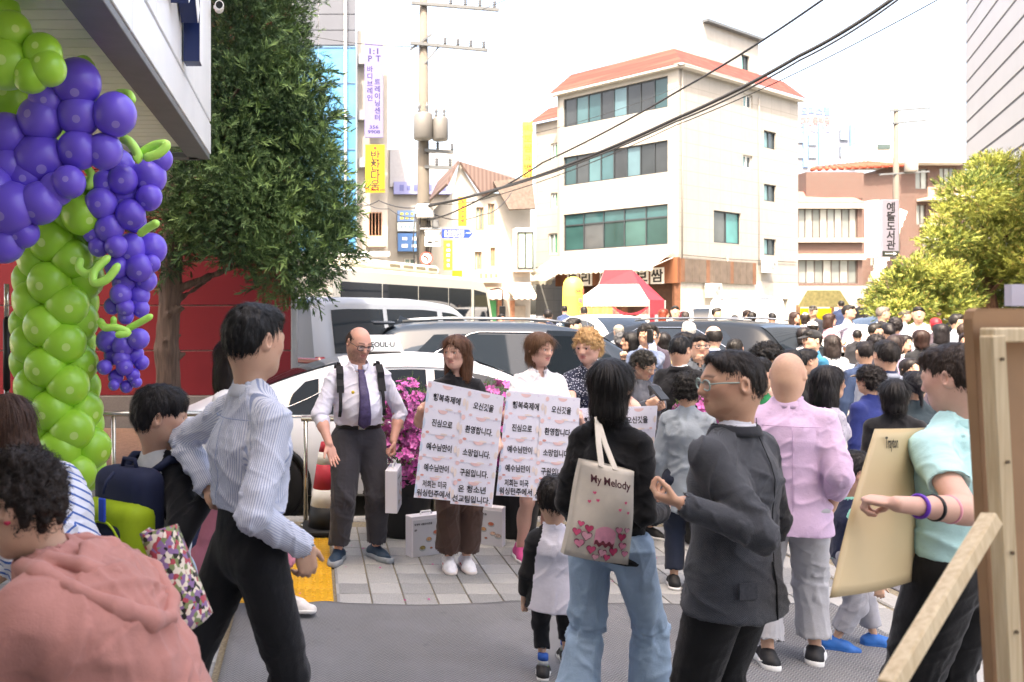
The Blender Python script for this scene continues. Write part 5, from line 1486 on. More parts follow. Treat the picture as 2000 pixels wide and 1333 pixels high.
for (xx, yy) in ((1812, 392), (1818, 442), (1845, 385)): MB().box((x_(xx), -.6, z_(yy)), (1.7, 1.1, .18)).build("balcony", M('d8d2c6', .8), h3); MB().box((x_(xx), -1.12, z_(yy - 12)), (1.7, .05, .75)).build("balcony_rail", M('a08474', .7), h3)
# ---- distant apartment block with roof lettering
Ya = 130.0; za = lambda py: CH - (py - PY) / F * Ya; xa = lambda px: (px - PX) / F * Ya
ab = thing("apartment_tower", "distant white and pale blue apartment tower with lettering on top", "building", (0, Ya, 0))
MB().box(((xa(1560) + xa(1626)) / 2, 5, za(205) / 2), (xa(1626) - xa(1555), 10, za(205))).build("wall", M('7d828c', .7, .03), ab)
MB().box(((xa(1626) + xa(1681)) / 2, 6, za(215) / 2), (xa(1681) - xa(1626), 10, za(215))).build("wall", M('6f7684', .7, .03), ab)
for x_0 in (1572, 1602, 1630, 1672): MB().box((xa(x_0), -.1 + (1 if x_0 > 1626 else 0), za(285)), (.8, .3, za(245) - za(330))).build("stripe", M('5f80ac', .7), ab)
for (xx, yy) in ((1655, 262), (1655, 295), (1586, 300), (1586, 275), (1563, 270), (1563, 300)): MB().box((xa(xx), -.06 + (.95 if xx > 1626 else 0), za(yy)), (1.2, .3, 1.6)).build("window", glass_mat('7b8a9a'), ab)
for tx, yy, col in (("오피스텔", 217, '5a7ac0'), ("대건용빌딩", 237, 'd06a6a'), ("75-0506", 252, '7f95c8')): text(tx, M(col, .6), ab, 1.5, (xa(1592), -.1, za(yy)), width=4.6, bold=.05)
# ---- white clad building at the right edge: horizontal seams run towards the street end
we = thing("clad_building", "white clad building with dark diagonal-looking seams at the right edge", "building", (0, 0, 0))
Yf = 26.0; Pf = Vector((xat(1886, Yf), Yf, 0)); dd = Vector((-.487, -.873, 0)); nn = Vector((-.873, .487, 0)).normalized()
zz = .3
MB().prism([(0, 0), (20, 0), (20, 18), (0, 18)], Pf + Vector((.873, -.487, 0)) * .015, dd, (0, 0, 1), Vector((.873, -.487, 0)) * 6).build("core", M('4a4c50', .7), we)
m_clad = M('a8a8a8', .5, .03, 1)
k = 0
while zz < 17:
    MB().prism([(0, 0), (20, 0), (20, .55), (0, .55)], Pf + Vector((0, 0, zz)), dd, (0, 0, 1), Vector((.873, -.487, 0)) * .1).build("cladding_panel", m_clad, we); zz += .63
# ------------------------------------------------------------------ trees
def leaf_mat(dark, light, nm):
    t = NT(nm); c = t.attr("col").outputs["Color"]
    t.out(c, .6, Specular_IOR_Level=.25); 
    return t.m
def sprays(blobs, per, size, rng, dark, light, nleaf=9, up=.25, tip=None, shell=(.55, 1.08), droop=0.0):
    """foliage: many small fronds, each a fan of thin leaf faces round a short axis"""
    Vs, Fs, Cs, n0 = [], [], [], 0
    dark, light = np.array(dark), np.array(light)
    for (c, r) in blobs:
        r = np.asarray(r, float) * np.ones(3); n = int(per * (r[0] * r[2]) ** .85)
        d = rng.normal(size=(n, 3)); d /= np.linalg.norm(d, axis=1, keepdims=True)
        rad = rng.uniform(shell[0], shell[1], (n, 1)) ** .7
        P = np.asarray(c) + d * r * rad * (1 + .22 * vnoise(d * 2.3 + np.asarray(c), 1.0, 3)[:, None])
        ax = d + rng.normal(0, .45, (n, 3)) + A(0, 0, up); ax /= np.linalg.norm(ax, axis=1, keepdims=True)
        s1 = np.cross(ax, rng.normal(size=(n, 3))); s1 /= np.linalg.norm(s1, axis=1, keepdims=True) + 1e-9; s2 = np.cross(ax, s1)
        L = size * rng.uniform(.6, 1.5, (n, 1)); tone = np.clip(rng.normal(.45, .25, n) + .5 * vnoise(P, 1.6, 9), 0, 1)
        for k in range(nleaf):
            t = (k + .4) / nleaf; a = k * 2.4 + rng.uniform(0, 6.28, (n, 1))
            sd = s1 * np.cos(a) + s2 * np.sin(a)
            b = P + ax * L * t * .8 + A(0, 0, -droop) * L * t * t
            dirn = ax * .75 + sd * .65; tipp = b + dirn * L * (.55 - .25 * t); w = np.cross(dirn, sd + ax * .3 + .01); w /= np.linalg.norm(w, axis=1, keepdims=True) + 1e-9
            wd = L * .043
            Vs.append(np.stack([b - w * wd, b + w * wd, tipp + w * wd * .45, tipp - w * wd * .45], 1).reshape(-1, 3))
            base = n0 + np.arange(n)[:, None] * 4 + np.arange(4); Fs.append(base); n0 += n * 4
            tt = np.clip(tone + rng.normal(0, .1, n), 0, 1)[:, None]; col = dark * (1 - tt) + light * tt
            if tip is not None:
                m = (rng.rand(n, 1) < tip[1]) * (t > .5); col = col * (1 - m) + np.array(tip[0]) * m
            Cs.append(np.repeat(col, 4, 0))
    V = np.concatenate(Vs); C = np.concatenate(Cs)
    return V, np.concatenate(Fs), np.concatenate([C, np.ones((len(C), 1))], 1)
def bark_mat(col, nm):
    t = NT(nm); co = t.coord(); c = srgb(col); st = t.noise(t.n("Mapping", {0: co, 3: (1, 1, .12)}).outputs[0], 30, 5)
    t.out(t.ramp(st, [(.3, tuple(x * .45 for x in c)), (.7, c)]), .9); t.bump(st, .9, .03); return t.m
rng = np.random.RandomState(11)
tr = thing("conifer_tree", "tall dark green juniper tree with bare lower trunk before the red wall", "tree", (xat(330, 9.9), 9.9, .15))
tx, ty = xat(330, 9.9), 9.9
S = SDF()
tp_ = [(0, 0, -.2, .19), (.0, .02, .5, .155), (-.03, 0, 1.2, .14), (.02, .02, 2.0, .125), (.06, .0, 2.9, .11), (.16, 0, 4.2, .085), (.3, .05, 6.0, .05)]
for a_, b_ in zip(tp_, tp_[1:]): S.cap(a_[:3], b_[:3], a_[3], b_[3], k=.05)
for (z_, dx_, dy_, dz_, r_) in ((1.9, 1.3, -.2, .5, .05), (2.4, 1.7, -.4, .55, .055), (2.3, -.7, -.3, .5, .04), (2.9, 1.5, .3, .9, .05), (3.2, .9, -.6, 1.0, .045), (1.75, .5, .3, .35, .035), (3.4, -.6, -.4, 1.0, .04)):
    S.cap((.02, 0, z_), (dx_, dy_, z_ + dz_), r_, r_ * .4, k=.05)
for i in range(14):
    a_ = rng.uniform(0, 6.28); z_ = rng.uniform(.4, 1.9); S.cap((.02 + .1 * math.cos(a_), .1 * math.sin(a_), z_), (.02 + .17 * math.cos(a_), .17 * math.sin(a_), z_ + .03), .035, .02, k=.04)
V, Fc = S.mesh(.022); N = vnormals(V, Fc); V = V + N * (vnoise(V * A(1, 1, .2), 26, 4) * .014)[:, None]
mesh_obj("trunk", V, Fc, bark_mat('6b574b', "juniper_bark"), tr, True)
bl = []
for (x, y, r) in ((440, -70, 110), (520, -40, 80), (480, 60, 95), (540, 110, 75), (590, 160, 55), (470, 180, 110), (580, 250, 70), (600, 215, 55), (500, 300, 120), (590, 350, 80), (640, 400, 60), (600, 440, 95), (480, 420, 110), (390, 385, 80), (560, 510, 80), (630, 500, 55), (430, 320, 95), (345, 430, 48), (590, 560, 42), (395, 455, 48), (650, 445, 42), (520, 200, 100), (330, 520, 22), (620, 300, 45), (470, 470, 60), (440, 250, 90)):
    Yb_ = rng.uniform(9.25, 9.95); p = at(x, y, Yb_); rr_ = r / F * Yb_
    bl.append(((p.x - tx, p.y - ty, p.z - .15), (rr_, rr_ * .85, rr_ * .85)))
for (x, y, r) in ((430, 0, 130), (500, 120, 120), (440, 230, 130), (540, 330, 120), (560, 430, 110), (440, 400, 110), (520, 20, 100)):
    p = at(x, y, 10.7); rr_ = r / F * 10.7; bl.append(((p.x - tx, p.y - ty, p.z - .15), (rr_, rr_ * .5, rr_)))
V, Fc, C = sprays(bl, 3900, .085, rng, (.018, .046, .024), (.10, .18, .06), 9, .3, None)
V2, F2, C2 = sprays(bl[:26], 260, .19, rng, (.03, .07, .03), (.14, .23, .07), 12, .15, None, (.9, 1.15), .25)
F2 = F2 + len(V); V = np.concatenate([V, V2]); Fc = np.concatenate([Fc, F2]); C = np.concatenate([C, C2])
mesh_obj("crown", V, Fc, leaf_mat(0, 0, "juniper_foliage"), tr, False, None, {"col": C})
def pine(label, px, py_top, Y, blobs, trunk_px, light=(.42, .44, .09), dark=(.09, .14, .03), per=1900, size=.16):
    gx = xat(trunk_px, Y); o = thing("pine_tree", label, "tree", (gx, Y, gz(Y) - .05)); g0 = gz(Y) - .05
    mb = MB(); top = at(px, py_top, Y).z - g0
    mb.tube([(0, 0, -.1), (.1, 0, top * .3), (-.05, .1, top * .6), (.1, 0, top * .95)], [.16, .13, .09, .03], 10)
    for i in range(9):
        z_ = top * (.25 + .07 * i); a_ = i * 2.3; mb.tube([(0, 0, z_), (.4 * math.cos(a_), .3 * math.sin(a_), z_ + .2), (.8 * math.cos(a_), .5 * math.sin(a_), z_ + .32)], [.05, .03, .012], 6)
    mb.build("trunk", bark_mat('7d5a44', "pine_bark"), o, True)
    bl = []
    for (x, y, r) in blobs:
        y_ = Y + rng.uniform(-.8, .8); p = at(x, y, y_); q = r / F * y_; bl.append(((p.x - gx, p.y - Y, p.z - g0), (q, q, q * .75)))
    V, Fc, C = sprays(bl, per, size, rng, dark, light, 11, .7, ((.5, .36, .1), .12), (.3, 1.05))
    mesh_obj("crown", V, Fc, leaf_mat(0, 0, "pine_foliage"), o, False, None, {"col": C})
pine("large sunlit yellow green pine tree at the right edge", 1920, 300, 18.5, [(1960, 350, 60), (1900, 380, 60), (1985, 410, 70), (1890, 440, 60), (1850, 470, 45), (1940, 480, 75), (1990, 500, 60), (1875, 520, 60), (1920, 560, 60), (1975, 570, 60), (1850, 570, 55), (1930, 330, 35), (2040, 400, 80), (2040, 520, 80)], 1930)
pine("low bushy young pine left of the larger pine tree", 1780, 495, 17.5, [(1785, 525, 32), (1755, 560, 42), (1800, 560, 45), (1840, 540, 40), (1720, 590, 32), (1770, 600, 42), (1820, 605, 42), (1860, 600, 40), (1740, 610, 30)], 1790, per=2200, size=.14)
# ------------------------------------------------------------------ planters with azaleas
m_pot = M('16171a', .45, .15, 8, bump=(40, .15, .004))
def flowerpot(label, px, Y, bloom_px, n=420, top=1.15, seed=1, col=((.62, .10, .42), (.80, .25, .60))):
    r2 = np.random.RandomState(seed); x0 = xat(px, Y)
    o = thing("flower_pot", label, "planter", (x0, Y, 0), 0, "black pots of pink azaleas along the railing")
    MB().lathe([(.17, 0), (.185, .02), (.225, .3), (.245, .46), (.262, .47), (.265, .52), (.245, .525), (.235, .49)], 32).build("pot", m_pot, o, True)
    MB().lathe([(.01, .47), (.236, .475)], 24, cap=False).build("soil", M('3a2c22', .95, .3, 30), o)
    bl = [((r2.uniform(-.16, .16), r2.uniform(-.16, .16), .62 + .09 * i), (.2, .18, .16)) for i in range(int((top - .55) / .09))]
    V, Fc, C = sprays(bl, 4200, .06, r2, (.03, .06, .012), (.14, .24, .04), 5, .4)
    mesh_obj("leaves", V, Fc, leaf_mat(0, 0, "azalea_leaf"), o, False, None, {"col": C})["kind"] = "stuff"
    mb = MB(); V, Fs, Cs = [], [], []
    for i in range(n):
        c, r = bl[r2.randint(len(bl))]; d = unit(r2.normal(size=3)); 
        if d[1] > .55: d[1] = -d[1]
        p = np.asarray(c) + d * np.asarray(r) * r2.uniform(.9, 1.25); ax = unit(d + r2.normal(0, .3, 3)); s1 = unit(np.cross(ax, r2.normal(size=3))); s2 = np.cross(ax, s1)
        rr_ = r2.uniform(.022, .036); t_ = r2.rand(); cc = np.array(col[0]) * (1 - t_) + np.array(col[1]) * t_
        for k in range(5):
            a_ = k * 1.2566; e1 = s1 * math.cos(a_) + s2 * math.sin(a_); e2 = -s1 * math.sin(a_) + s2 * math.cos(a_)
            b_ = len(V); V += [p, p + e1 * rr_ * .7 + e2 * rr_ * .42 + ax * rr_ * .5, p + e1 * rr_ * 1.25 + ax * rr_ * .45, p + e1 * rr_ * .7 - e2 * rr_ * .42 + ax * rr_ * .5]
            Fs.append((b_, b_ + 1, b_ + 2, b_ + 3)); Cs += [cc * .8, cc, cc * 1.1, cc]
    V = np.array(V); Cs = np.clip(np.array(Cs), 0, 1)
    mesh_obj("blossoms", V, np.array(Fs), leaf_mat(0, 0, "azalea_petal"), o, True, None, {"col": np.concatenate([Cs, np.ones((len(Cs), 1))], 1)})["kind"] = "stuff"
flowerpot("black pot of bright pink azaleas beside the man in the tie", 788, 6.68, 0, 620, 1.15, 2)
flowerpot("black pot of azaleas behind the middle message board", 1000, 6.68, 0, 420, 1.1, 3)
flowerpot("black pot of pink azaleas between the grey jackets", 1385, 6.4, 0, 520, 1.08, 4)
# ------------------------------------------------------------------ railing, cone
m_steel = M('b9b3a6', .22, .06, 3, metal=.95)
def railing(label, X0, X1, Y, h, posts):
    o = thing("handrail", label, "railing", (0, Y, 0))
    MB().tube([(X0, 0, h), (X1, 0, h)], .024, 12).build("rail", m_steel, o, True)
    for p in posts: MB().tube([(p, 0, 0), (p, 0, h - .02)], .019, 10).build("post", m_steel, o, True); MB().lathe([(.05, 0), (.05, .012), (.03, .02)], 16, (p, 0, 0)).build("base_plate", m_steel, o, True)
railing("steel handrail behind the man with the tie and the flower pots", xat(588, 6.95), 4.6, 6.95, .905, [xat(597, 6.95), 1.05, 2.25, 3.4, 4.5])
railing("steel handrail at the foot of the red wall, left", -3.3, xat(430, 7.0), 7.0, .94, [xat(222, 7.0), -2.9])
cn = thing("traffic_cone", "red and white traffic cone with black base by the handrail", "cone", (xat(634, 6.75), 6.75, 0))
MB().box((0, 0, .025), (.36, .36, .05), bev=.015).build("base", M('17181a', .7, .15), cn)
for (r0, z0, r1, z1, c_) in ((.14, .05, .118, .22, '1b1c1e'), (.118, .22, .096, .36, 'd9d6d0'), (.096, .36, .066, .56, 'b5303f'), (.066, .56, .048, .66, 'd9d6d0'), (.048, .66, .03, .74, 'b5303f')):
    MB().lathe([(r0, z0), (r1, z1)], 24).build("band", M(c_, .6, .1), cn, True)
# ------------------------------------------------------------------ cars
m_glassd = NT("car_glass"); m_glassd = m_glassd.out((.012, .017, .023), .03, Specular_IOR_Level=.42)
m_chrome = M('d5d7da', .12, .03, metal=1.0); m_tyre = M('131313', .85, .1); m_rim = M('a7aaad', .3, .06, metal=.9); m_blk = M('0e0f10', .5, .1)
m_tail = M('7d0d10', .2, .05, coat=.6); m_head = M('d5dade', .1, .03, coat=.8)
def paint(col, metal=.0, rough=.5): return M(col, rough, .03, 1.0, metal=metal, spec=.08, coat=.42)
def car(name, label, cat, loc, yaw, st, W, col, wins, wheels, wr=.33, metal=0.0, chrome=True, group=None, open_door=None, roof_rails=False, plate=True, glass_top=None):
    """st: stations (x, sill z, belt z, roof z, half width at belt, half width at roof) from tail to nose; local +x is forward"""
    o = thing(name, label, cat, loc, yaw * D2R, group); st = np.array(st, float); pm_ = paint(col, metal)
    n = 64; xs = np.linspace(st[0, 0], st[-1, 0], n)
    def sm(k):
        y = np.interp(xs, st[:, 0], st[:, k]); yp = np.concatenate([np.full(3, y[0]), y, np.full(3, y[-1])]); return np.convolve(yp, A(1, 2, 3, 4, 3, 2, 1) / 16, 'valid')
    zs_, zb, zr_, wb_, wt = sm(1), sm(2), np.maximum(sm(3), sm(2) + .01), sm(4) * W / 2, sm(5) * W / 2
    end = 1 - .14 * np.exp(-((xs - xs[0]) / .12) ** 2) - .2 * np.exp(-((xs - xs[-1]) / .2) ** 2)
    wb_ *= end; wt *= end
    rows = []
    for i in range(n):
        x = xs[i]; z0, z1, z2 = zs_[i], zb[i], zr_[i]; rh = z2 - z1
        sec = [(0, z0), (wb_[i] * .8, z0), (wb_[i] * .95, z0 + .05), (wb_[i] * 1.0, z0 + (z1 - z0) * .35), (wb_[i] * 1.01, z0 + (z1 - z0) * .62), (wb_[i] * .985, z1 - .03), (wb_[i] * .965, z1),
               (wb_[i] * .965 + (wt[i] - wb_[i] * .965) * .92, z1 + rh * .86), (wt[i] * .93, z1 + rh * .965), (wt[i] * .6, z2), (0, z2 + .015 * min(1, rh * 3))]
        rows.append([(x, -y, z) for y, z in sec] + [(x, y, z) for y, z in sec[-2:0:-1]])
    m = len(rows[0]); V = [p for r_ in rows for p in r_]
    Fs = [(i * m + j, i * m + (j + 1) % m, (i + 1) * m + (j + 1) % m, (i + 1) * m + j) for i in range(n - 1) for j in range(m)] + [tuple(range(m - 1, -1, -1)), tuple((n - 1) * m + j for j in range(m))]
    b_ = MB().add(V, Fs).build("body", pm_, o, True); auto_smooth(b_, 50)
    def P(x, s_, t, off=.008):      # point on the glasshouse side; s_=-1/+1, t 0 belt..1 roof edge
        z1, z2 = np.interp(x, xs, zb), np.interp(x, xs, zr_); w0, w1 = np.interp(x, xs, wb_) * .965, np.interp(x, xs, wt)
        return (x, s_ * (w0 + (w1 - w0) * .92 * t + off), z1 + (z2 - z1) * .86 * t)
    for s_ in (-1, 1):
        for (a, b, kind) in wins:
            k = 10
            def fn(u, v):
                x = a + (b - a) * u; t = .06 + .86 * v
                if kind == 'q': x = a + (b - a) * (1 - (1 - u) * (1 - .75 * v)); 
                if kind == 'f': x = a + (b - a) * u * (1 - .30 * v)
                return P(x, s_, t)
            MB().grid(fn, k, 4).build("side_window", m_glassd, o, True, fix=False)
        if chrome:
            a, b = wins[0][0] - .05, wins[-1][1] + .05
            pts = [P(a + (b - a) * i / 24, s_, .01, .012) for i in range(25)]; MB().tube(pts, .0065, 5).build("trim", m_chrome, o, True)
            x0, x1 = wins[0][0], wins[-1][1]
            pts = [P(x0 + (x1 - x0) * (i / 24), s_, min(.97, .06 + 2.6 * (i / 24)) if i < 12 else min(.97, .06 + 3.1 * (1 - i / 24)), .012) for i in range(25)]; MB().tube(pts, .0065, 5).build("trim", m_chrome, o, True)
        if roof_rails:
            x0, x1 = wins[0][0] + .15, wins[-1][1] - .7; pts = [(x, s_ * np.interp(x, xs, wt) * .82, np.interp(x, xs, zr_) + .05) for x in np.linspace(x0, x1, 9)]; MB().tube(pts, .018, 6).build("roof_rail", M('8a8d90', .3, metal=.8), o, True)
    # windscreen and rear window: where the roof line climbs
    def top_glass(xa_, xb_, nm):
        def fn(u, v):
            x = xa_ + (xb_ - xa_) * v; w = np.interp(x, xs, wt) * .86; y = (2 * u - 1) * w; z = np.interp(x, xs, zr_) + .012 * (1 - (2 * u - 1) ** 2) + .006
            return (x, y, z)
        MB().grid(fn, 8, 8).build(nm, m_glassd, o, True, fix=False)
    if glass_top:
        top_glass(*glass_top[0], "rear_window"); top_glass(*glass_top[1], "windscreen")
    for wx in wheels:
        for s_ in (-1, 1):
            yy = s_ * (np.interp(wx, xs, wb_) * 1.0 - .06)
            w_ = MB(); w_.lathe([(wr * .62, -.1), (wr * .95, -.105), (wr, -.08), (wr, .08), (wr * .95, .105), (wr * .62, .1)], 28)
            q = w_.build("wheel", m_tyre, o, True); q.rotation_euler = (math.pi / 2, 0, 0); q.location = (wx, yy, wr)
            r_ = MB(); r_.lathe([(wr * .64, -.098), (wr * .6, -.085)], 24)
            for k in range(5): a_ = k * 1.2566; r_.bar((0, 0, -.09), (wr * .6 * math.cos(a_), wr * .6 * math.sin(a_), -.09), .03, .07)
            r_.lathe([(.05, -.1), (.05, -.08)], 12); r_.build("rim", m_rim, q, False).scale = (1, 1, -1 if s_ < 0 else 1)
            ar = [(wx + wr * 1.14 * math.cos(t_), yy + s_ * .075, wr + wr * 1.14 * math.sin(t_)) for t_ in np.linspace(-.2, math.pi + .2, 16)]; MB().tube(ar, .03, 6).build("wheel_arch", m_blk, o, True)
            MB().lathe([(wr * 1.12, 0), (.02, .002)], 24, cap=False).build("wheel_well", m_blk, o).matrix_local = Matrix.Translation((wx, yy + s_ * .068, wr)) @ Matrix.Rotation(math.pi / 2, 4, 'X')
    L0, L1 = xs[0], xs[-1]
    for s_ in (-1, 1):
        zt_ = np.interp(L0 + .1, xs, zb) - .06; MB().box((L0 + .09, s_ * W * .34, zt_), (.22, W * .26, .13), bev=.04).build("tail_light", m_tail, o)
        zt_ = np.interp(L1 - .25, xs, zb) - .08; MB().box((L1 - .2, s_ * W * .34, zt_), (.36, W * .2, .12), bev=.04).build("headlight", m_head, o)
        xm_ = wins[-1][1] - .12; MB().box((xm_, s_ * (np.interp(xm_, xs, wb_) + .08), np.interp(xm_, xs, zb) + .08), (.12, .2, .14), bev=.04).build("wing_mirror", pm_, o)
        for (a, b, kind) in wins[:-1] if len(wins) > 1 else []:
            if kind != 'q': MB().bar(P(b + .035, s_, -.55, .004), P(b + .035, s_, .0, .0065), .01, .006).build("door_seam", m_blk, o); MB().box((a + .2, s_ * (np.interp(a, xs, wb_) * 1.005), np.interp(a, xs, zb) - .1), (.2, .03, .03), bev=.01).build("door_handle", pm_, o)
    if plate: MB().box((L0 - .004, 0, np.interp(L0, xs, zs_) + .35), (.02, .52, .12), bev=.004).build("number_plate", M('e2e2de', .5), o)
    return o, P, xs, zr_, wt
SEDAN = [(0, .3, .82, .86, .93, .75), (.22, .24, .93, 1.0, 1.0, .8), (.65, .22, .96, 1.10, 1.0, .76), (1.15, .2, .96, 1.30, 1.0, .72), (1.7, .2, .95, 1.46, 1.0, .70), (2.3, .2, .93, 1.5, 1.0, .70), (2.9, .2, .92, 1.46, 1.0, .69), (3.35, .2, .91, 1.28, 1.0, .72), (3.8, .2, .90, 1.0, 1.0, .8), (4.3, .22, .84, .88, .98, .8), (4.7, .26, .72, .76, .92, .75), (4.88, .32, .6, .62, .85, .7)]
SUV = [(0, .4, .95, 1.0, .95, .8), (.12, .32, 1.02, 1.25, 1.0, .78), (.45, .28, 1.04, 1.66, 1.0, .74), (1.2, .26, 1.03, 1.71, 1.0, .74), (2.4, .26, 1.02, 1.70, 1.0, .74), (3.0, .26, 1.01, 1.60, 1.0, .73), (3.5, .26, 1.0, 1.28, 1.0, .76), (3.85, .26, 1.0, 1.08, 1.0, .85), (4.4, .28, .96, 1.0, .99, .85), (4.75, .32, .85, .9, .94, .8), (4.9, .38, .7, .72, .88, .8)]
VAN = [(0, .4, 1.05, 1.85, .97, .84), (.1, .3, 1.06, 1.94, 1.0, .84), (.6, .28, 1.06, 1.98, 1.0, .84), (2.6, .28, 1.05, 1.97, 1.0, .83), (3.5, .28, 1.04, 1.88, 1.0, .82), (4.0, .28, 1.03, 1.62, 1.0, .8), (4.5, .28, 1.02, 1.22, 1.0, .82), (4.8, .3, .98, 1.04, .98, .82), (5.1, .36, .8, .84, .9, .8)]
yt = 8.35
ct, Pt, xs_, zr_, wt_ = car("taxi", "white taxi sedan parked behind the handrail with a roof sign", "car", (-1.36, yt, -.10), 0, SEDAN, 1.84, 'e4e6e8', [(.92, 1.42, 'q'), (1.5, 2.42, 'n'), (2.5, 3.5, 'f')], (.95, 3.85), glass_top=((.7, 1.62), (2.95, 3.75)))
rs = MB().prism([(-.28, 0), (.28, 0), (.22, .17), (-.22, .17)], (2.0, -.13, 1.505), (1, 0, 0), (0, 0, 1), (0, .26, 0)).build("roof_sign", M('eceff0', .3, .02, coat=.3), ct)
text("SEOUL·U", M('2f3c40', .5), rs, .07, (2.05, -.134, 1.585), (1, 0, 0), (0, 0, 1), "lettering", bold=.002)
MB().box((2.0, 0, 1.5), (.5, .3, .03), bev=.01).build("sign_base", m_blk, rs)
cs, Ps_, xs_, zr_, wt_ = car("suv", "dark grey estate car with chrome window line behind the white taxi", "car", (xat(700, 10.9) - .1, 10.9, gz(10.4)), -3, SUV, 1.95, '2b333d', [(.5, 1.2, 'q'), (1.28, 2.2, 'n'), (2.3, 3.4, 'f')], (.95, 3.85), .37, .15, roof_rails=True, glass_top=((.14, .46), (2.95, 3.8)))
MB().box((.42, 0, 1.70), (.28, 1.3, .035), bev=.012).build("spoiler", paint('2b333d', .15), cs)
MB().prism([(0, 0), (.2, 0), (.03, .085)], (.62, -.01, 1.71), (1, 0, 0), (0, 0, 1), (0, .02, 0)).build("antenna", paint('2b333d', .15), cs)
dv = MB(); dv.prism([(0, .3), (.95, .3), (.95, 1.0), (.72, 1.62), (.12, 1.62), (0, 1.0)], (2.28, -.97, .0), Vector((.35, -.94, 0)).normalized(), (0, 0, 1), Vector((.94, .35, 0)) * .05)
dvo = dv.build("open_door", paint('2b333d', .15), cs); gl_ = MB().prism([(.08, 1.03), (.9, 1.03), (.7, 1.56), (.16, 1.56)], (2.27, -.975, .0), Vector((.35, -.94, 0)).normalized(), (0, 0, 1), Vector((.94, .35, 0)) * .07).build("side_window", m_glassd, dvo)
van_dir = math.degrees(math.atan2(4.1, 3.06))
car("van", "silver passenger van seen between the red wall and the bus", "van", (-.52, 12.9, gz(13)), 44, VAN, 1.95, '7f868f', [(.3, 1.5, 'n'), (1.6, 2.95, 'n'), (3.1, 4.15, 'f')], (.9, 4.15), .34, .2, False, glass_top=((.0, .09), (3.55, 4.6)))
car("suv", "dark grey car with tailgate towards us in the right-hand crowd", "car", (xat(1545, 13.2), 12.6, gz(13)), 124, [(a, b * .94, c * .93, d * .93, e, f) for a, b, c, d, e, f in SUV], 1.9, '1c2025', [(.5, 1.15, 'q'), (1.22, 2.2, 'n'), (2.3, 3.4, 'f')], (.95, 3.85), .37, .1, True, roof_rails=True, glass_top=((.13, .5), (2.95, 3.8)))
car("minivan", "white minivan parked in front of the cream building", "van", (xat(1442, 21), 20.6, gz(21)), 62, VAN, 1.92, 'e6e6e4', [(.3, 1.5, 'n'), (1.6, 2.95, 'n'), (3.1, 4.15, 'f')], (.9, 4.15), .34, 0, False, glass_top=((.0, .09), (3.55, 4.6)))
car("car", "white car half hidden left of the white minivan", "car", (xat(1372, 24.5), 23.6, gz(24)), 72, SUV, 1.85, 'e8e8e6', [(.5, 1.15, 'q'), (1.22, 2.2, 'n'), (2.3, 3.4, 'f')], (.95, 3.85), .35, 0, False, glass_top=((.13, .5), (2.95, 3.8)))
car("car", "white hatchback parked before the shops, left of the tent", "car", (xat(1098, 22), 22, gz(21)), -82, SEDAN, 1.84, 'e9e9e6', [(.92, 1.42, 'q'), (1.5, 2.42, 'n'), (2.5, 3.5, 'f')], (.95, 3.85), glass_top=((.7, 1.62), (2.95, 3.75)))
car("car", "white car far off beyond the right-hand crowd", "car", (xat(1630, 26), 26, gz(26)), 5, SEDAN, 1.84, 'e6e7e8', [(.92, 1.42, 'q'), (1.5, 2.42, 'n'), (2.5, 3.5, 'f')], (.95, 3.85), glass_top=((.7, 1.62), (2.95, 3.75)))
# bus
bdx, bdy = 3.4, 5.9; bl_ = math.hypot(bdx, bdy); byaw = math.degrees(math.atan2(bdy, bdx))
bus = thing("minibus", "cream minibus with rooftop air conditioner and dark windows", "bus", (xat(560, 15.6), 15.0, gz(15.5)), 56 * D2R)
m_cream_b = paint('c0beb2'); BL, BW, BH = 7.6, 2.05, 2.40
prof = [(0, .35), (BL - .1, .35), (BL, .9), (BL - .10, 1.35), (BL - .42, 2.14), (BL - .75, BH - .04), (BL - 1.3, BH), (.3, BH), (.06, BH - .1), (0, BH - .3)]
mb = MB()
def bsec(k):
    return [(x, z) for x, z in prof]
n_ = len(prof); ys = [(-BW / 2, .0), (-BW / 2 + .0, 0), (-BW / 2 + .14, .10), (BW / 2 - .14, .10), (BW / 2, 0)]
V = []; 
for (y_, ex_) in ((-BW / 2, 0), (-BW / 2 + .06, .05), (-BW / 2 + .2, .08), (BW / 2 - .2, .08), (BW / 2 - .06, .05), (BW / 2, 0)):
    for (x, z) in prof: V.append((x + (ex_ if x > BL / 2 else -ex_ * .3), y_, z + (ex_ if z > 1.5 else 0) - (.05 if z > 2.4 and abs(y_) == BW / 2 else 0)))
Fs = [tuple(range(n_)), tuple(range(6 * n_ - 1, 5 * n_ - 1, -1))] + [(k * n_ + i, k * n_ + (i + 1) % n_, (k + 1) * n_ + (i + 1) % n_, (k + 1) * n_ + i) for k in range(5) for i in range(n_)]
auto_smooth(mb.add(V, Fs).build("body", m_cream_b, bus, True), 35)
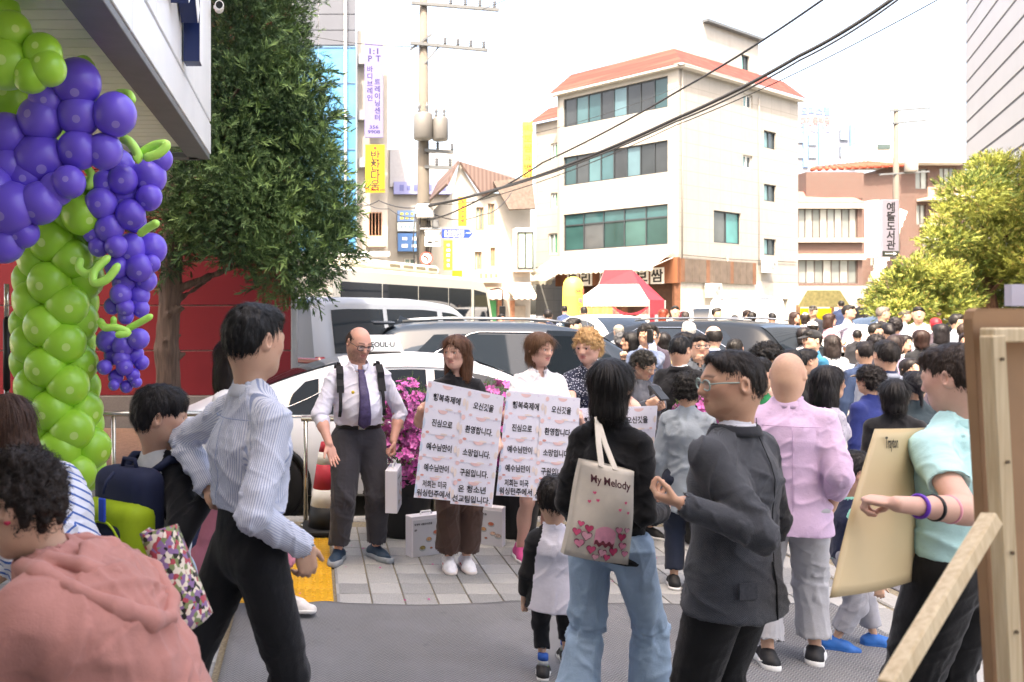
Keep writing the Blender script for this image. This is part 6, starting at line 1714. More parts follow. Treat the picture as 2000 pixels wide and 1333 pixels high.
for s_ in (-1, 1):
    for k, (a, b) in enumerate(((.25, 1.75), (1.80, 3.3), (3.35, 4.8), (4.85, 6.1))):
        MB().box(((a + b) / 2, s_ * (BW / 2 + .004), 1.70), (b - a, .02, .98), bev=.008).build("side_window", m_glassd, bus)
    MB().prism([(6.28, 1.2), (7.36, 1.2), (7.2, 1.65), (7.0, 2.12), (6.28, 2.18)], (0, s_ * (BW / 2 + .014), 0), (1, 0, 0), (0, 0, 1), (0, -s_ * .02, 0)).build("side_window", m_glassd, bus)
    for wx in (1.6, 6.3):
        q = MB().lathe([(.24, -.12), (.40, -.12), (.42, -.09), (.42, .09), (.40, .12), (.24, .12)], 24).build("wheel", m_tyre, bus, True); q.rotation_euler = (math.pi / 2, 0, 0); q.location = (wx, s_ * (BW / 2 - .1), .42)
    mb = MB(); mb.tube([(7.35, s_ * 1.0, 2.2), (7.6, s_ * 1.12, 2.25), (7.7, s_ * 1.2, 2.2), (7.7, s_ * 1.2, 1.75)], .018, 6); mb.box((7.68, s_ * 1.2, 1.65), (.06, .16, .3), bev=.02); mb.build("wing_mirror", m_blk, bus)
MB().add([(BL - .05, -.9, 1.36), (BL - .05, .9, 1.36), (BL - .33, .86, 2.14), (BL - .33, -.86, 2.14)], [(0, 1, 2, 3)]).build("windscreen", m_glassd, bus)
ac = MB().box((3.2, 0, BH + .20), (3.9, 1.35, .20), bev=.07).build("roof_air_conditioner", m_cream_b, bus)
for k in range(4):
    g_ = MB()
    for j in range(9): g_.box((2.75 + k * .6 + j * .05, -.681, BH + .21), (.03, .012, .07))
    g_.build("grille", M('6f6a58', .6), ac)["kind"] = "stuff"
# ------------------------------------------------------------------ tent, inflatable pillar, notice kiosk
def cloth_two(): pass
tt = thing("market_tent", "red and white folding market tent before the restaurant", "tent", (xat(1225, 28), 28.6, gz(28)), 0)
ex = Vector((.80, -.6, 0)); ey = Vector((.55, .835, 0))     # front face runs left to right, side face goes back
ex = Vector((.985, -.17, 0)).normalized(); ey = Vector((.5, .866, 0))
C0 = [Vector((-1.55, -.1, 0)), Vector((.65, -.8, 0)), Vector((1.67, .3, 0)), Vector((-.6, 1.2, 0))]
m_tw = M('aaa69e', .8, .05); m_tr = M('8c2634', .75, .08); m_tr2 = M('7d1d2a', .75, .08)
ze, zp = 1.95, 3.02; rid = [Vector((-.5, .2, zp)), Vector((.38, -.05, zp))]
up = Vector((0, 0, 1))
mb = MB(); mb.quad(C0[0] + up * ze, C0[1] + up * ze, rid[1] - up * .52 + Vector((.12, -.28, 0)), rid[0] - up * .52 + Vector((-.22, -.1, 0))); mb.build("canopy", m_tw, tt, fix=False).modifiers.new("t", 'SOLIDIFY').thickness = .01
mb = MB(); mb.quad(rid[0] - up * .52 + Vector((-.22, -.1, 0)), rid[1] - up * .52 + Vector((.12, -.28, 0)), rid[1], rid[0]); mb.build("canopy", m_tr2, tt, fix=False)
mb = MB(); mb.add([C0[1] + up * ze, C0[2] + up * ze, rid[1], rid[1] - up * .52 + Vector((.12, -.28, 0))], [(0, 1, 2, 3)]); mb.add([C0[2] + up * ze, C0[3] + up * ze, rid[0], rid[1]], [(0, 1, 2, 3)]); mb.build("canopy", m_tr, tt, fix=False)
mb = MB(); mb.add([C0[3] + up * ze, C0[0] + up * ze, rid[0] - up * .52 + Vector((-.22, -.1, 0)), rid[0]], [(0, 1, 2, 3)]); mb.build("canopy", m_tw, tt, fix=False)
mb = MB(); mb.quad(C0[0] + up * (ze - .22), C0[1] + up * (ze - .22), C0[1] + up * ze, C0[0] + up * ze); mb.build("valance", m_tw, tt, fix=False)
mb = MB(); mb.quad(C0[1] + up * (ze - .5), C0[2] + up * (ze - .5), C0[2] + up * ze, C0[1] + up * ze); mb.build("valance", m_tr, tt, fix=False)
for c_ in C0: MB().bar(c_, c_ + up * ze, .05).build("pole", M('b9b9b6', .4, metal=.6), tt)
def drape(a, b, z0, z1, sag, mat, nm, n_=16):
    def fn(u, v):
        p = a.lerp(b, u); f_ = .05 * math.sin(u * 26); d_ = (b - a).normalized(); nn_ = Vector((d_.y, -d_.x, 0))
        return tuple(p + nn_ * (.03 + f_) + up * (z1 + (z0 - z1) * v - sag * math.sin(math.pi * u) * (1 - v)))
    MB().grid(fn, n_ * 2, 6).build(nm, mat, tt, True, fix=False)
drape(C0[0], C0[0].lerp(C0[1], .55), .1, ze - .25, 0, M('b98a52', .9, .15, 14), "side_curtain")
drape(C0[0].lerp(C0[1], .5), C0[1], .6, ze - .25, .35, M('d9c9b8', .5, .06, alpha=.75), "side_curtain")
drape(C0[0].lerp(C0[1], .5), C0[1], 1.45, ze - .2, .25, m_tr, "side_curtain")
drape(C0[1], C0[1].lerp(C0[2], .25), 0, ze - .5, 0, m_tr, "side_curtain", 4)
drape(C0[1].lerp(C0[2], .25), C0[2], 0, ze - .5, 0, M('9fb0b8', .3, .1, alpha=.6), "side_curtain", 8)
ip = thing("inflatable_pillar", "yellow inflatable advertising pillar standing left of the tent", "sign", (xat(1119, 27), 27, gz(27)))
MB().lathe([(.30, 0), (.33, .1), (.325, 2.3), (.30, 2.5), (.22, 2.63), (.1, 2.69), (.01, 2.7)], 28).build("tube", M('e9cf52', .5, .05, 2), ip, True)
MB().lathe([(.331, .45), (.331, 2.05)], 28, cap=False).build("band", M('ecd04a', .5, .03), ip, True)
def curved(tx, size, ang, z, col):
    a_ = ang * D2R; n_ = Vector((math.sin(a_), -math.cos(a_), 0)); text(tx, M(col, .5), ip, size, n_ * .345 + up * z, (math.cos(a_), math.sin(a_), 0), (0, 0, 1), bold=.008)
for i, (c_, a_) in enumerate((("부", 8), ("리", 32), ("보", 56))): curved(c_, .2, a_, 2.22, 'd05048')
for i, (c_, col) in enumerate((("해", '6a5a7a'), ("아", 'd06a5a'), ("코", '5a4a6a'), ("해", 'd05048'), ("물", '6a5a7a'))): curved(c_, .2, 25, 1.9 - .25 * i, col)
curved("다", .2, 50, 1.4, '5a4a6a')
kx = xat(1592, 30)
kk = thing("notice_kiosk", "small wooden notice board with shingled roof and yellow panel", "kiosk", (kx, 30, gz(30)))
for s_ in (-1, 1): MB().box((s_ * .62, 0, .9), (.1, .1, 1.8)).build("post", M('6a5038', .8, .2), kk)
MB().prism([(-.95, 1.72), (.95, 1.72), (.55, 2.32), (-.6, 2.32)], (0, -.55, 0), (1, 0, 0), (0, .0, 1), (0, .04, 0)).build("roof", M('6d6742', .9, .25, 10), kk)
MB().prism([(-.5, 1.72), (.5, 1.72), (0, 2.3)], (.95, 0, 0), (0, 1, 0), (0, 0, 1), (-.06, 0, 0)).build("gable", M('8a6a50', .8, .2), kk)
MB().box((0, .0, 1.3), (1.15, .06, .75)).build("panel", M('e0c81e', .5), kk)
# ------------------------------------------------------------------ poles, signs on poles, wires
m_conc = M('625d55', .85, .08, 3); m_wire = M('1d1e20', .6, .05); m_ins = M('55585c', .4)
Yp = 21.0; Xp = xat(827, Yp)
up1 = thing("utility_pole", "tall concrete utility pole with transformers above the bus", "utility pole", (Xp, Yp, gz(Yp)))
zl = lambda py: CH - (py - PY) / F * Yp - gz(Yp); xl = lambda px: xat(px, Yp) - Xp
MB().tube([(0, 0, 0), (0, 0, zl(400)), (0, 0, zl(-40))], [.19, .16, .095], 16).build("pole", m_conc, up1, True)
for (x0, x1, y0, y1, ni) in ((802, 972, 10, 24, 4), (800, 950, 88, 102, 4), (828, 884, 296, 300, 2), (828, 880, 328, 330, 2)):
    MB().bar((xl(x0), -.14, zl(y0)), (xl(x1), -.14, zl(y1)), .075, .075).build("crossarm", M('5d6163', .5), up1)
    for k in range(ni):
        u_ = .45 + .5 * k / max(1, ni - 1); x = xl(x0 + (x1 - x0) * u_); z_ = zl(y0 + (y1 - y0) * u_)
        MB().lathe([(.02, 0), (.05, .03), (.025, .06), (.05, .09), (.025, .12), (.05, .15), (.02, .19)], 10, (x, -.14, z_ + .04)).build("insulator", m_ins, up1, True)
MB().bar((xl(800), -.1, zl(100)), (xl(842), -.1, zl(70)), .05).build("brace", M('5d6163', .5), up1)
MB().bar((0, -.1, zl(128)), (xl(858), -.12, zl(92)), .04).build("brace", M('5d6163', .5), up1)
for (px_, y0, y1, r_) in ((823, 228, 278, .24), (856, 236, 280, .20)):
    q = MB().lathe([(r_ * .9, 0), (r_, .03), (r_, zl(y0) - zl(y1) - .05), (r_ * .85, zl(y0) - zl(y1)), (.05, zl(y0) - zl(y1) + .04)], 20, (xl(px_), -.32, zl(y1))).build("transformer", M('63625f', .5, .05), up1, True)
    for k in (-1, 1): MB().lathe([(.02, 0), (.045, .05), (.02, .1), (.045, .15), (.015, .28)], 8, (xl(px_) + k * .1, -.32, zl(y0))).build("bushing", m_ins, up1, True)
MB().box((0, -.2, zl(415)), (.42, .3, .35), bev=.02).build("junction_box", M('b4b4b0', .5), up1)
for (x, y) in ((840, 425), (848, 440), (836, 455)): MB().box((xl(x), -.22, zl(y)), (.16, .14, .2), bev=.02).build("junction_box", M('6d7072', .5), up1)
for k in range(5):
    pts = [(.19 * math.cos(k) - .06, -.19, zl(y) + 0) for y in (420, 480, 560, 640)]; pts = [(p[0] + .05 * math.sin(i * 2 + k), p[1] - .02 * k, p[2]) for i, p in enumerate(pts)]; MB().tube(pts, .018, 5).build("cable", m_wire, up1, True)
def sign_plate(label, px, py, w, h, Y=Yp - .35, round_=False, name="road_sign"):
    o = thing(name, label, "sign", at(px, py, Y)); return o
so = sign_plate("white tow-away zone sign on the utility pole", 845, 466, 0, 0)
W_, H_ = .40, .40; MB().box((0, 0, 0), (W_, .02, H_), bev=.004).build("panel", M('d3d4d4', .5, .03), so)
text("견인지역", m_black, so, .125, (0, -.014, .11), bold=.003)
mb = MB(); mb.box((-.07, -.013, -.10), (.12, .004, .05)); mb.box((.1, -.013, -.08), (.12, .004, .03)); mb.bar((-.08, -.013, -.08), (.0, -.013, .03), .016, .004); mb.bar((0, -.013, .03), (.06, -.013, -.07), .006, .004); mb.build("pictogram", m_black, so)
so = sign_plate("round red and white no left turn sign on the utility pole", 833, 505, 0, 0)
def disc(r, y, mat, nm, par, n=28): return MB().add([(r * math.cos(2 * math.pi * i / n), y, r * math.sin(2 * math.pi * i / n)) for i in range(n)], [tuple(range(n))]).build(nm, mat, par, fix=False)
MB().tube([(0, 0, 0), (0, .02, 0)], .16, 28).build("panel", M('c9473f', .5), so); disc(.125, -.004, M('e8e8e6', .5), "face", so)
mb = MB(); mb.tube([(.03, -.009, -.09), (.03, -.009, 0), (.0, -.009, .04), (-.05, -.009, .05)], .016, 6); mb.add([(-.04, -.009, .09), (-.04, -.009, .01), (-.095, -.009, .05)], [(0, 1, 2)]); mb.build("arrow", m_black, so); MB().bar((-.09, -.012, .09), (.09, -.012, -.09), .02, .004).build("slash", M('c9473f', .5), so)
so = thing("street_sign", "blue arrow-shaped street name sign on an arm beside the pole", "sign", at(893, 457, Yp - .3))
w2, h2_ = 59 / F * Yp, 15 / F * Yp
MB().prism([(-w2 / 2, -h2_ / 2 * 1.1), (w2 / 2 - .09, -h2_ / 2 * 1.1), (w2 / 2, 0), (w2 / 2 - .09, h2_ / 2 * 1.1), (-w2 / 2, h2_ / 2 * 1.1)], (0, -.012, 0), (1, 0, 0), (0, 0, 1), (0, .024, 0)).build("panel", M('1c3fae', .4, .03), so)
text("은평로3가길", M('f2f4f8', .5), so, .13, (-.08, -.016, .028), width=.50, bold=.004); text("Eunpyeong-ro 3ga-gil", M('f2f4f8', .5), so, .055, (-.08, -.016, -.065), width=.48, bold=.0015); text("1→38", M('f2f4f8', .5), so, .05, (.27, -.016, .02), bold=.001)
MB().bar((-.95, .1, .14), (.42, .02, .14), .045).build("arm", M('a9adb0', .4, metal=.6), so); MB().bar((-.25, .02, .1), (-.25, .02, .14), .03).build("hanger", M('a9adb0', .4, metal=.6), so)
so = thing("warning_sign", "orange warning sign beside the minibus front", "sign", at(893, 540, 24))
MB().box((0, 0, 0), (.30, .02, .34), bev=.01).build("panel", M('e8a31e', .5), so); MB().add([(-.07, -.012, -.15), (.07, -.012, -.15), (0, -.012, 0)], [(0, 1, 2)]).build("pictogram", M('d8e2ea', .5), so); MB().box((0, .03, -1.15), (.06, .04, 2.4)).build("post", M('9a9a98', .5), so)
sl_ = thing("street_lamp", "white dish street lamp in front of the pine trees", "street lamp", (xat(1815, 21), 21, gz(21)))
zl2 = lambda py: CH - (py - PY) / F * 21 - gz(21)
MB().tube([(.05, 0, 0), (.05, 0, zl2(470)), (.0, -.05, zl2(462))], .035, 8).build("post", M('b4b4ae', .5), sl_, True); MB().lathe([(.02, .12), (.10, .09), (.27, .0), (.27, -.02), (.18, -.04), (.15, -.2), (.05, -.24)], 22, (0, -.05, zl2(470))).build("lamp_head", M('dcdad2', .4), sl_, True)
# library sign on its pole, second utility pole
lb = thing("library_sign", "white vertical library sign with black Korean letters and arrow", "sign", at(1732, 446, 22))
wl, hl_ = 50 / F * 22, 112 / F * 22
MB().box((0, .1, 0), (wl * .66, .2, hl_), bev=.01).build("panel", M('85828e', .5, .03), lb).location = (.1, 0, 0)
MB().box((-wl * .33, .25, 0), (wl * .3, .3, hl_)).build("side_panel", M('e6e6e6', .5, .03), lb)
for i, c_ in enumerate("예뜰도서관"): text(c_, m_black, lb, .27, (.11, -.004, hl_ * (.37 - .165 * i)), bold=.010)
MB().box((.1, -.003, -hl_ * .445), (wl * .64, .01, .14)).build("arrow_panel", M('2e332e', .5), lb); mb = MB(); mb.box((.07, -.012, -hl_ * .445), (.24, .006, .022)); mb.add([(.17, -.015, -hl_ * .445 + .05), (.17, -.015, -hl_ * .445 - .05), (.26, -.015, -hl_ * .445)], [(0, 1, 2)]); mb.build("arrow", M('e8e8e4', .5), lb)
p2 = thing("utility_pole", "far thin utility pole rising behind the library sign", "utility pole", (xat(1750, 46), 46, gz(46)))
zq = lambda py: CH - (py - PY) / F * 46 - gz(46); xq = lambda px: xat(px, 46) - xat(1750, 46)
MB().tube([(0, 0, 0), (0, 0, zq(212))], [.2, .12], 10).build("pole", m_conc, p2, True)
for (x0, x1, y_) in ((1735, 1815, 218), (1742, 1808, 242), (1715, 1812, 342)): MB().bar((xq(x0), -.1, zq(y_)), (xq(x1), -.1, zq(y_ - 6)), .09).build("crossarm", M('5d6163', .5), p2)
MB().lathe([(.3, 0), (.33, .05), (.33, .9), (.25, .98)], 16, (xq(1772), -.3, zq(338))).build("transformer", M('98948c', .5), p2, True)
# overhead wires
def wire(pts, r, label, sag=.0, name="overhead_wire", n=24):
    P_ = [at(*p) for p in pts]; out = []
    for a, b in zip(P_, P_[1:]):
        for i in range(n): t_ = i / n; q = a.lerp(b, t_); out.append(q - up * sag * 4 * t_ * (1 - t_))
    out.append(P_[-1]); o = MB().tube(out, r, 6).build(name, m_wire, None, True); tag(o, label, "wire", "overhead wires between the utility poles"); return o
wire([(826, 405, 20.8), (1042, 347, 18.5), (1320, 232, 16), (1560, 110, 14.5), (1745, -3, 13.5)], .035, "thick bundled cable sweeping across the cream building to top right", .05)
wire([(826, 402, 20.8), (1040, 350, 18.4), (1320, 238, 15.9), (1562, 118, 14.4), (1760, -5, 13.4)], .018, "cable running just below the thick bundle", .06)
wire([(828, 430, 20.8), (900, 408, 20), (1060, 318, 18.3), (1330, 175, 15.5), (1612, -4, 13.2)], .02, "upper cable crossing the red eaves of the cream building", .05)
wire([(828, 396, 20.8), (960, 385, 19.5), (1320, 245, 16.2), (1840, -5, 12.8)], .010, "thin wire rising past the main cable to top right", .1)
wire([(828, 300, 20.8), (1040, 262, 22), (1325, 170, 25)], .008, "thin wire from the upper pole towards the cream building roof", .1)
wire([(828, 92, 20.8), (560, 60, 24)], .010, "thin wire from the top crossarm past the blue glass block", .12)
wire([(828, 405, 20.8), (740, 392, 24), (690, 400, 28)], .016, "sagging cable from the pole to the white building", .1)
wire([(828, 420, 20.8), (760, 408, 25), (700, 385, 30)], .012, "second sagging cable from the pole to the white building", .15)
wire([(830, 410, 20.8), (940, 420, 24), (1000, 375, 30)], .014, "slack cable from the pole across the gabled house", .2)
wire([(830, 520, 20.8), (790, 560, 21.5), (760, 590, 22)], .022, "slanting stay cable behind the minibus roof", .0)
wire([(940, 20, 20.7), (1000, -5, 16)], .008, "wire leaving the top crossarm upward right", .0)
# ------------------------------------------------------------------ balloon arch
m_bp = None
def balloon_mat(dark, light, tip, nm):
    t = NT(nm); co = t.coord(); z = t.sep(co)[2]
    rnd = t.n("ObjectInfo").outputs["Random"]
    base = t.mix(t.math('MULTIPLY', rnd, .6), srgb(dark), srgb(light))
    lw = t.n("LayerWeight", {0: .35}).outputs[1]
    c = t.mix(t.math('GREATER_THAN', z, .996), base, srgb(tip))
    t.out(c, .32, Specular_IOR_Level=.45, Coat_Weight=.15, Coat_Roughness=.25, Subsurface_Weight=.25, Subsurface_Scale=.03, Subsurface_Radius=(.6, .6, .6)); return t.m
m_pur = balloon_mat('6c52d2', '7c64e0', '9c8ade', "balloon_purple"); m_grn = balloon_mat('98d23a', 'ace24e', 'c6e880', "balloon_green"); m_lime = M('b4ec6a', .35, .05, sss=.2)
prof_b = [(.02, -1.16), (.05, -1.12), (.03, -1.08), (.16, -1.03), (.40, -.90), (.66, -.70), (.86, -.44), (.97, -.14), (1.0, .12), (.96, .40), (.84, .66), (.63, .86), (.36, .97), (.17, .998), (.05, 1.0)]
b0 = MB().lathe(prof_b, 26).build("balloon", m_pur, None, True); me_b = b0.data; bpy.data.objects.remove(b0)
arch = thing("balloon_arch", "balloon arch of green balloons with bunches of purple grapes", "balloon arch", (xat(110, 5.3), 5.3, 0))
ao = Vector((xat(110, 5.3), 5.3, 0))
def balloon(px, py, rpx, Y, mat, ax=None, sq=1.0):
    p = at(px, py, Y); o = bpy.data.objects.new("balloon", me_b); link(o, arch); r = rpx / F * Y
    o.location = p - ao; o.scale = (r, r, r * 1.04)
    o.material_slots[0].link = 'OBJECT'; o.material_slots[0].material = mat
    ax = Vector(ax or (R.uniform(-.7, .7), R.uniform(-1.3, -.3), R.uniform(-.5, .3))).normalized()
    o.rotation_euler = ax.to_track_quat('Z', 'Y').to_euler()
# column of green balloons (rows of four)
for k in range(14):
    py = 385 + k * 41; cx = 112 + 8 * math.sin(k * .7); w = 58 - 0.5 * k
    if k > 11: cx += 14
    for j in range(4):
        a_ = j * 1.571 + k * .785 + .3; balloon(cx + math.cos(a_) * w * .82, py + R.uniform(-6, 6), R.uniform(42, 47) - k * .3, 5.35 - math.sin(a_) * .17, m_grn, (math.cos(a_), -math.sin(a_) - .3, -.25))
for (x, y, r) in ((20, 62, 40), (12, 125, 52), (5, 190, 48), (85, 105, 38), (95, 135, 36), (62, 150, 34), (-30, 100, 50), (40, 95, 40), (-10, 20, 45), (70, 190, 40), (120, 360, 46), (60, 380, 44), (95, 330, 44), (45, 300, 44), (90, 250, 42), (160, 420, 40), (20, 235, 40)): balloon(x, y, r, (4.2 if y < 170 else 5.15) + R.uniform(-.1, .1), m_grn)
G = {4.65: [(150, 160, 48), (155, 225, 42), (224, 222, 43), (90, 198, 34), (82, 235, 44), (155, 292, 40), (205, 295, 36), (78, 310, 52), (15, 265, 45), (18, 325, 42), (80, 395, 42), (22, 405, 52), (135, 357, 33), (10, 475, 40), (48, 455, 30), (-20, 365, 45), (110, 370, 34), (52, 345, 38)],
     5.1: [(228, 325, 36), (292, 345, 35), (312, 312, 26), (242, 378, 36), (198, 398, 32), (292, 385, 26), (255, 418, 30), (215, 445, 29), (265, 432, 22), (178, 408, 24), (182, 455, 20), (194, 480, 21), (228, 480, 22), (240, 352, 30), (205, 360, 28)],
     5.2: [(255, 485, 31), (296, 485, 31), (272, 522, 28), (245, 550, 25), (285, 548, 23), (236, 575, 22), (272, 577, 22), (220, 597, 17), (245, 600, 18), (276, 603, 17), (246, 618, 16), (228, 520, 24), (296, 515, 18)],
     5.25: [(210, 665, 23), (240, 675, 21), (272, 662, 21), (222, 695, 19), (262, 692, 20), (277, 708, 15), (205, 717, 15), (243, 717, 17), (227, 736, 15), (260, 732, 14), (247, 755, 13), (223, 752, 11), (267, 747, 11), (238, 700, 17)]}
for Yg_, lst in G.items():
    for (x, y, r) in lst: balloon(x, y, r, Yg_ + R.uniform(-.07, .07), m_pur, (R.uniform(-.5, .5), -1, R.uniform(-.9, .1)))
def vine(pts, Y, r=.026):
    P_ = [at(x, y, Y - .12 + dy) - ao for (x, y, dy) in pts]; out = []
    for i in range(len(P_) - 1):
        p0, p1, p2, p3 = P_[max(i - 1, 0)], P_[i], P_[i + 1], P_[min(i + 2, len(P_) - 1)]
        for k in range(6):
            t_ = k / 6; out.append(.5 * ((2 * p1) + (p2 - p0) * t_ + (2 * p0 - 5 * p1 + 4 * p2 - p3) * t_ * t_ + (3 * p1 - p0 - 3 * p2 + p3) * t_ ** 3))
    out.append(P_[-1]); n_ = len(out); rs_ = [r * (.35 if i in (0, n_ - 1) else .8 if i in (1, n_ - 2) else 1) for i in range(n_)]
    MB().tube(out, rs_, 10).build("vine_balloon", m_lime, arch, True)
vine([(145, 125, .1), (165, 118, .05), (182, 138, .0)], 5.0, .03); vine([(45, 265, 0), (60, 235, -.02), (95, 232, -.04), (108, 255, -.04), (85, 270, -.06)], 4.9, .03)
vine([(225, 185, .1), (250, 185, .05), (258, 200, 0)], 5.0, .03); vine([(238, 270, 0), (255, 280, -.05), (270, 305, -.05), (262, 315, -.05)], 5.05, .03); vine([(275, 300, 0), (300, 285, -.02), (325, 283, -.05), (310, 300, -.06), (280, 310, -.06)], 5.05, .028)
vine([(170, 330, .1), (180, 345, .05), (172, 370, .0)], 5.1, .028); vine([(270, 460, 0), (290, 445, -.03), (310, 434, -.06)], 5.1, .026)
vine([(158, 505, -.05), (155, 525, -.1), (172, 535, -.12), (195, 522, -.12)], 5.2, .026); vine([(215, 500, -.1), (185, 530, -.14), (185, 553, -.16), (210, 545, -.16), (233, 515, -.14)], 5.2, .026)
vine([(195, 625, 0), (205, 640, -.1), (225, 640, -.12), (250, 650, -.12), (225, 655, -.14)], 5.25, .024); vine([(245, 645, -.05), (270, 632, -.08), (298, 616, -.1)], 5.25, .022); vine([(222, 640, 0), (222, 618, -.02)], 5.25, .02)
sp_ = thing("stand_pole", "thin steel and black pole at the far left edge", "pole", (xat(13, 7.0), 7.0, 0))
MB().tube([(0, 0, 0), (0, 0, 1.15)], .022, 12).build("lower_tube", m_steel, sp_, True); MB().tube([(0, 0, 1.15), (0, 0, 1.75)], .030, 12).build("grip", m_blk, sp_, True); MB().tube([(0, 0, 1.75), (0, 0, 2.05)], .022, 12).build("upper_tube", m_steel, sp_, True); MB().lathe([(.2, 0), (.2, .02), (.03, .04)], 20).build("base", m_blk, sp_, True)
# ------------------------------------------------------------------ the people in front, one by one
BLACK = '16161a'
def wpt(px, py, Y): v = at(px, py, Y); return (v.x, v.y, v.z)
# young man in the striped shirt, walking away
p = person("young man in blue striped shirt and black trousers walking away, seen from behind", 484, 2.95, 122, H=1.83, lod=0, bulk=.93, lean=(-.02, .02), head=(10, 6, 0), hair=dict(style='short', col='0f0e0f', sweep=.5, nape=-.2),
    top=dict(col='d3d6e0', kind='stripe', c2='98a3c0', collar='shirt', hem=.075, loose=.016, fold=1.5, vert=.25, cuff=1.2), bottom=dict(col='131418', loose=.002, rise=.085, belt=False), shoes=dict(col='1a1a1a'),
    armR=dict(tw=wpt(592, 1066, 2.84), pole=(-.3, .9, -.2), hand='soft', hd=(.05, -.25, -1)), armL=dict(tw=wpt(410, 955, 3.12), pole=(1.0, .2, -.2), hand='grip'), legL=(.10, .42, .16), footL=30, legR=(-.05, -.02, .085))
# man with tie
mt_tie = cloth('3a2f4e', 'plaid', '8f86a6', .6)
pt = person("bearded man with glasses, white shirt, patterned tie and dark trousers by the cone", 700, 6.03, 8, H=1.70, lod=0, bulk=1.2, belly=.9, head=(18, 20, 4), skin='pink', beard=.55,
    hair=dict(style='bald', col='3a2a20', buzz=.35), glasses='1c1a1a', tie=M('41365c', .6, .3, 60), top=dict(col='d9d8e6', collar='shirt', sleeve=.64, hem=.05, loose=.014, fold=1.5, cuff=1.6), bottom=dict(col='3b3a40', loose=.018, rise=.055, belt=True, fold=1.6),
    shoes=dict(col='20364a', sole='8f959a', laces='2a3d52', out=.45, thick=.16), armR=dict(tw=wpt(643, 868, 5.75), pole=(-.8, .5, -.3), hand='flat', palm=(.2, -.9, .3), hd=(.25, -.35, -1)), armL=dict(tw=wpt(768, 862, 5.95), pole=(.8, .6, -.2), hand='grip', hd=(0, -.1, -1)), legL=(.13, -.02, .075), legR=(-.16, -.05, .075))
# three girls with message boards
g1 = person("girl with long brown hair in brown trousers holding the left message board", 893, 5.80, 0, H=1.64, lod=0, sex='f', head=(-38, 4, 0), skin='pale', hair=dict(style='mid', col='5a3a26', part=.27, gaze=-25, len=-.05),
    top=dict(col='17171b', sleeve=.42, fold=1.2), bottom=dict(col='4a3730', loose=.014, flare=.03, fold=1.5, vert=.3), shoes=dict(col='e9e9ee', sole='e6dcd6', stripe='c3262e', laces='d5d8ea', out=.06), legL=(.062, .0, .074), legR=(-.062, -.01, .074),
    armR=dict(tw=wpt(822, 800, 5.48), pole=(-.25, .5, -1), hand='grip', palm=(.9, .3, 0), hd=(.55, -.25, .35)), armL=dict(tw=wpt(976, 872, 5.48), pole=(.35, .8, -.8), hand='grip', palm=(-.9, .3, 0), hd=(-.35, -.3, -.5)))
g2 = person("girl in white blouse and denim skirt holding the middle message board", 1052, 5.98, 6, H=1.655, lod=0, sex='f', head=(22, 6, 4), skin='pale', hair=dict(style='bob', col='6a4b34', part=.26, gaze=20, len=.1, vol=.98),
    top=dict(col='e4e2e6', sleeve=.40, collar='polo', fold=1.4, loose=.018, neck=.25), bottom=dict(type='skirt', len=.42, col='7fa0bd', kind='denim', loose=.012, flare=.05), shoes=dict(col='d0508e', sole='e9e6e4', laces='f2eef2', high=True, out=.1), legL=(.03, -.0, .074), legR=(-.12, .05, .074),
    armR=dict(tw=wpt(1000, 812, 5.6), pole=(-.25, .6, -1), hand='grip', palm=(.9, .3, 0), hd=(.1, -.3, .9)), armL=dict(tw=wpt(1138, 830, 5.62), pole=(.25, .6, -1), hand='grip', palm=(-.9, .3, 0), hd=(-.3, -.3, .7)))
g3 = person("girl with curly blond hair in dark print top holding the right message board", 1150, 6.25, -14, H=1.66, lod=0, sex='f', head=(-32, 10, 0), skin='pale', hair=dict(style='curly', col='c09c6c', ears=True, vol=.98),
    top=dict(col='22283c', kind='print', c2='c9ccd8', sleeve=.42, fold=1.2), bottom=dict(col='2b3346', loose=.01), shoes=dict(col='ded8d0'), armR=dict(tw=wpt(1128, 850, 5.75), pole=(-1, .5, -.6), hand='grip'), armL=dict(tw=wpt(1287, 852, 5.75), pole=(1, .5, -.6), hand='grip', palm=(-.9, .3, 0), hd=(-.3, -.3, .5)))
# woman with bob and tote bag
pb = person("woman with black bob in black sweater and pale jeans, seen from behind", 1192, 3.5, 140, H=1.60, lod=0, sex='f', bulk=.76, head=(-6, 6, 0), hair=dict(style='bob', col='14100f', vol=.97, len=-.04), top=dict(col='101013', loose=.016, hem=-.055, flare=.012, cuff=.7, fold=1.5, collar='crew'),
    bottom=dict(col='8ea6bd', kind='denim', loose=.016, rise=.02, flare=.03, fold=2.0, vert=.3), shoes=dict(col='d9d6d2'), armR=dict(u=(-.12, .14, -1), f=(.02, -1, -.12), hand='soft'), armL=dict(t=(.15, -.12, .83), pole=(.25, 1, -.2)), legL=(.12, .12, .074), legR=(-.14, -.08, .074))
# toddler in raglan shirt
pk = person("toddler in white shirt with black sleeves beside the woman in jeans, seen from behind", 1082, 4.06, 168, H=.985, lod=0, child=.95, head=(-12, 4, 0), hair=dict(style='short', col='17110f', nape=-.3, vol=1.04), top=dict(col='d9d6e0', kind='raglan', c2='141416', sleeve=.85, hem=-.14, loose=.022, flare=.02, fold=1.1),
    bottom=dict(col='16161a', loose=.006, len=.88), shoes=dict(col='1a1a1c', sole='dcdcda', swoosh='e2e2e2', out=-.1, sock=('8ac43a', '9aa0a4', '2a58a8'), thick=.16), armR=dict(u=(-.2, -.1, -1), f=(-.1, -.3, -1), hand='fist'), armL=dict(u=(.25, .0, -1), f=(.1, -.1, -1), hand='fist'), legL=(.055, .04, .05), legR=(-.07, -.16, .05))
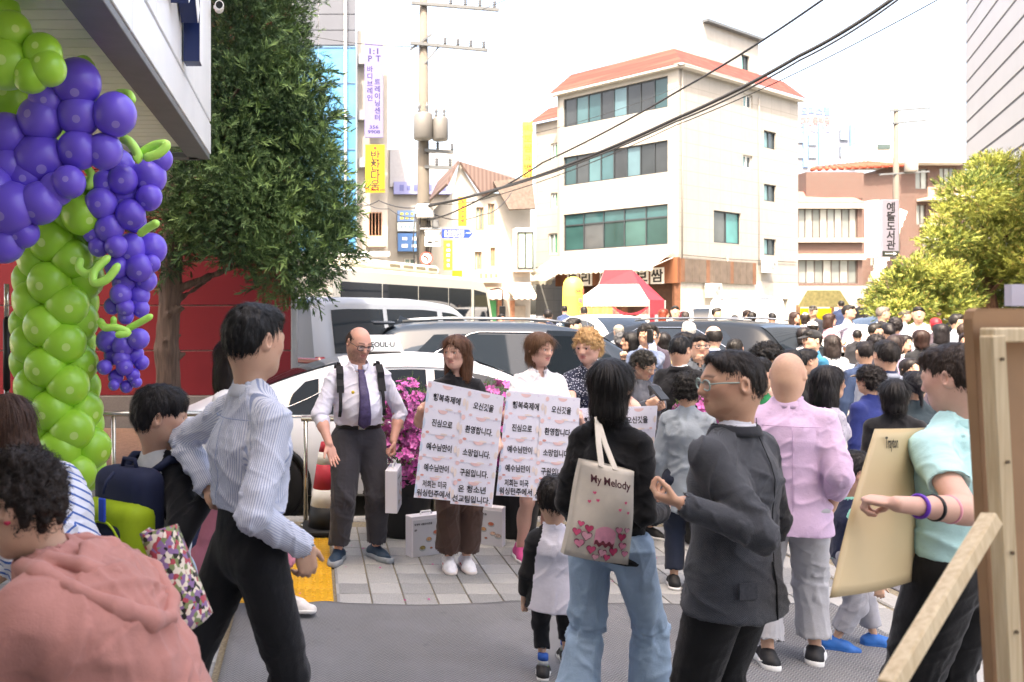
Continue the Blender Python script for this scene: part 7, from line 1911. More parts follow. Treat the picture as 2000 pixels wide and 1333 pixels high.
# older man in tweed jacket
po = person("older man with glasses in grey tweed jacket and black trousers, looking left", 1434, 2.94, -146, H=1.665, lod=0, bulk=1.06, head=(50, 4, 0), skin='tan', old=.5, hair=dict(style='short', col='211a17', line=.2, sweep=.1, comb=.9, vol=.94, nape=-.3), glasses='8fa5a0',
    top=dict(col='dcdce4', collar='shirt'), coat=dict(col='2b2d33', kind='tweed', c2='62656b', sc=.6, loose=.02, hem=-.085, collar='lapel', open=.5, fold=1.5, cuff=.7, flare=.022), bottom=dict(col='121214', loose=.010, flare=.012, rise=.0), shoes=dict(col='111111'),
    armL=dict(tw=wpt(1336, 985, 2.76), pole=(.2, .7, -1.0), hand='pinch', palm=(-.4, -.2, .9), hd=(.2, -1, .1)), armR=dict(u=(-.30, .05, -1), f=(.05, -.7, -.9)))
# bald man in pink shirt
pbm = person("bald man with glasses in lilac shirt and light grey trousers, back to us", 1540, 4.19, 158, H=1.60, lod=0, bulk=1.14, belly=.6, lean=(0, .05), head=(-22, 24, 0), hair=dict(style='none', buzz=.42, col='2a211c'), glasses='15110f',
    top=dict(col='c9aecb', collar='shirt', sleeve=.74, hem=-.10, loose=.026, flare=.012, fold=1.5, cuff=1.3), bottom=dict(col='a9a9ad', loose=.010, flare=.02, rise=.0, fold=1.4), shoes=dict(col='17171a', sole='e2e2e0', swoosh='e8e8e8', thick=.18, out=.2), armR=dict(tw=wpt(1622, 992, 4.14), pole=(-.15, 1, -.2), hand='soft', hd=(.0, -.25, -1)), armL=dict(u=(.2, -.3, -1), f=(-.2, -.8, -.4)), legL=(.10, .06, .072), legR=(-.13, -.08, .072))
# small boy in clogs
pbo = person("small boy in mint shirt, navy vest and blue clogs bending beside the lilac shirt", 1656, 4.4, 72, H=1.06, lod=0, child=.9, lean=(0, .12), head=(0, 22, 0), hair=dict(style='bangs', col='141010'), top=dict(col='8fd6c4', sleeve=.42, hem=-.04, loose=.012), coat=dict(col='1c2642', sleeve=0, open=.95, hem=-.03, loose=.014, name='vest'),
    bottom=dict(col='9a9ba3', loose=.014, len=.95), shoes=dict(col='1f63ae', sole='1c5aa0', out=.05, thick=.14), armR=dict(u=(-.1, -.25, -1), f=(0, -.2, -1)), legL=(.06, -.14, .05), legR=(-.06, .08, .05))
# teenager in aqua polo holding the beige sheet
pte = person("young man in aqua polo shirt and black trousers holding a beige sheet", 1872, 2.96, -158, H=1.685, lod=0, bulk=1.02, head=(4, 12, 0), skin='pale', hair=dict(style='crew', col='30231b', vol=1.0, nape=-.24), top=dict(col='b8e4e4', collar='polo', sleeve=.36, hem=.02, loose=.02, fold=1.4),
    bottom=dict(col='121214', loose=.022, rise=.04, fold=1.5), shoes=dict(col='151515'), armL=dict(tw=wpt(1752, 985, 2.62), pole=(.6, 1.2, -.9), hand='grip', palm=(0, -.2, -1), hd=(.25, -1, .0)), armR=dict(u=(-.2, -.1, -1), f=(0, -.6, -.8)))
for i, (c_, t_) in enumerate((('6b35b8', .06), ('18181c', .115), ('e59aa8', .17))):
    s_, e_, w_, *_ = pte.AR['L']; d_ = unit(w_ - e_); c0 = w_ - d_ * (t_ + .02); x_, y_, z_ = frame(Vector(d_))
    MB().tube([Vector(c0) + (x_ * math.cos(a) + y_ * math.sin(a)) * (.0325 + .05 * t_) for a in np.linspace(0, 6.283, 21)[:-1]], .006, 6, closed=True).build("bracelet", M(c_, .45), pte.root, True)
# woman in pink hooded jacket bending at lower left
pp = person("woman in salmon pink hooded jacket bending forward at the lower left", 352, 1.86, -98, H=1.61, lod=0, sex='f', bulk=1.34, lean=(0, .92), head=(-4, 26, 0), skin='asian', hair=dict(style='perm', col='241a15', vol=.96, nape=-.42),
    top=dict(col='27403f', collar='crew'), coat=dict(col='b98076', loose=.044, hem=-.16, open=.25, flare=.05, fold=1.5, cuff=.6, vert=.25), bottom=dict(col='3a3c44'), shoes=dict(col='222222'), armL=dict(u=(.25, -.9, -.9), f=(-.1, -.8, -.8)), armR=dict(u=(-.2, -.9, -.8), f=(.1, -.8, -.6)))
S = SDF(); c_ = pp.S0; bk = -pp.fwd
hq = lambda x, d, n_: c_ + pp.side * x - pp.sp * d + bk * n_          # across, down the back, off the back
nb_ = .075 + .044 * 1.0
S.ell(hq(0, .13, nb_), (.125, .026, .14), np.stack([pp.side, bk, pp.sp], 1), k=.02)
rim = [(.085, -.05, .01), (.125, -.01, .05), (.145, .06, .10), (.125, .15, .135), (.07, .225, .15), (0, .255, .155), (-.07, .225, .15), (-.125, .15, .135), (-.145, .06, .10), (-.125, -.01, .05), (-.085, -.05, .01)]
for i, (a_, b_) in enumerate(zip(rim, rim[1:])): S.cap(hq(*a_), hq(*b_), .024 + .006 * math.sin(i * 2.1), .024 + .006 * math.sin(i * 2.1 + 2.1), k=.012)
rim2 = [(.075, -.03, .06), (.085, .04, .12), (.05, .10, .145), (0, .115, .15), (-.05, .10, .145), (-.085, .04, .12), (-.075, -.03, .06)]
for a_, b_ in zip(rim2, rim2[1:]): S.cap(hq(*a_), hq(*b_), .020, .020, k=.012)
V, Fc = S.mesh(.008); bc = np.concatenate([V[:, :1] * 1.3, V[:, 2:3], V[:, 1:2] * 0], 1); V = folds(V, Fc, bc * .8, .006, 77)
mesh_obj("hood", V, Fc, cloth('b98076'), pp.root, True, None, {"bc": bc})
e_ = pp.T(.36, .06, -.15); MB().lathe([(.001, -.008), (.008, -.003), (.008, .003), (.001, .008)], 10, tuple(e_)).build("earring", M('b8284a', .3), pp.root, True)
# woman in blue hooped shirt behind her
ps = person("woman in white shirt with blue stripes bending behind the pink jacket", 150, 2.75, -118, H=1.60, lod=0, sex='f', bulk=1.2, lean=(0, .72), head=(0, 25, 0), hair=dict(style='bob', col='4a3226'), top=dict(col='e3e5ee', kind='hoop', c2='3f68b4', loose=.045, hem=-.1, fold=1.4), bottom=dict(col='3c4048'), shoes=dict(col='222222'), armL=dict(u=(.3, -.6, -.9), f=(0, -.8, -.6)), armR=dict(u=(-.3, -.6, -.9), f=(0, -.8, -.6)))
# boy with backpack
pr = person("schoolboy in white shirt with black sleeves carrying a green and navy backpack", 308, 3.35, 146, H=1.50, lod=0, child=.28, head=(-44, 6, 0), hair=dict(style='bangs', col='151112', vol=1.04, nape=-.22), top=dict(col='d6d8da', kind='raglan', c2='1b1c20', sleeve=1.0, hem=-.06, loose=.022, fold=1.3), bottom=dict(col='aebfd6', loose=.02), shoes=dict(col='dddddd'),
    armR=dict(tw=wpt(408, 965, 3.2), pole=(-.5, .6, -.8), hand='soft'), armL=dict(u=(.2, -.2, -1), f=(0, -.6, -.8)))
# woman in pink wide trousers, mostly hidden
pw = person("dark-haired woman in wide pink trousers hidden behind the striped shirt", 452, 4.85, 75, H=1.64, lod=1, sex='f', hair=dict(style='long', col='1d1412'), top=dict(col='e2e2e6', loose=.02), bottom=dict(col='b56f7e', loose=.05, flare=.045, len=.9, vert=.3), shoes=dict(col='dcd8d4', out=0), legL=(.09, -.34, .07), legR=(-.09, .36, .10), footR=20)
# older woman in grey quilted jacket
pg = person("older woman with black permed hair in pale grey quilted jacket, back to us", 1342, 5.35, 150, H=1.40, lod=1, sex='f', bulk=.95, head=(-10, 10, 0), hair=dict(style='perm', col='17130f', vol=1.0), top=dict(col='8e98a0', loose=.026, hem=-.17, fold=1.8, collar='high', name='jacket'), bottom=dict(col='1f2738', loose=.012), shoes=dict(col='1a1a1a'), armR=dict(u=(-.25, -.1, -1), f=(0, -.7, -.5)))
# older woman with phone
pph = person("older woman with grey curly hair and glasses looking down at her phone", 1255, 6.55, 28, H=1.49, lod=0, sex='f', head=(8, 24, 0), skin='asian', old=.3, hair=dict(style='perm', col='38352f', vol=.97, line=.06), glasses='8a7a60', top=dict(col='16161a'), coat=dict(col='53565e', open=.95, hem=-.1, loose=.02), bottom=dict(col='1c1c22'), shoes=dict(col='1a1a1a'),
    armR=dict(tw=wpt(1263, 792, 6.2), pole=(-1, .3, -.8), hand='pinch'), armL=dict(tw=wpt(1290, 795, 6.15), pole=(1, .3, -.8), hand='grip', palm=(-.6, 0, .6)))
pbs = person("man in black suit seen from behind beside the woman with the phone", 1328, 6.95, 132, H=1.60, lod=1, head=(-10, 14, 0), hair=dict(style='short', col='121113', nape=-.2), top=dict(col='dedee2', collar='shirt'), coat=dict(col='141519', collar='lapel', loose=.022, hem=-.08), bottom=dict(col='131317'), shoes=dict(col='111111'), armR=dict(u=(-.2, -.3, -1), f=(0, -.9, -.2)))

# seams and pockets
m_seam = M('0c0c0e', .9, .05)
H_ = po.H; zP = po.P[2]
o_ = seam(po, po.coat, [(0.0, zP + t_) for t_ in np.linspace(-.12, .55, 14)], .0016, m_seam)
seam(po, po.coat, [(0.004, zP + t_) for t_ in np.linspace(-.135, .06, 6)], .0035, m_seam, "vent")
sx_ = po.coat[:, 0].max() * .62
for t_ in (0,):
    zc = zP - .02; pf = [(x, surf(po.coat, x, zc, .02, 1) + .004, z) for z in (zc + .025, zc - .03) for x in (.10, .135, .165)]
    MB().add(pf, [(0, 1, 4, 3), (1, 2, 5, 4)]).build("pocket_flap", M('3c3e44', .95, .3, 120), po.root, False, fix=False).modifiers.new("t", 'SOLIDIFY').thickness = .006
for PS_, c_, dz_ in ((p, '8c9bbd', .42), (pbm, 'a88cac', .40)):
    zz_ = PS_.P[2] + dz_ * PS_.H * .6; seam(PS_, PS_.top, [(x, zz_) for x in np.linspace(-.13, .13, 12)], .0016, M(c_, .9)); seam(PS_, PS_.top, [(0.0, zz_ - t_) for t_ in np.linspace(0, .34 if PS_ is p else .42, 10)], .0012, M(c_, .9))

# ------------------------------------------------------------------ the rest of the crowd: pixel, head top, distance, facing
def crowd(label, px, top_, Y, yaw, sex='m', hs='short', hc='17130f', tc='30333c', cc=None, lod=2, hat=None, head=(0, 0, 0), gl=None, arm=None, H=None, skin='asian', bot='24262c', child=0.0, sleeve=1.0, tk='plain', c2=None, extra=None, legs=False):
    g = gz(Y) if Y > 7.2 else 0.0
    zt = CH - (top_ - PY) / F * Y; h = zt - g
    if H is None: h2_ = min(max(h, 1.42 if not child else .8), 1.82); 
    else: h2_ = H
    kw = dict(extra or {})
    if arm: kw['armL' if arm[0] == 'L' else 'armR'] = dict(tw=wpt(*arm[1:4]), pole=(.6 if arm[0] == 'L' else -.6, .3, -1), hand='grip')
    kw.setdefault('lean', (R.uniform(-.05, .05), R.uniform(0, .08)))
    return person(label, px, Y, yaw, H=h2_, z=h - h2_ + g if abs(h - h2_) < .25 else g, lod=lod, sex=sex, head=head, skin=skin, child=child, hair=dict(style=hs, col=hc), hat=hat, glasses=gl,
                  top=dict(col=tc, sleeve=sleeve, kind=tk, c2=c2, collar='shirt' if cc else None, loose=.012), coat=dict(col=cc, collar='lapel' if lod < 2 else None, loose=.018, hem=-.08) if cc else None,
                  bottom=dict(col=bot, loose=.012), shoes=dict(col='1d1d20'), nolegs=not legs, group="people in the crowd on the street", **kw)
crowd("grey-haired man with glasses in blue jacket before the shops", 1050, 618, 15.5, 70, hc='55575a', tc='c9b4c8', cc='5f6f8c')
crowd("man in navy jacket with a shoulder bag, back to the street", 1070, 606, 17, 170, tc='1e2942', hc='1b1716')
crowd("man in blue jacket standing beside the yellow pillar", 1104, 597, 24.5, 150, tc='33415f')
crowd("man in dark blue coat between the pillar and the tent", 1141, 600, 20.5, 175, tc='28324e')
crowd("grey-haired man bending over the white hatchback roof", 1116, 619, 17.5, 160, hc='8d8c88', tc='3a4258')
crowd("stout man in grey-blue suit facing right near the dark car", 1119, 622, 11.2, 62, tc='b08aa0', cc='67748c', lod=1, hc='15110f')
crowd("woman with reddish brown hair next to the grey-blue suit", 1091, 642, 12.2, 110, 'f', 'bob', '3a2018', 'b98a80')
crowd("man in beige flat cap with his back turned, before the tent", 1207, 636, 13.4, 175, hat=dict(kind='flat', col='8d8372'), hc='7a7772', tc='8a8f96')
crowd("woman with short grey curls in bright pink jacket", 1214, 652, 11.2, 165, 'f', 'perm', '5d5d5f', 'd02a62', lod=1)
crowd("woman with very long black hair facing left, holding something up", 1240, 649, 9.6, -100, 'f', 'long', '100e10', '26282e', lod=1, arm=('R', 1218, 702, 9.5))
crowd("man with glasses in grey-blue suit talking on a phone", 1258, 633, 9.4, 10, tc='b4bcd6', cc='55617a', lod=1, gl='2a2a2a', arm=('L', 1272, 668, 9.25), head=(14, 6, 4), skin='tan')
crowd("woman with chin-length black hair in mustard top, back turned", 1293, 650, 11, 178, 'f', 'bob', '161213', 'ab9048')
crowd("person with dark hair half hidden behind the man on the phone", 1270, 637, 10.6, 150, hc='221c1a', tc='3b3440')
crowd("woman with auburn hair in long white dress by the tent", 1294, 604, 18, 80, 'f', 'mid', '6a2c1c', 'e6e2e0', bot='e6e2e0')
crowd("young man in white shirt with a black shoulder strap by the tent", 1317, 598, 18.3, -20, tc='e6e6e6')
crowd("white-haired man seen from behind before the dark car", 1342, 629, 11.2, 172, hc='b9b8b4', tc='6e747a')
crowd("young man with wavy black hair in dark cardigan, head bowed", 1331, 650, 8.2, 70, hc='171314', tc='2a2d33', lod=1, head=(0, 14, 0))
crowd("man with glasses in grey jacket raising his hand", 1361, 653, 8.0, -10, tc='17181c', cc='6d747b', lod=1, gl='222222', arm=('L', 1378, 712, 7.8), hc='1a1514')
crowd("balding man in navy suit, back to us, beside the dark car", 1392, 637, 9.2, 170, hs='bald', tc='c9d3e4', cc='1f2940', lod=1)
crowd("boy with short black hair in front of the dark tailgate", 1434, 663, 9.3, 150, tc='4a505c', lod=1, child=.1)
crowd("young man with curly black hair in beige top behind the tweed jacket", 1494, 674, 6.1, 75, hs='curly', hc='14110f', tc='c9a99c', lod=1)
crowd("smiling woman in green cardigan behind the tweed jacket's shoulder", 1478, 700, 5.3, -50, 'f', 'bun', '16110f', '1f7a4c', lod=1, arm=('R', 1455, 805, 5.0), sleeve=.45)
crowd("woman with short dark hair in black top, back turned", 1545, 683, 7.1, 165, 'f', 'short', '15171b', '17181b', lod=1)
crowd("person with short black hair and dark jacket facing right", 1568, 683, 7.4, 95, hc='15161a', tc='2a2e38', lod=1)
crowd("man in black cap and teal jacket walking left in the sun", 1594, 646, 9.6, -85, hs='short', hat=dict(kind='cap', col='1c1d20'), tc='1f5f7e', lod=1, legs=True)
crowd("person in long pale grey coat beside the teal jacket", 1627, 655, 10.3, 170, 'f', 'mid', '2b2320', 'b4b6b8', legs=True, bot='b4b6b8')
crowd("woman with long black hair in grey speckled blouse behind the lilac shirt", 1606, 716, 5.25, 85, 'f', 'long', '131014', 'a7a4b2', lod=1, tk='print', c2='8a879a')
crowd("tall man with glasses in pale checked shirt above the crowd", 1656, 597, 15.5, 40, tc='c3c6d8', lod=2, tk='plaid', c2='9aa2c0', arm=('R', 1640, 668, 15.3))
crowd("woman in black jacket and jeans walking through the sunlit gap", 1672, 645, 15, 140, 'f', 'short', '161212', '26262a', legs=True, bot='8fa3bd')
crowd("man in navy short-sleeved shirt turned right", 1703, 632, 12.6, 80, tc='2b3e5c', sleeve=.4)
crowd("man in pale grey jacket with navy collar, back to us", 1731, 667, 6.4, 172, hc='1c1715', tc='24304e', cc='8f97a6', lod=1)
crowd("older woman in navy jacket and beige sun visor", 1702, 718, 6.1, -165, 'f', 'perm', '1b1514', '1f2d6c', lod=1, hat=dict(kind='visor', col='cdb79c'))
crowd("woman with glossy black bob in black top behind the beige sheet", 1757, 743, 5.35, 150, 'f', 'bob', '131113', '1b1b1e', lod=1, head=(-20, 4, 0))
crowd("woman with a hair clip in dark teal top", 1795, 727, 6.0, 165, 'f', 'pony', '14131a', '2c3a42', lod=1)
crowd("woman with long curly black hair, back turned, under the pine", 1838, 633, 11.8, 178, 'f', 'long', '191517', '212126')
crowd("woman with short brown hair in glossy black jacket", 1798, 645, 10.6, 172, 'f', 'bob', '2c1a14', '1c1d20')
crowd("young woman with long dark hair facing us in white blouse", 1762, 655, 11.2, 10, 'f', 'mid', '1c1515', 'd9d6d2')
crowd("little girl with straight fringe peeping over the crowd", 1771, 701, 9.4, 5, 'f', 'bob', '1a1413', 'c9b09a', child=.4)
crowd("man in white shirt and glasses facing left, sunlit", 1797, 600, 14.4, -30, tc='dfe2ea')
crowd("young man in black shirt with grey hair turned right", 1719, 600, 15.2, 75, hc='6b635a', tc='1e1e22')
crowd("man in pale shirt under the pine turned right", 1868, 614, 13.2, 70, tc='c5cbd6')
crowd("woman with red headscarf in the far crowd", 1832, 622, 13.8, 160, 'f', 'short', 'b02832', '4a4048')
crowd("young woman with long dark hair at the brown board's edge", 1896, 650, 9.5, -60, 'f', 'mid', '231918', 'c6a0a8')
crowd("person with light brown hair low in the crowd", 1833, 690, 8.2, 165, 'f', 'short', '4a3c32', '6d6470')
crowd("person with black wavy hair beside the glossy black jacket", 1748, 622, 12.8, 150, 'f', 'perm', '1a1517', '7d6e80')
crowd("woman with black hair tied up under the young pine", 1735, 632, 11.9, 165, 'f', 'bun', '161214', '3a3640')
crowd("person in navy far off by the notice board", 1643, 588, 27, 160, tc='26324e')
crowd("person in black top far off at the white wall", 1683, 583, 28, 175, tc='17181c')
crowd("second dark-haired person far off at the white wall", 1694, 586, 29, 170, 'f', 'short', '1a1614', '2a2c30')
crowd("person in white sun hat beside the minivan front", 1574, 612, 18, 150, 'f', 'bob', '2a211d', 'c9b8c0', hat=dict(kind='flat', col='e2dedb'))
crowd("person in white cap near the teal jacket, sunlit", 1589, 629, 13.5, 160, hat=dict(kind='cap', col='e4e2e0'), tc='dcdcda')
crowd("woman with brown hair in pink top turned right", 1619, 613, 15.5, 75, 'f', 'mid', '33211a', 'c98f98')
crowd("man in dark cap near the kiosk facing left", 1588, 598, 19, -50, hat=dict(kind='cap', col='4a4640'), tc='2c2f38')
crowd("woman with brown hair in pale pink near the tailgate", 1550, 610, 17, 20, 'f', 'mid', '352520', 'd2aab4')
crowd("child in white beside the sunlit woman in pink", 1570, 640, 12.5, 120, 'f', 'bob', '1d1716', 'dcd6d4', child=.3)
crowd("dark-haired person before the minivan's rear window", 1510, 612, 18.5, 170, hc='131214', tc='3a3d44')
crowd("woman with a pale face behind the minivan crowd", 1456, 606, 19.5, 5, 'f', 'mid', '241a18', 'c7b2b0')
crowd("dark-haired woman bending beside the minivan", 1470, 610, 19, 120, 'f', 'bob', '15110f', '5a5660')
crowd("young man in white shirt and dark vest by the shutters", 1396, 602, 19, 60, tc='dcdcdc', cc='22252c')
crowd("person with dark curls left of the minivan", 1340, 610, 19.5, 160, hs='perm', hc='3a3330', tc='8a8f9a')
crowd("person with black hair in front of the minivan's bumper", 1434, 616, 17.8, 170, tc='24262b')
crowd("man with dark hair in white shirt beside the minibus front", 978, 614, 19, 10, tc='e4e2de')
crowd("young man facing right with brown hair above the pink headscarf", 1880, 632, 11.4, 80, hc='3a2c24', tc='23304a')
crowd("tall man with grey cap-like hair in the middle of the right crowd", 1762, 606, 16.5, 60, hc='5a544e', tc='9aa3b4')
crowd("woman in lavender top in the middle of the right crowd", 1745, 655, 10.2, 100, 'f', 'bob', '2a1f1d', 'a99ab8')
crowd("woman in dark jacket with short hair just left of the pale jacket", 1708, 655, 9.0, 150, 'f', 'perm', '1c1718', '35343c')
crowd("person in blue denim shirt behind the navy jacket", 1688, 668, 8.6, 170, hc='1b1616', tc='3a4c6c')

# ------------------------------------------------------------------ things people carry
def bil(TL, TR, BR, BL):
    a, b, c, d = (Vector(p) for p in (TL, TR, BR, BL))
    return lambda u, v: (a.lerp(b, u)).lerp(d.lerp(c, u), v)      # v runs down
m_paper = M('dcdbe8', .6, .03, 3); m_ink = M('1f1c24', .7, .05)
DECO = [M('dfbcbc', .7, .1), M('d3cbe0', .7, .1), M('bccbe0', .7, .1), M('e0d2cc', .7, .1), M('d89a90', .7, .1)]
def poster(label, TL, TR, BR, BL, rows, step=0.0):
    Q = bil(TL, TR, BR, BL); c = Q(.5, .5)
    o = thing("message_board", label, "placard", c, 0, "message boards held by the girls")
    n = (Q(1, 0) - Q(0, 0)).cross(Q(0, 0) - Q(0, 1)).normalized(); n = -n if n.y > 0 else n
    MB().add([tuple(Q(u, v) - c - n * d) for d in (0, .006) for u, v in ((0, 0), (1, 0), (1, 1), (0, 1))], [(0, 1, 2, 3), (7, 6, 5, 4), (0, 4, 5, 1), (1, 5, 6, 2), (2, 6, 7, 3), (3, 7, 4, 0)]).build("backing", m_paper, o)
    vs = [0, .215, .435, .63, .80, 1.0]
    for r_ in range(5):
        for k in range(2):
            sp_ = .5 + (.03 if r_ == 0 else -.02 if r_ < 3 else -.03)
            u0, u1 = (0, sp_) if k == 0 else (sp_, 1); v0, v1 = vs[r_], vs[r_ + 1] + (.012 if r_ < 4 else .0)
            if k == 1: v0 += .004; v1 += .012 if r_ < 4 else .03
            off = .0015 + .0006 * (4 - r_) + .0008 * k
            jit = R.uniform(-.004, .004)
            def fn(a, b): return tuple(Q(u0 + (u1 - u0) * a, v0 + (v1 - v0) * b + jit * a) - c + n * (off + .0015 * math.sin(a * 3 + r_)))
            MB().grid(fn, 4, 3).build("paper_sheet", m_paper, o, True, fix=False)
            sh_ = o.children[-1]
            S_ = lambda a, b, d=.0025: Q(u0 + (u1 - u0) * a, v0 + (v1 - v0) * b) - c + n * (off + d)
            mb = MB()
            def blob(a, b, ra, rb, mi, half=0, n_=10):
                mb.mi = mi; pts = [S_(a + ra * math.cos(t_), b + rb * math.sin(t_)) for t_ in np.linspace(0, math.pi if half else 2 * math.pi * (1 - 1 / n_), n_)]; mb.add(pts, [tuple(range(n_))])
            blob(.50, .07, .13, .14, 0, 1); blob(.06, .16, .05, .10, 0); blob(.03, .62, .035, .2, 2 if k == 0 else 3); blob(.95, .55, .04, .16, 3)
            blob(.20, .10, .006, .02, 2); blob(.24, .14, .006, .02, 2); blob(.28, .09, .006, .02, 2); blob(.82, .10, .02, .035, 1); blob(.15, .94, .05, .05, 4 if r_ % 2 else 0); blob(.6, .95, .1, .04, 3); blob(.86, .94, .04, .05, 0)
            pr_ = mb.build("printed_shapes", DECO, sh_, fix=False); pr_["kind"] = "stuff"
            ex_ = (S_(1, .5) - S_(0, .5)); ey_ = (S_(.5, 0) - S_(.5, 1)); wdt = ex_.length
            tx = rows[r_][k].split("\n"); ey_ = (n.cross(ex_.normalized())); ey_ = ey_ if ey_.z > 0 else -ey_
            for li, line in enumerate(tx):
                vv = .56 if len(tx) == 1 else (.36 + .40 * li)
                text(line, m_ink, sh_, .052 if len(tx) == 1 else .05, S_(.52 if k == 0 else .48, vv, .004), ex_, ey_, bold=.0011, width=wdt * (.68 if len(line) > 4 else .56 if len(line) > 3 else .45) if len(tx) == 1 else wdt * (.66 if li == 0 else .9))
    return o
ROWS = [("행복축제에", "오신것을"), ("진심으로", "환영합니다."), ("예수님만이", "소망입니다."), ("예수님만이", "구원입니다."), ("저희는 미국\n워싱턴주에서", "온 청소년\n선교팀입니다.")]
poster("tall white message board with Korean lines held by the girl with long brown hair", wpt(836, 743, 5.42), wpt(984, 774, 5.36), wpt(962, 984, 5.36), wpt(808, 972, 5.42), ROWS)
poster("white message board with Korean lines held by the girl in the white blouse", wpt(990, 763, 5.50), wpt(1133, 778, 5.46), wpt(1122, 976, 5.44), wpt(969, 968, 5.48), ROWS)
poster("white message board with Korean lines half hidden behind the black sweater", wpt(1128, 798, 5.62), wpt(1284, 793, 5.62), wpt(1268, 985, 5.60), wpt(1112, 990, 5.60), ROWS)
# gift boxes
def gift_box(label, c, yaw, held=False):
    o = thing("gift_box", label, "box", c, yaw * D2R, "white gift boxes")
    W_, D_, H_ = .30, .085, .30
    MB().box((0, 0, H_ / 2), (W_, D_, H_), bev=.003).build("carton", M('dfdde4', .5, .03, 4), o)
    f_ = MB().box((.005, -D_ / 2 - .0012, H_ * .46), (W_ * .93, .002, H_ * .9)).build("front_print", M('c3c5cc', .5, .06, 3), o)
    mh = MB(); mh.tube([(-.05, 0, H_), (-.04, 0, H_ + .022), (.04, 0, H_ + .022), (.05, 0, H_)], .007, 6); mh.build("handle", M('e8e8ea', .4), o, True)
    y = -D_ / 2 - .004
    text("락앤락 내열유리찬통", m_ink, f_, .018, (-.125, y, H_ * .80), align='LEFT', bold=.0004); text("8P", m_ink, f_, .022, (-.125, y, H_ * .66), align='LEFT')
    for (x, z, rx, cl) in ((.0, .12, .028, 'b58a62'), (.06, .165, .028, 'b5654a'), (.075, .095, .026, 'c9a894'), (-.055, .06, .03, '8d7f4a'), (.02, .055, .014, 'a8654a'), (.115, .08, .03, 'b4a096')):
        d_ = MB(); d_.add([(x + rx * math.cos(t_), y + .0015, z + rx * .72 * math.sin(t_)) for t_ in np.linspace(0, 6.283, 15)[:-1]], [tuple(range(14))]); d_.build("printed_dish", M('9aa4a8', .4), f_, fix=False)
        d_ = MB(); d_.add([(x + rx * .8 * math.cos(t_), y + .0005, z + rx * .2 + rx * .5 * math.sin(t_)) for t_ in np.linspace(0, 6.283, 13)[:-1]], [tuple(range(12))]); d_.build("printed_food", M(cl, .6, .5, 120), f_, fix=False)
    return o
gift_box("white gift box printed with glass dishes standing left of the brown trousers", (xat(836, 6.0) + .0, 6.12, 0), 24)
gift_box("white gift box standing behind the brown trousers, right", (xat(950, 6.35), 6.4, 0), -28)
gift_box("white gift box hanging from the hand of the man with the tie", (xat(769, 5.9), 5.92, wpt(769, 995, 5.9)[2]), 78)
# black straps and badge of the man with the tie
bp_ = thing("backpack", "black backpack worn by the man with the tie, straps showing", "backpack", (0, 0, 0))
def on(PS, V, x, z, off=.012, d=-1): return Vector(PS.world((x, surf(V, x, z, .022, d) + d * off, z)))
for s_ in (-1, 1):
    xx = s_ * .15; m_ = (np.abs(pt.top[:, 0] - xx) < .02) & (np.abs(pt.top[:, 1]) < .09); z0 = pt.top[m_, 2].max() - .045
    pts = [on(pt, pt.top, xx * (1 + .08 * i / 7), z0 + .0 - .30 * i / 7, .008) for i in range(8)]
    topp = [Vector(pt.world((xx * .95, .02 - .05 * (1 - k / 3), z0 + .048 + .012 * (k == 1)))) for k in range(2)]
    mb = MB(); allp = [Vector(pt.world((xx, .12, z0 - .02)))] + [Vector(pt.world((xx * .98, .04, z0 + .055))), Vector(pt.world((xx * .98, -.03, z0 + .052)))] + pts
    nn_ = Vector(pt.world((0, -1, 0))) - Vector(pt.world((0, 0, 0)))
    for a, b in zip(allp, allp[1:]):
        if (b - a).length > 1e-4: mb.bar(a, b + (b - a).normalized() * .004, .05 if b.z > 1.22 else .022, .014, up=tuple(nn_))
    mb.build("strap", M('15161a', .8, .1, 30), bp_)
MB().box(Vector(pt.world((0, .20, 1.18))), (.30, .13, .42), rz=pt.yaw * D2R, bev=.05).build("bag_body", M('17181c', .8, .1), bp_)
q_ = on(pt, pt.top, -.075, pt.SH['L'][2] - .09, .004); MB().tube([q_, q_ + Vector((0, -.003, 0))], .012, 14).build("badge", M('e0c23a', .5), pt.root, True)
q_ = on(g2, g2.top, .07, g2.SH['L'][2] - .10, .004); MB().tube([q_, q_ + Vector((0, -.003, 0))], .011, 14).build("badge", M('e0c23a', .5), g2.root, True)
for o_ in (pt.root.children[-1], g2.root.children[-1]):
    o_.matrix_parent_inverse = Matrix()
for PS_, nm in ((pt, 0), (g2, 0)):
    b_ = [c_ for c_ in PS_.root.children if c_.name.startswith("badge")][0]
    Mi = (Matrix.Translation(PS_.root.location) @ Matrix.Rotation(PS_.yaw * D2R, 4, 'Z')).inverted(); b_.data.transform(Mi)
# tote bag
tb_o = Vector(wpt(1172, 1092, 3.24)); tote = thing("tote_bag", "cream canvas tote bag with pink heart print on the black sweater", "bag", tb_o, 4 * D2R)
m_canvas = M('cfc6b8', .9, .06, 20, bump=(300, .25, .003)); tw_, th_ = .235, .35
TBQ = lambda u, v: Vector(((u - .5) * (.215 + .05 * (1 - v)) - .02 * (1 - v) + .03 * v, -.012 - .045 * math.sin(math.pi * u) * math.sin(math.pi * min(1, v * .9 + .1)) - .008 * math.sin(5 * u + 6 * v), .37 * v - .05 * (u - .5)))
TBB = lambda u, v: TBQ(u, v) * 1.0 + Vector((0, .05 * math.sin(math.pi * u) + .035, 0))
mb = MB(); mb.grid(lambda u, v: tuple(TBQ(u, v)), 12, 16); o_ = mb.build("front_panel", m_canvas, tote, True, fix=False); o_.modifiers.new("t", 'SOLIDIFY').thickness = .003
mb = MB(); mb.grid(lambda u, v: tuple(TBB(u, v)), 8, 10); mb.build("back_panel", m_canvas, tote, True, fix=False)
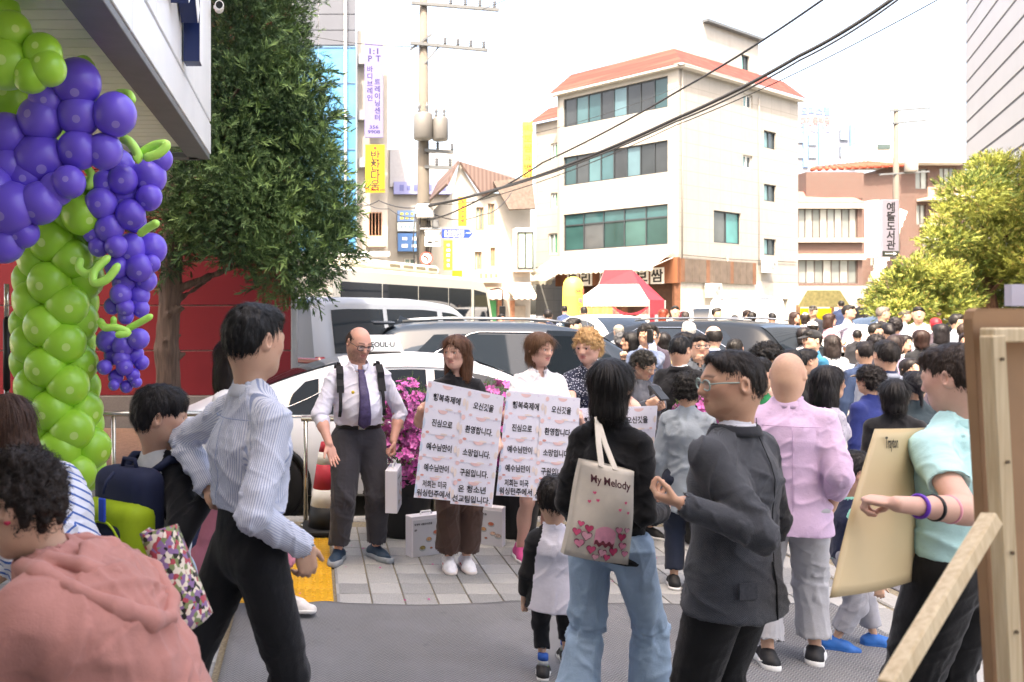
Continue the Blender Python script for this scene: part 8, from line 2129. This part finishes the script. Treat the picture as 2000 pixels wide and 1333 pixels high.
mb = MB(); mb.grid(lambda u, v: tuple(TBQ(u, 0).lerp(TBB(u, 0), v)), 8, 1); mb.grid(lambda u, v: tuple(TBQ(0, u).lerp(TBB(0, u), v)), 8, 1); mb.grid(lambda u, v: tuple(TBQ(1, u).lerp(TBB(1, u), v)), 8, 1); mb.build("gusset", m_canvas, tote, True, fix=False)
shp = Vector(wpt(1172, 828, 3.42)) - tb_o
for k, (du, dy) in enumerate(((.35, 0), (.62, .05))):
    a = TBQ(du, .97); b = shp + Vector((.02 * k, dy, .015)); c_ = b + Vector((.03, .10, -.02))
    pts = [a, a.lerp(b, .5) + Vector((-.012, -.025, 0)), a.lerp(b, .85) + Vector((-.008, -.02, .01)), b, c_, c_ + Vector((.02, .06, -.12))]
    mb = MB()
    for p_, q_ in zip(pts, pts[1:]): mb.bar(p_, q_ + (q_ - p_).normalized() * .004, .028, .004, up=(.3, -1, .2))
    mb.build("strap", m_canvas, tote)
def heart(u, v, sz, mat, rot=0.0, d=.004):
    c_ = TBQ(u, v); e1 = (TBQ(u + .02, v) - TBQ(u - .02, v)).normalized(); e2 = (TBQ(u, v + .02) - TBQ(u, v - .02)).normalized(); n_ = e1.cross(e2); n_ = n_ if n_.y < 0 else -n_; pts = []
    for i in range(20):
        t_ = i / 20 * 6.283; x = 16 * math.sin(t_) ** 3 / 17; y = (13 * math.cos(t_) - 5 * math.cos(2 * t_) - 2 * math.cos(3 * t_) - math.cos(4 * t_)) / 17
        x, y = x * math.cos(rot) - y * math.sin(rot), x * math.sin(rot) + y * math.cos(rot); pts.append(c_ + e1 * x * sz + e2 * y * sz + n_ * d)
    MB().add(pts, [tuple(range(20))]).build("printed_heart", mat, tote, fix=False)
HP = [M('e88fa8', .8, .15, 30), M('d9577f', .8, .15, 30), M('e5a9b8', .8, .15, 30), M('c43e66', .8, .15, 30)]
k = 0
for (u, v, sz) in ((.16, .16, .021), (.34, .12, .020), (.52, .10, .020), (.70, .13, .021), (.84, .20, .020), (.10, .27, .018), (.24, .25, .022), (.80, .30, .021), (.9, .12, .016), (.60, .06, .017), (.42, .05, .016), (.26, .33, .018), (.72, .37, .017), (.14, .36, .014), (.86, .38, .014)):
    heart(u, v, sz * .92, HP[k % 4], R.uniform(-.3, .3), .004 + .0004 * k); heart(u, v, sz * 1.05, M('7d3348', .8), 0, .0032 + .0004 * k - .0002); k += 1
for (u, v) in ((.28, .70), (.22, .60), (.34, .63), (.80, .66), (.86, .56), (.70, .58)): heart(u, v, .0075, HP[1], .2)
mbc = MB(); mbc.grid(lambda a, b: tuple(TBQ(.36 + .34 * a, .18 + .20 * b * (1 - .25 * (2 * a - 1) ** 2)) + Vector((0, -.0035, 0))), 8, 4); mbc.build("printed_cake", M('e79db2', .8, .12, 40), tote, True, fix=False)
mbc = MB(); mbc.grid(lambda a, b: tuple(TBQ(.37 + .32 * a, .17 + .045 * b + .015 * math.sin(a * 19)) + Vector((0, -.0045, 0))), 16, 1); mbc.build("printed_icing", M('7a3340', .8), tote, True, fix=False)
c_ = TBQ(.5, .83) + Vector((0, -.006, 0)); text("My Melody", M('5a3038', .8), tote, .043, c_, TBQ(.7, .83) - TBQ(.3, .83), (0, 0, 1), bold=.0006, width=.16)
# backpack of the schoolboy
def rounded(o, w, seg=4):
    b = o.modifiers.new('round', 'BEVEL'); b.width = w; b.segments = seg; o.data.polygons.foreach_set('use_smooth', np.ones(len(o.data.polygons), dtype=bool)); return o
Bc = Vector(pr.world((0.0, .135, pr.SH['L'][2] - .10))); bk_ = thing("backpack", "lime green and navy school backpack with blue tag", "backpack", Bc, pr.yaw * D2R)
rounded(MB().box((0, .02, -.04), (.29, .16, .42)).build("bag_body", M('1b2340', .8, .1, 20), bk_), .06)
rounded(MB().box((0, .075, -.10), (.315, .15, .31)).build("side_panel", M('9fbb1e', .7, .08, 20), bk_), .06)
rounded(MB().box((0, .125, -.13), (.19, .085, .22)).build("front_pocket", M('161d33', .8, .1, 20), bk_), .04)
ring = [(.10 * math.cos(t_), .160, -.13 + .115 * math.sin(t_)) for t_ in np.linspace(-.3, math.pi + .3, 18)]; MB().tube(ring, .005, 6).build("piping", M('b4d022', .6), bk_, True)
MB().box((-.01, .168, .03), (.035, .012, .09), bev=.004).build("luggage_tag", M('2a4fc4', .5), bk_); MB().tube([(0, .10, .16), (.0, .14, .13), (0, .155, .085)], .007, 6).build("loop", M('1b2340', .8), bk_, True)
MB().tube([(-.04, .02, .165), (-.03, .02, .20), (.03, .02, .20), (.04, .02, .165)], .009, 6).build("grab_handle", M('1b2340', .8), bk_, True)
for s_ in (-1, 1): MB().tube([(s_ * .08, -.03, .15), (s_ * .10, -.10, .19), (s_ * .11, -.22, .17), (s_ * .12, -.29, .0), (s_ * .13, -.2, -.16), (s_ * .13, -.05, -.22)], .017, 8).build("strap", M('1d2745', .8, .1), bk_, True)
# beige sheet held by the young man in aqua
sb_ = thing("beige_sheet", "curved beige sheet with a handwritten name held at the right", "board", wpt(1715, 1000, 2.9)); so_ = sb_.location
Qs = bil(wpt(1708, 838, 2.85), wpt(1850, 832, 3.12), wpt(1800, 1128, 3.0), wpt(1620, 1168, 2.62))
def sheet(u, v):
    p_ = Qs(u, v); return tuple(p_ - so_ + Vector((0, -.022 * math.sin(math.pi * u), 0)) + Vector((-.008 * math.sin(math.pi * v), 0, 0)))
o_ = MB().grid(sheet, 16, 16).build("sheet", M('c9b48c', .42, .05, 2), sb_, True, fix=False); o_.modifiers.new("t", 'SOLIDIFY').thickness = .004
p0, p1, p2 = Vector(sheet(.12, .10)), Vector(sheet(.3, .10)), Vector(sheet(.12, .2)); tn = (p1 - p0).cross(p0 - p2).normalized(); tn = tn if tn.y < 0 else -tn
text("Trayton", M('3d372c', .8), sb_, .055, Vector(sheet(.21, .10)) + tn * .009, p1 - p0, (0, 0, 1), width=.075)
# brown board with wooden stretcher and leg, right edge
eb = thing("display_board", "brown hardboard display panel with pale wooden frame and slanting leg", "board", wpt(1960, 1000, 1.72)); eo = eb.location
m_hb = M('9c7a5a', .8, .08, 8); m_pine = NT("pine_wood"); co = m_pine.coord(); g_ = m_pine.noise(m_pine.n("Mapping", {0: co, 3: (30, 30, 1.2)}).outputs[0], 3, 4); m_pinew = m_pine.out(m_pine.ramp(g_, [(.3, srgb('c4ab84')), (.7, srgb('e0cca8'))]), .6)
Yb1 = 1.72
L0 = Vector(wpt(1899, 612, Yb1)) - eo; L1 = Vector(wpt(1945, 1420, Yb1)) - eo; Rr = Vector((.42, .12, 0))
pts = [L0 + Vector((.012, 0, .011)), L0 + Vector((0, 0, -.006))]; 
mb = MB(); poly = [L0 + Vector((0, 0, -.012)), L1, L1 + Rr, L0 + Rr + Vector((0, 0, .01)), L0 + Vector((.016, .003, .010)), L0 + Vector((.005, .001, .004))]
mb.add([tuple(p_) for p_ in poly] + [tuple(p_ + Vector((-.004, .02, 0))) for p_ in poly], [tuple(range(6)), tuple(range(11, 5, -1))] + [(i, (i + 1) % 6, 6 + (i + 1) % 6, 6 + i) for i in range(6)]); mb.build("panel", m_hb, eb)
fa, fb = Vector(wpt(1938, 655, 1.69)) - eo, Vector(wpt(1978, 1420, 1.69)) - eo
MB().bar(fa, fb, .034, .03, up=(.1, -1, 0), bev=.003).build("frame_bar", m_pinew, eb); MB().bar(fa + Vector((-.012, 0, .0)), fa + Vector((.4, .11, .0)), .03, .03, up=(.1, -1, 0), bev=.003).build("frame_bar", m_pinew, eb)
for t_ in (.06, .32, .55, .75, .9): q_ = fa.lerp(fb, t_) + Vector((.004, -.0165, 0)); MB().tube([q_, q_ + Vector((0, -.002, 0))], .004, 10).build("screw", M('6d5a44', .5), eb)
MB().bar(Vector(wpt(1937, 1012, 1.66)) - eo, Vector(wpt(1735, 1345, 1.45)) - eo, .030, .03, up=(.1, -1, 0), bev=.003).build("leg", m_pinew, eb)
MB().box(Vector(wpt(1990, 577, 1.9)) - eo, (.05, .02, .05)).build("corner_card", M('d8d4e4', .6), eb)
# patterned bag by the pink jacket, phones
fb_ = thing("floral_bag", "floral print cloth bag behind the pink jacket", "bag", wpt(345, 1120, 2.35)); fo = fb_.location
Qf = bil(wpt(292, 1030, 2.35), wpt(318, 1034, 2.4), wpt(388, 1205, 2.4), wpt(360, 1225, 2.35)); mb = MB(); mb.grid(lambda u, v: tuple(Qf(u, v) - fo + Vector((0, -.02 * math.sin(3.14 * u), 0))), 6, 10); o_ = mb.build("bag_body", cloth('8a6a96', 'floral', None, .33), fb_, True, fix=False); o_.modifiers.new("t", 'SOLIDIFY').thickness = .05
MB().tube([Qf(.8, 0) - fo + Vector((0, -.03, .0)), Qf(.85, .5) - fo + Vector((0, -.035, 0)), Qf(.9, .98) - fo + Vector((0, -.03, 0))], .006, 6).build("trim", m_black, fb_, True)
ph = thing("phone", "black folding phone case held by the woman with grey curls", "phone", wpt(1287, 768, 6.05), 20 * D2R); auto_smooth(MB().box((0, 0, 0), (.09, .012, .16), bev=.005, mat=Matrix.Rotation(-.9, 3, 'X')).build("case", m_blk, ph)); MB().box((0, -.008, .004), (.075, .004, .14), mat=Matrix.Rotation(-.9, 3, 'X')).build("screen", M('3a4048', .1), ph)
ph2 = thing("phone", "dark phone at the ear of the man in grey-blue suit", "phone", wpt(1270, 657, 9.22), 40 * D2R); auto_smooth(MB().box((0, 0, 0), (.03, .07, .15), bev=.006).build("case", m_blk, ph2))
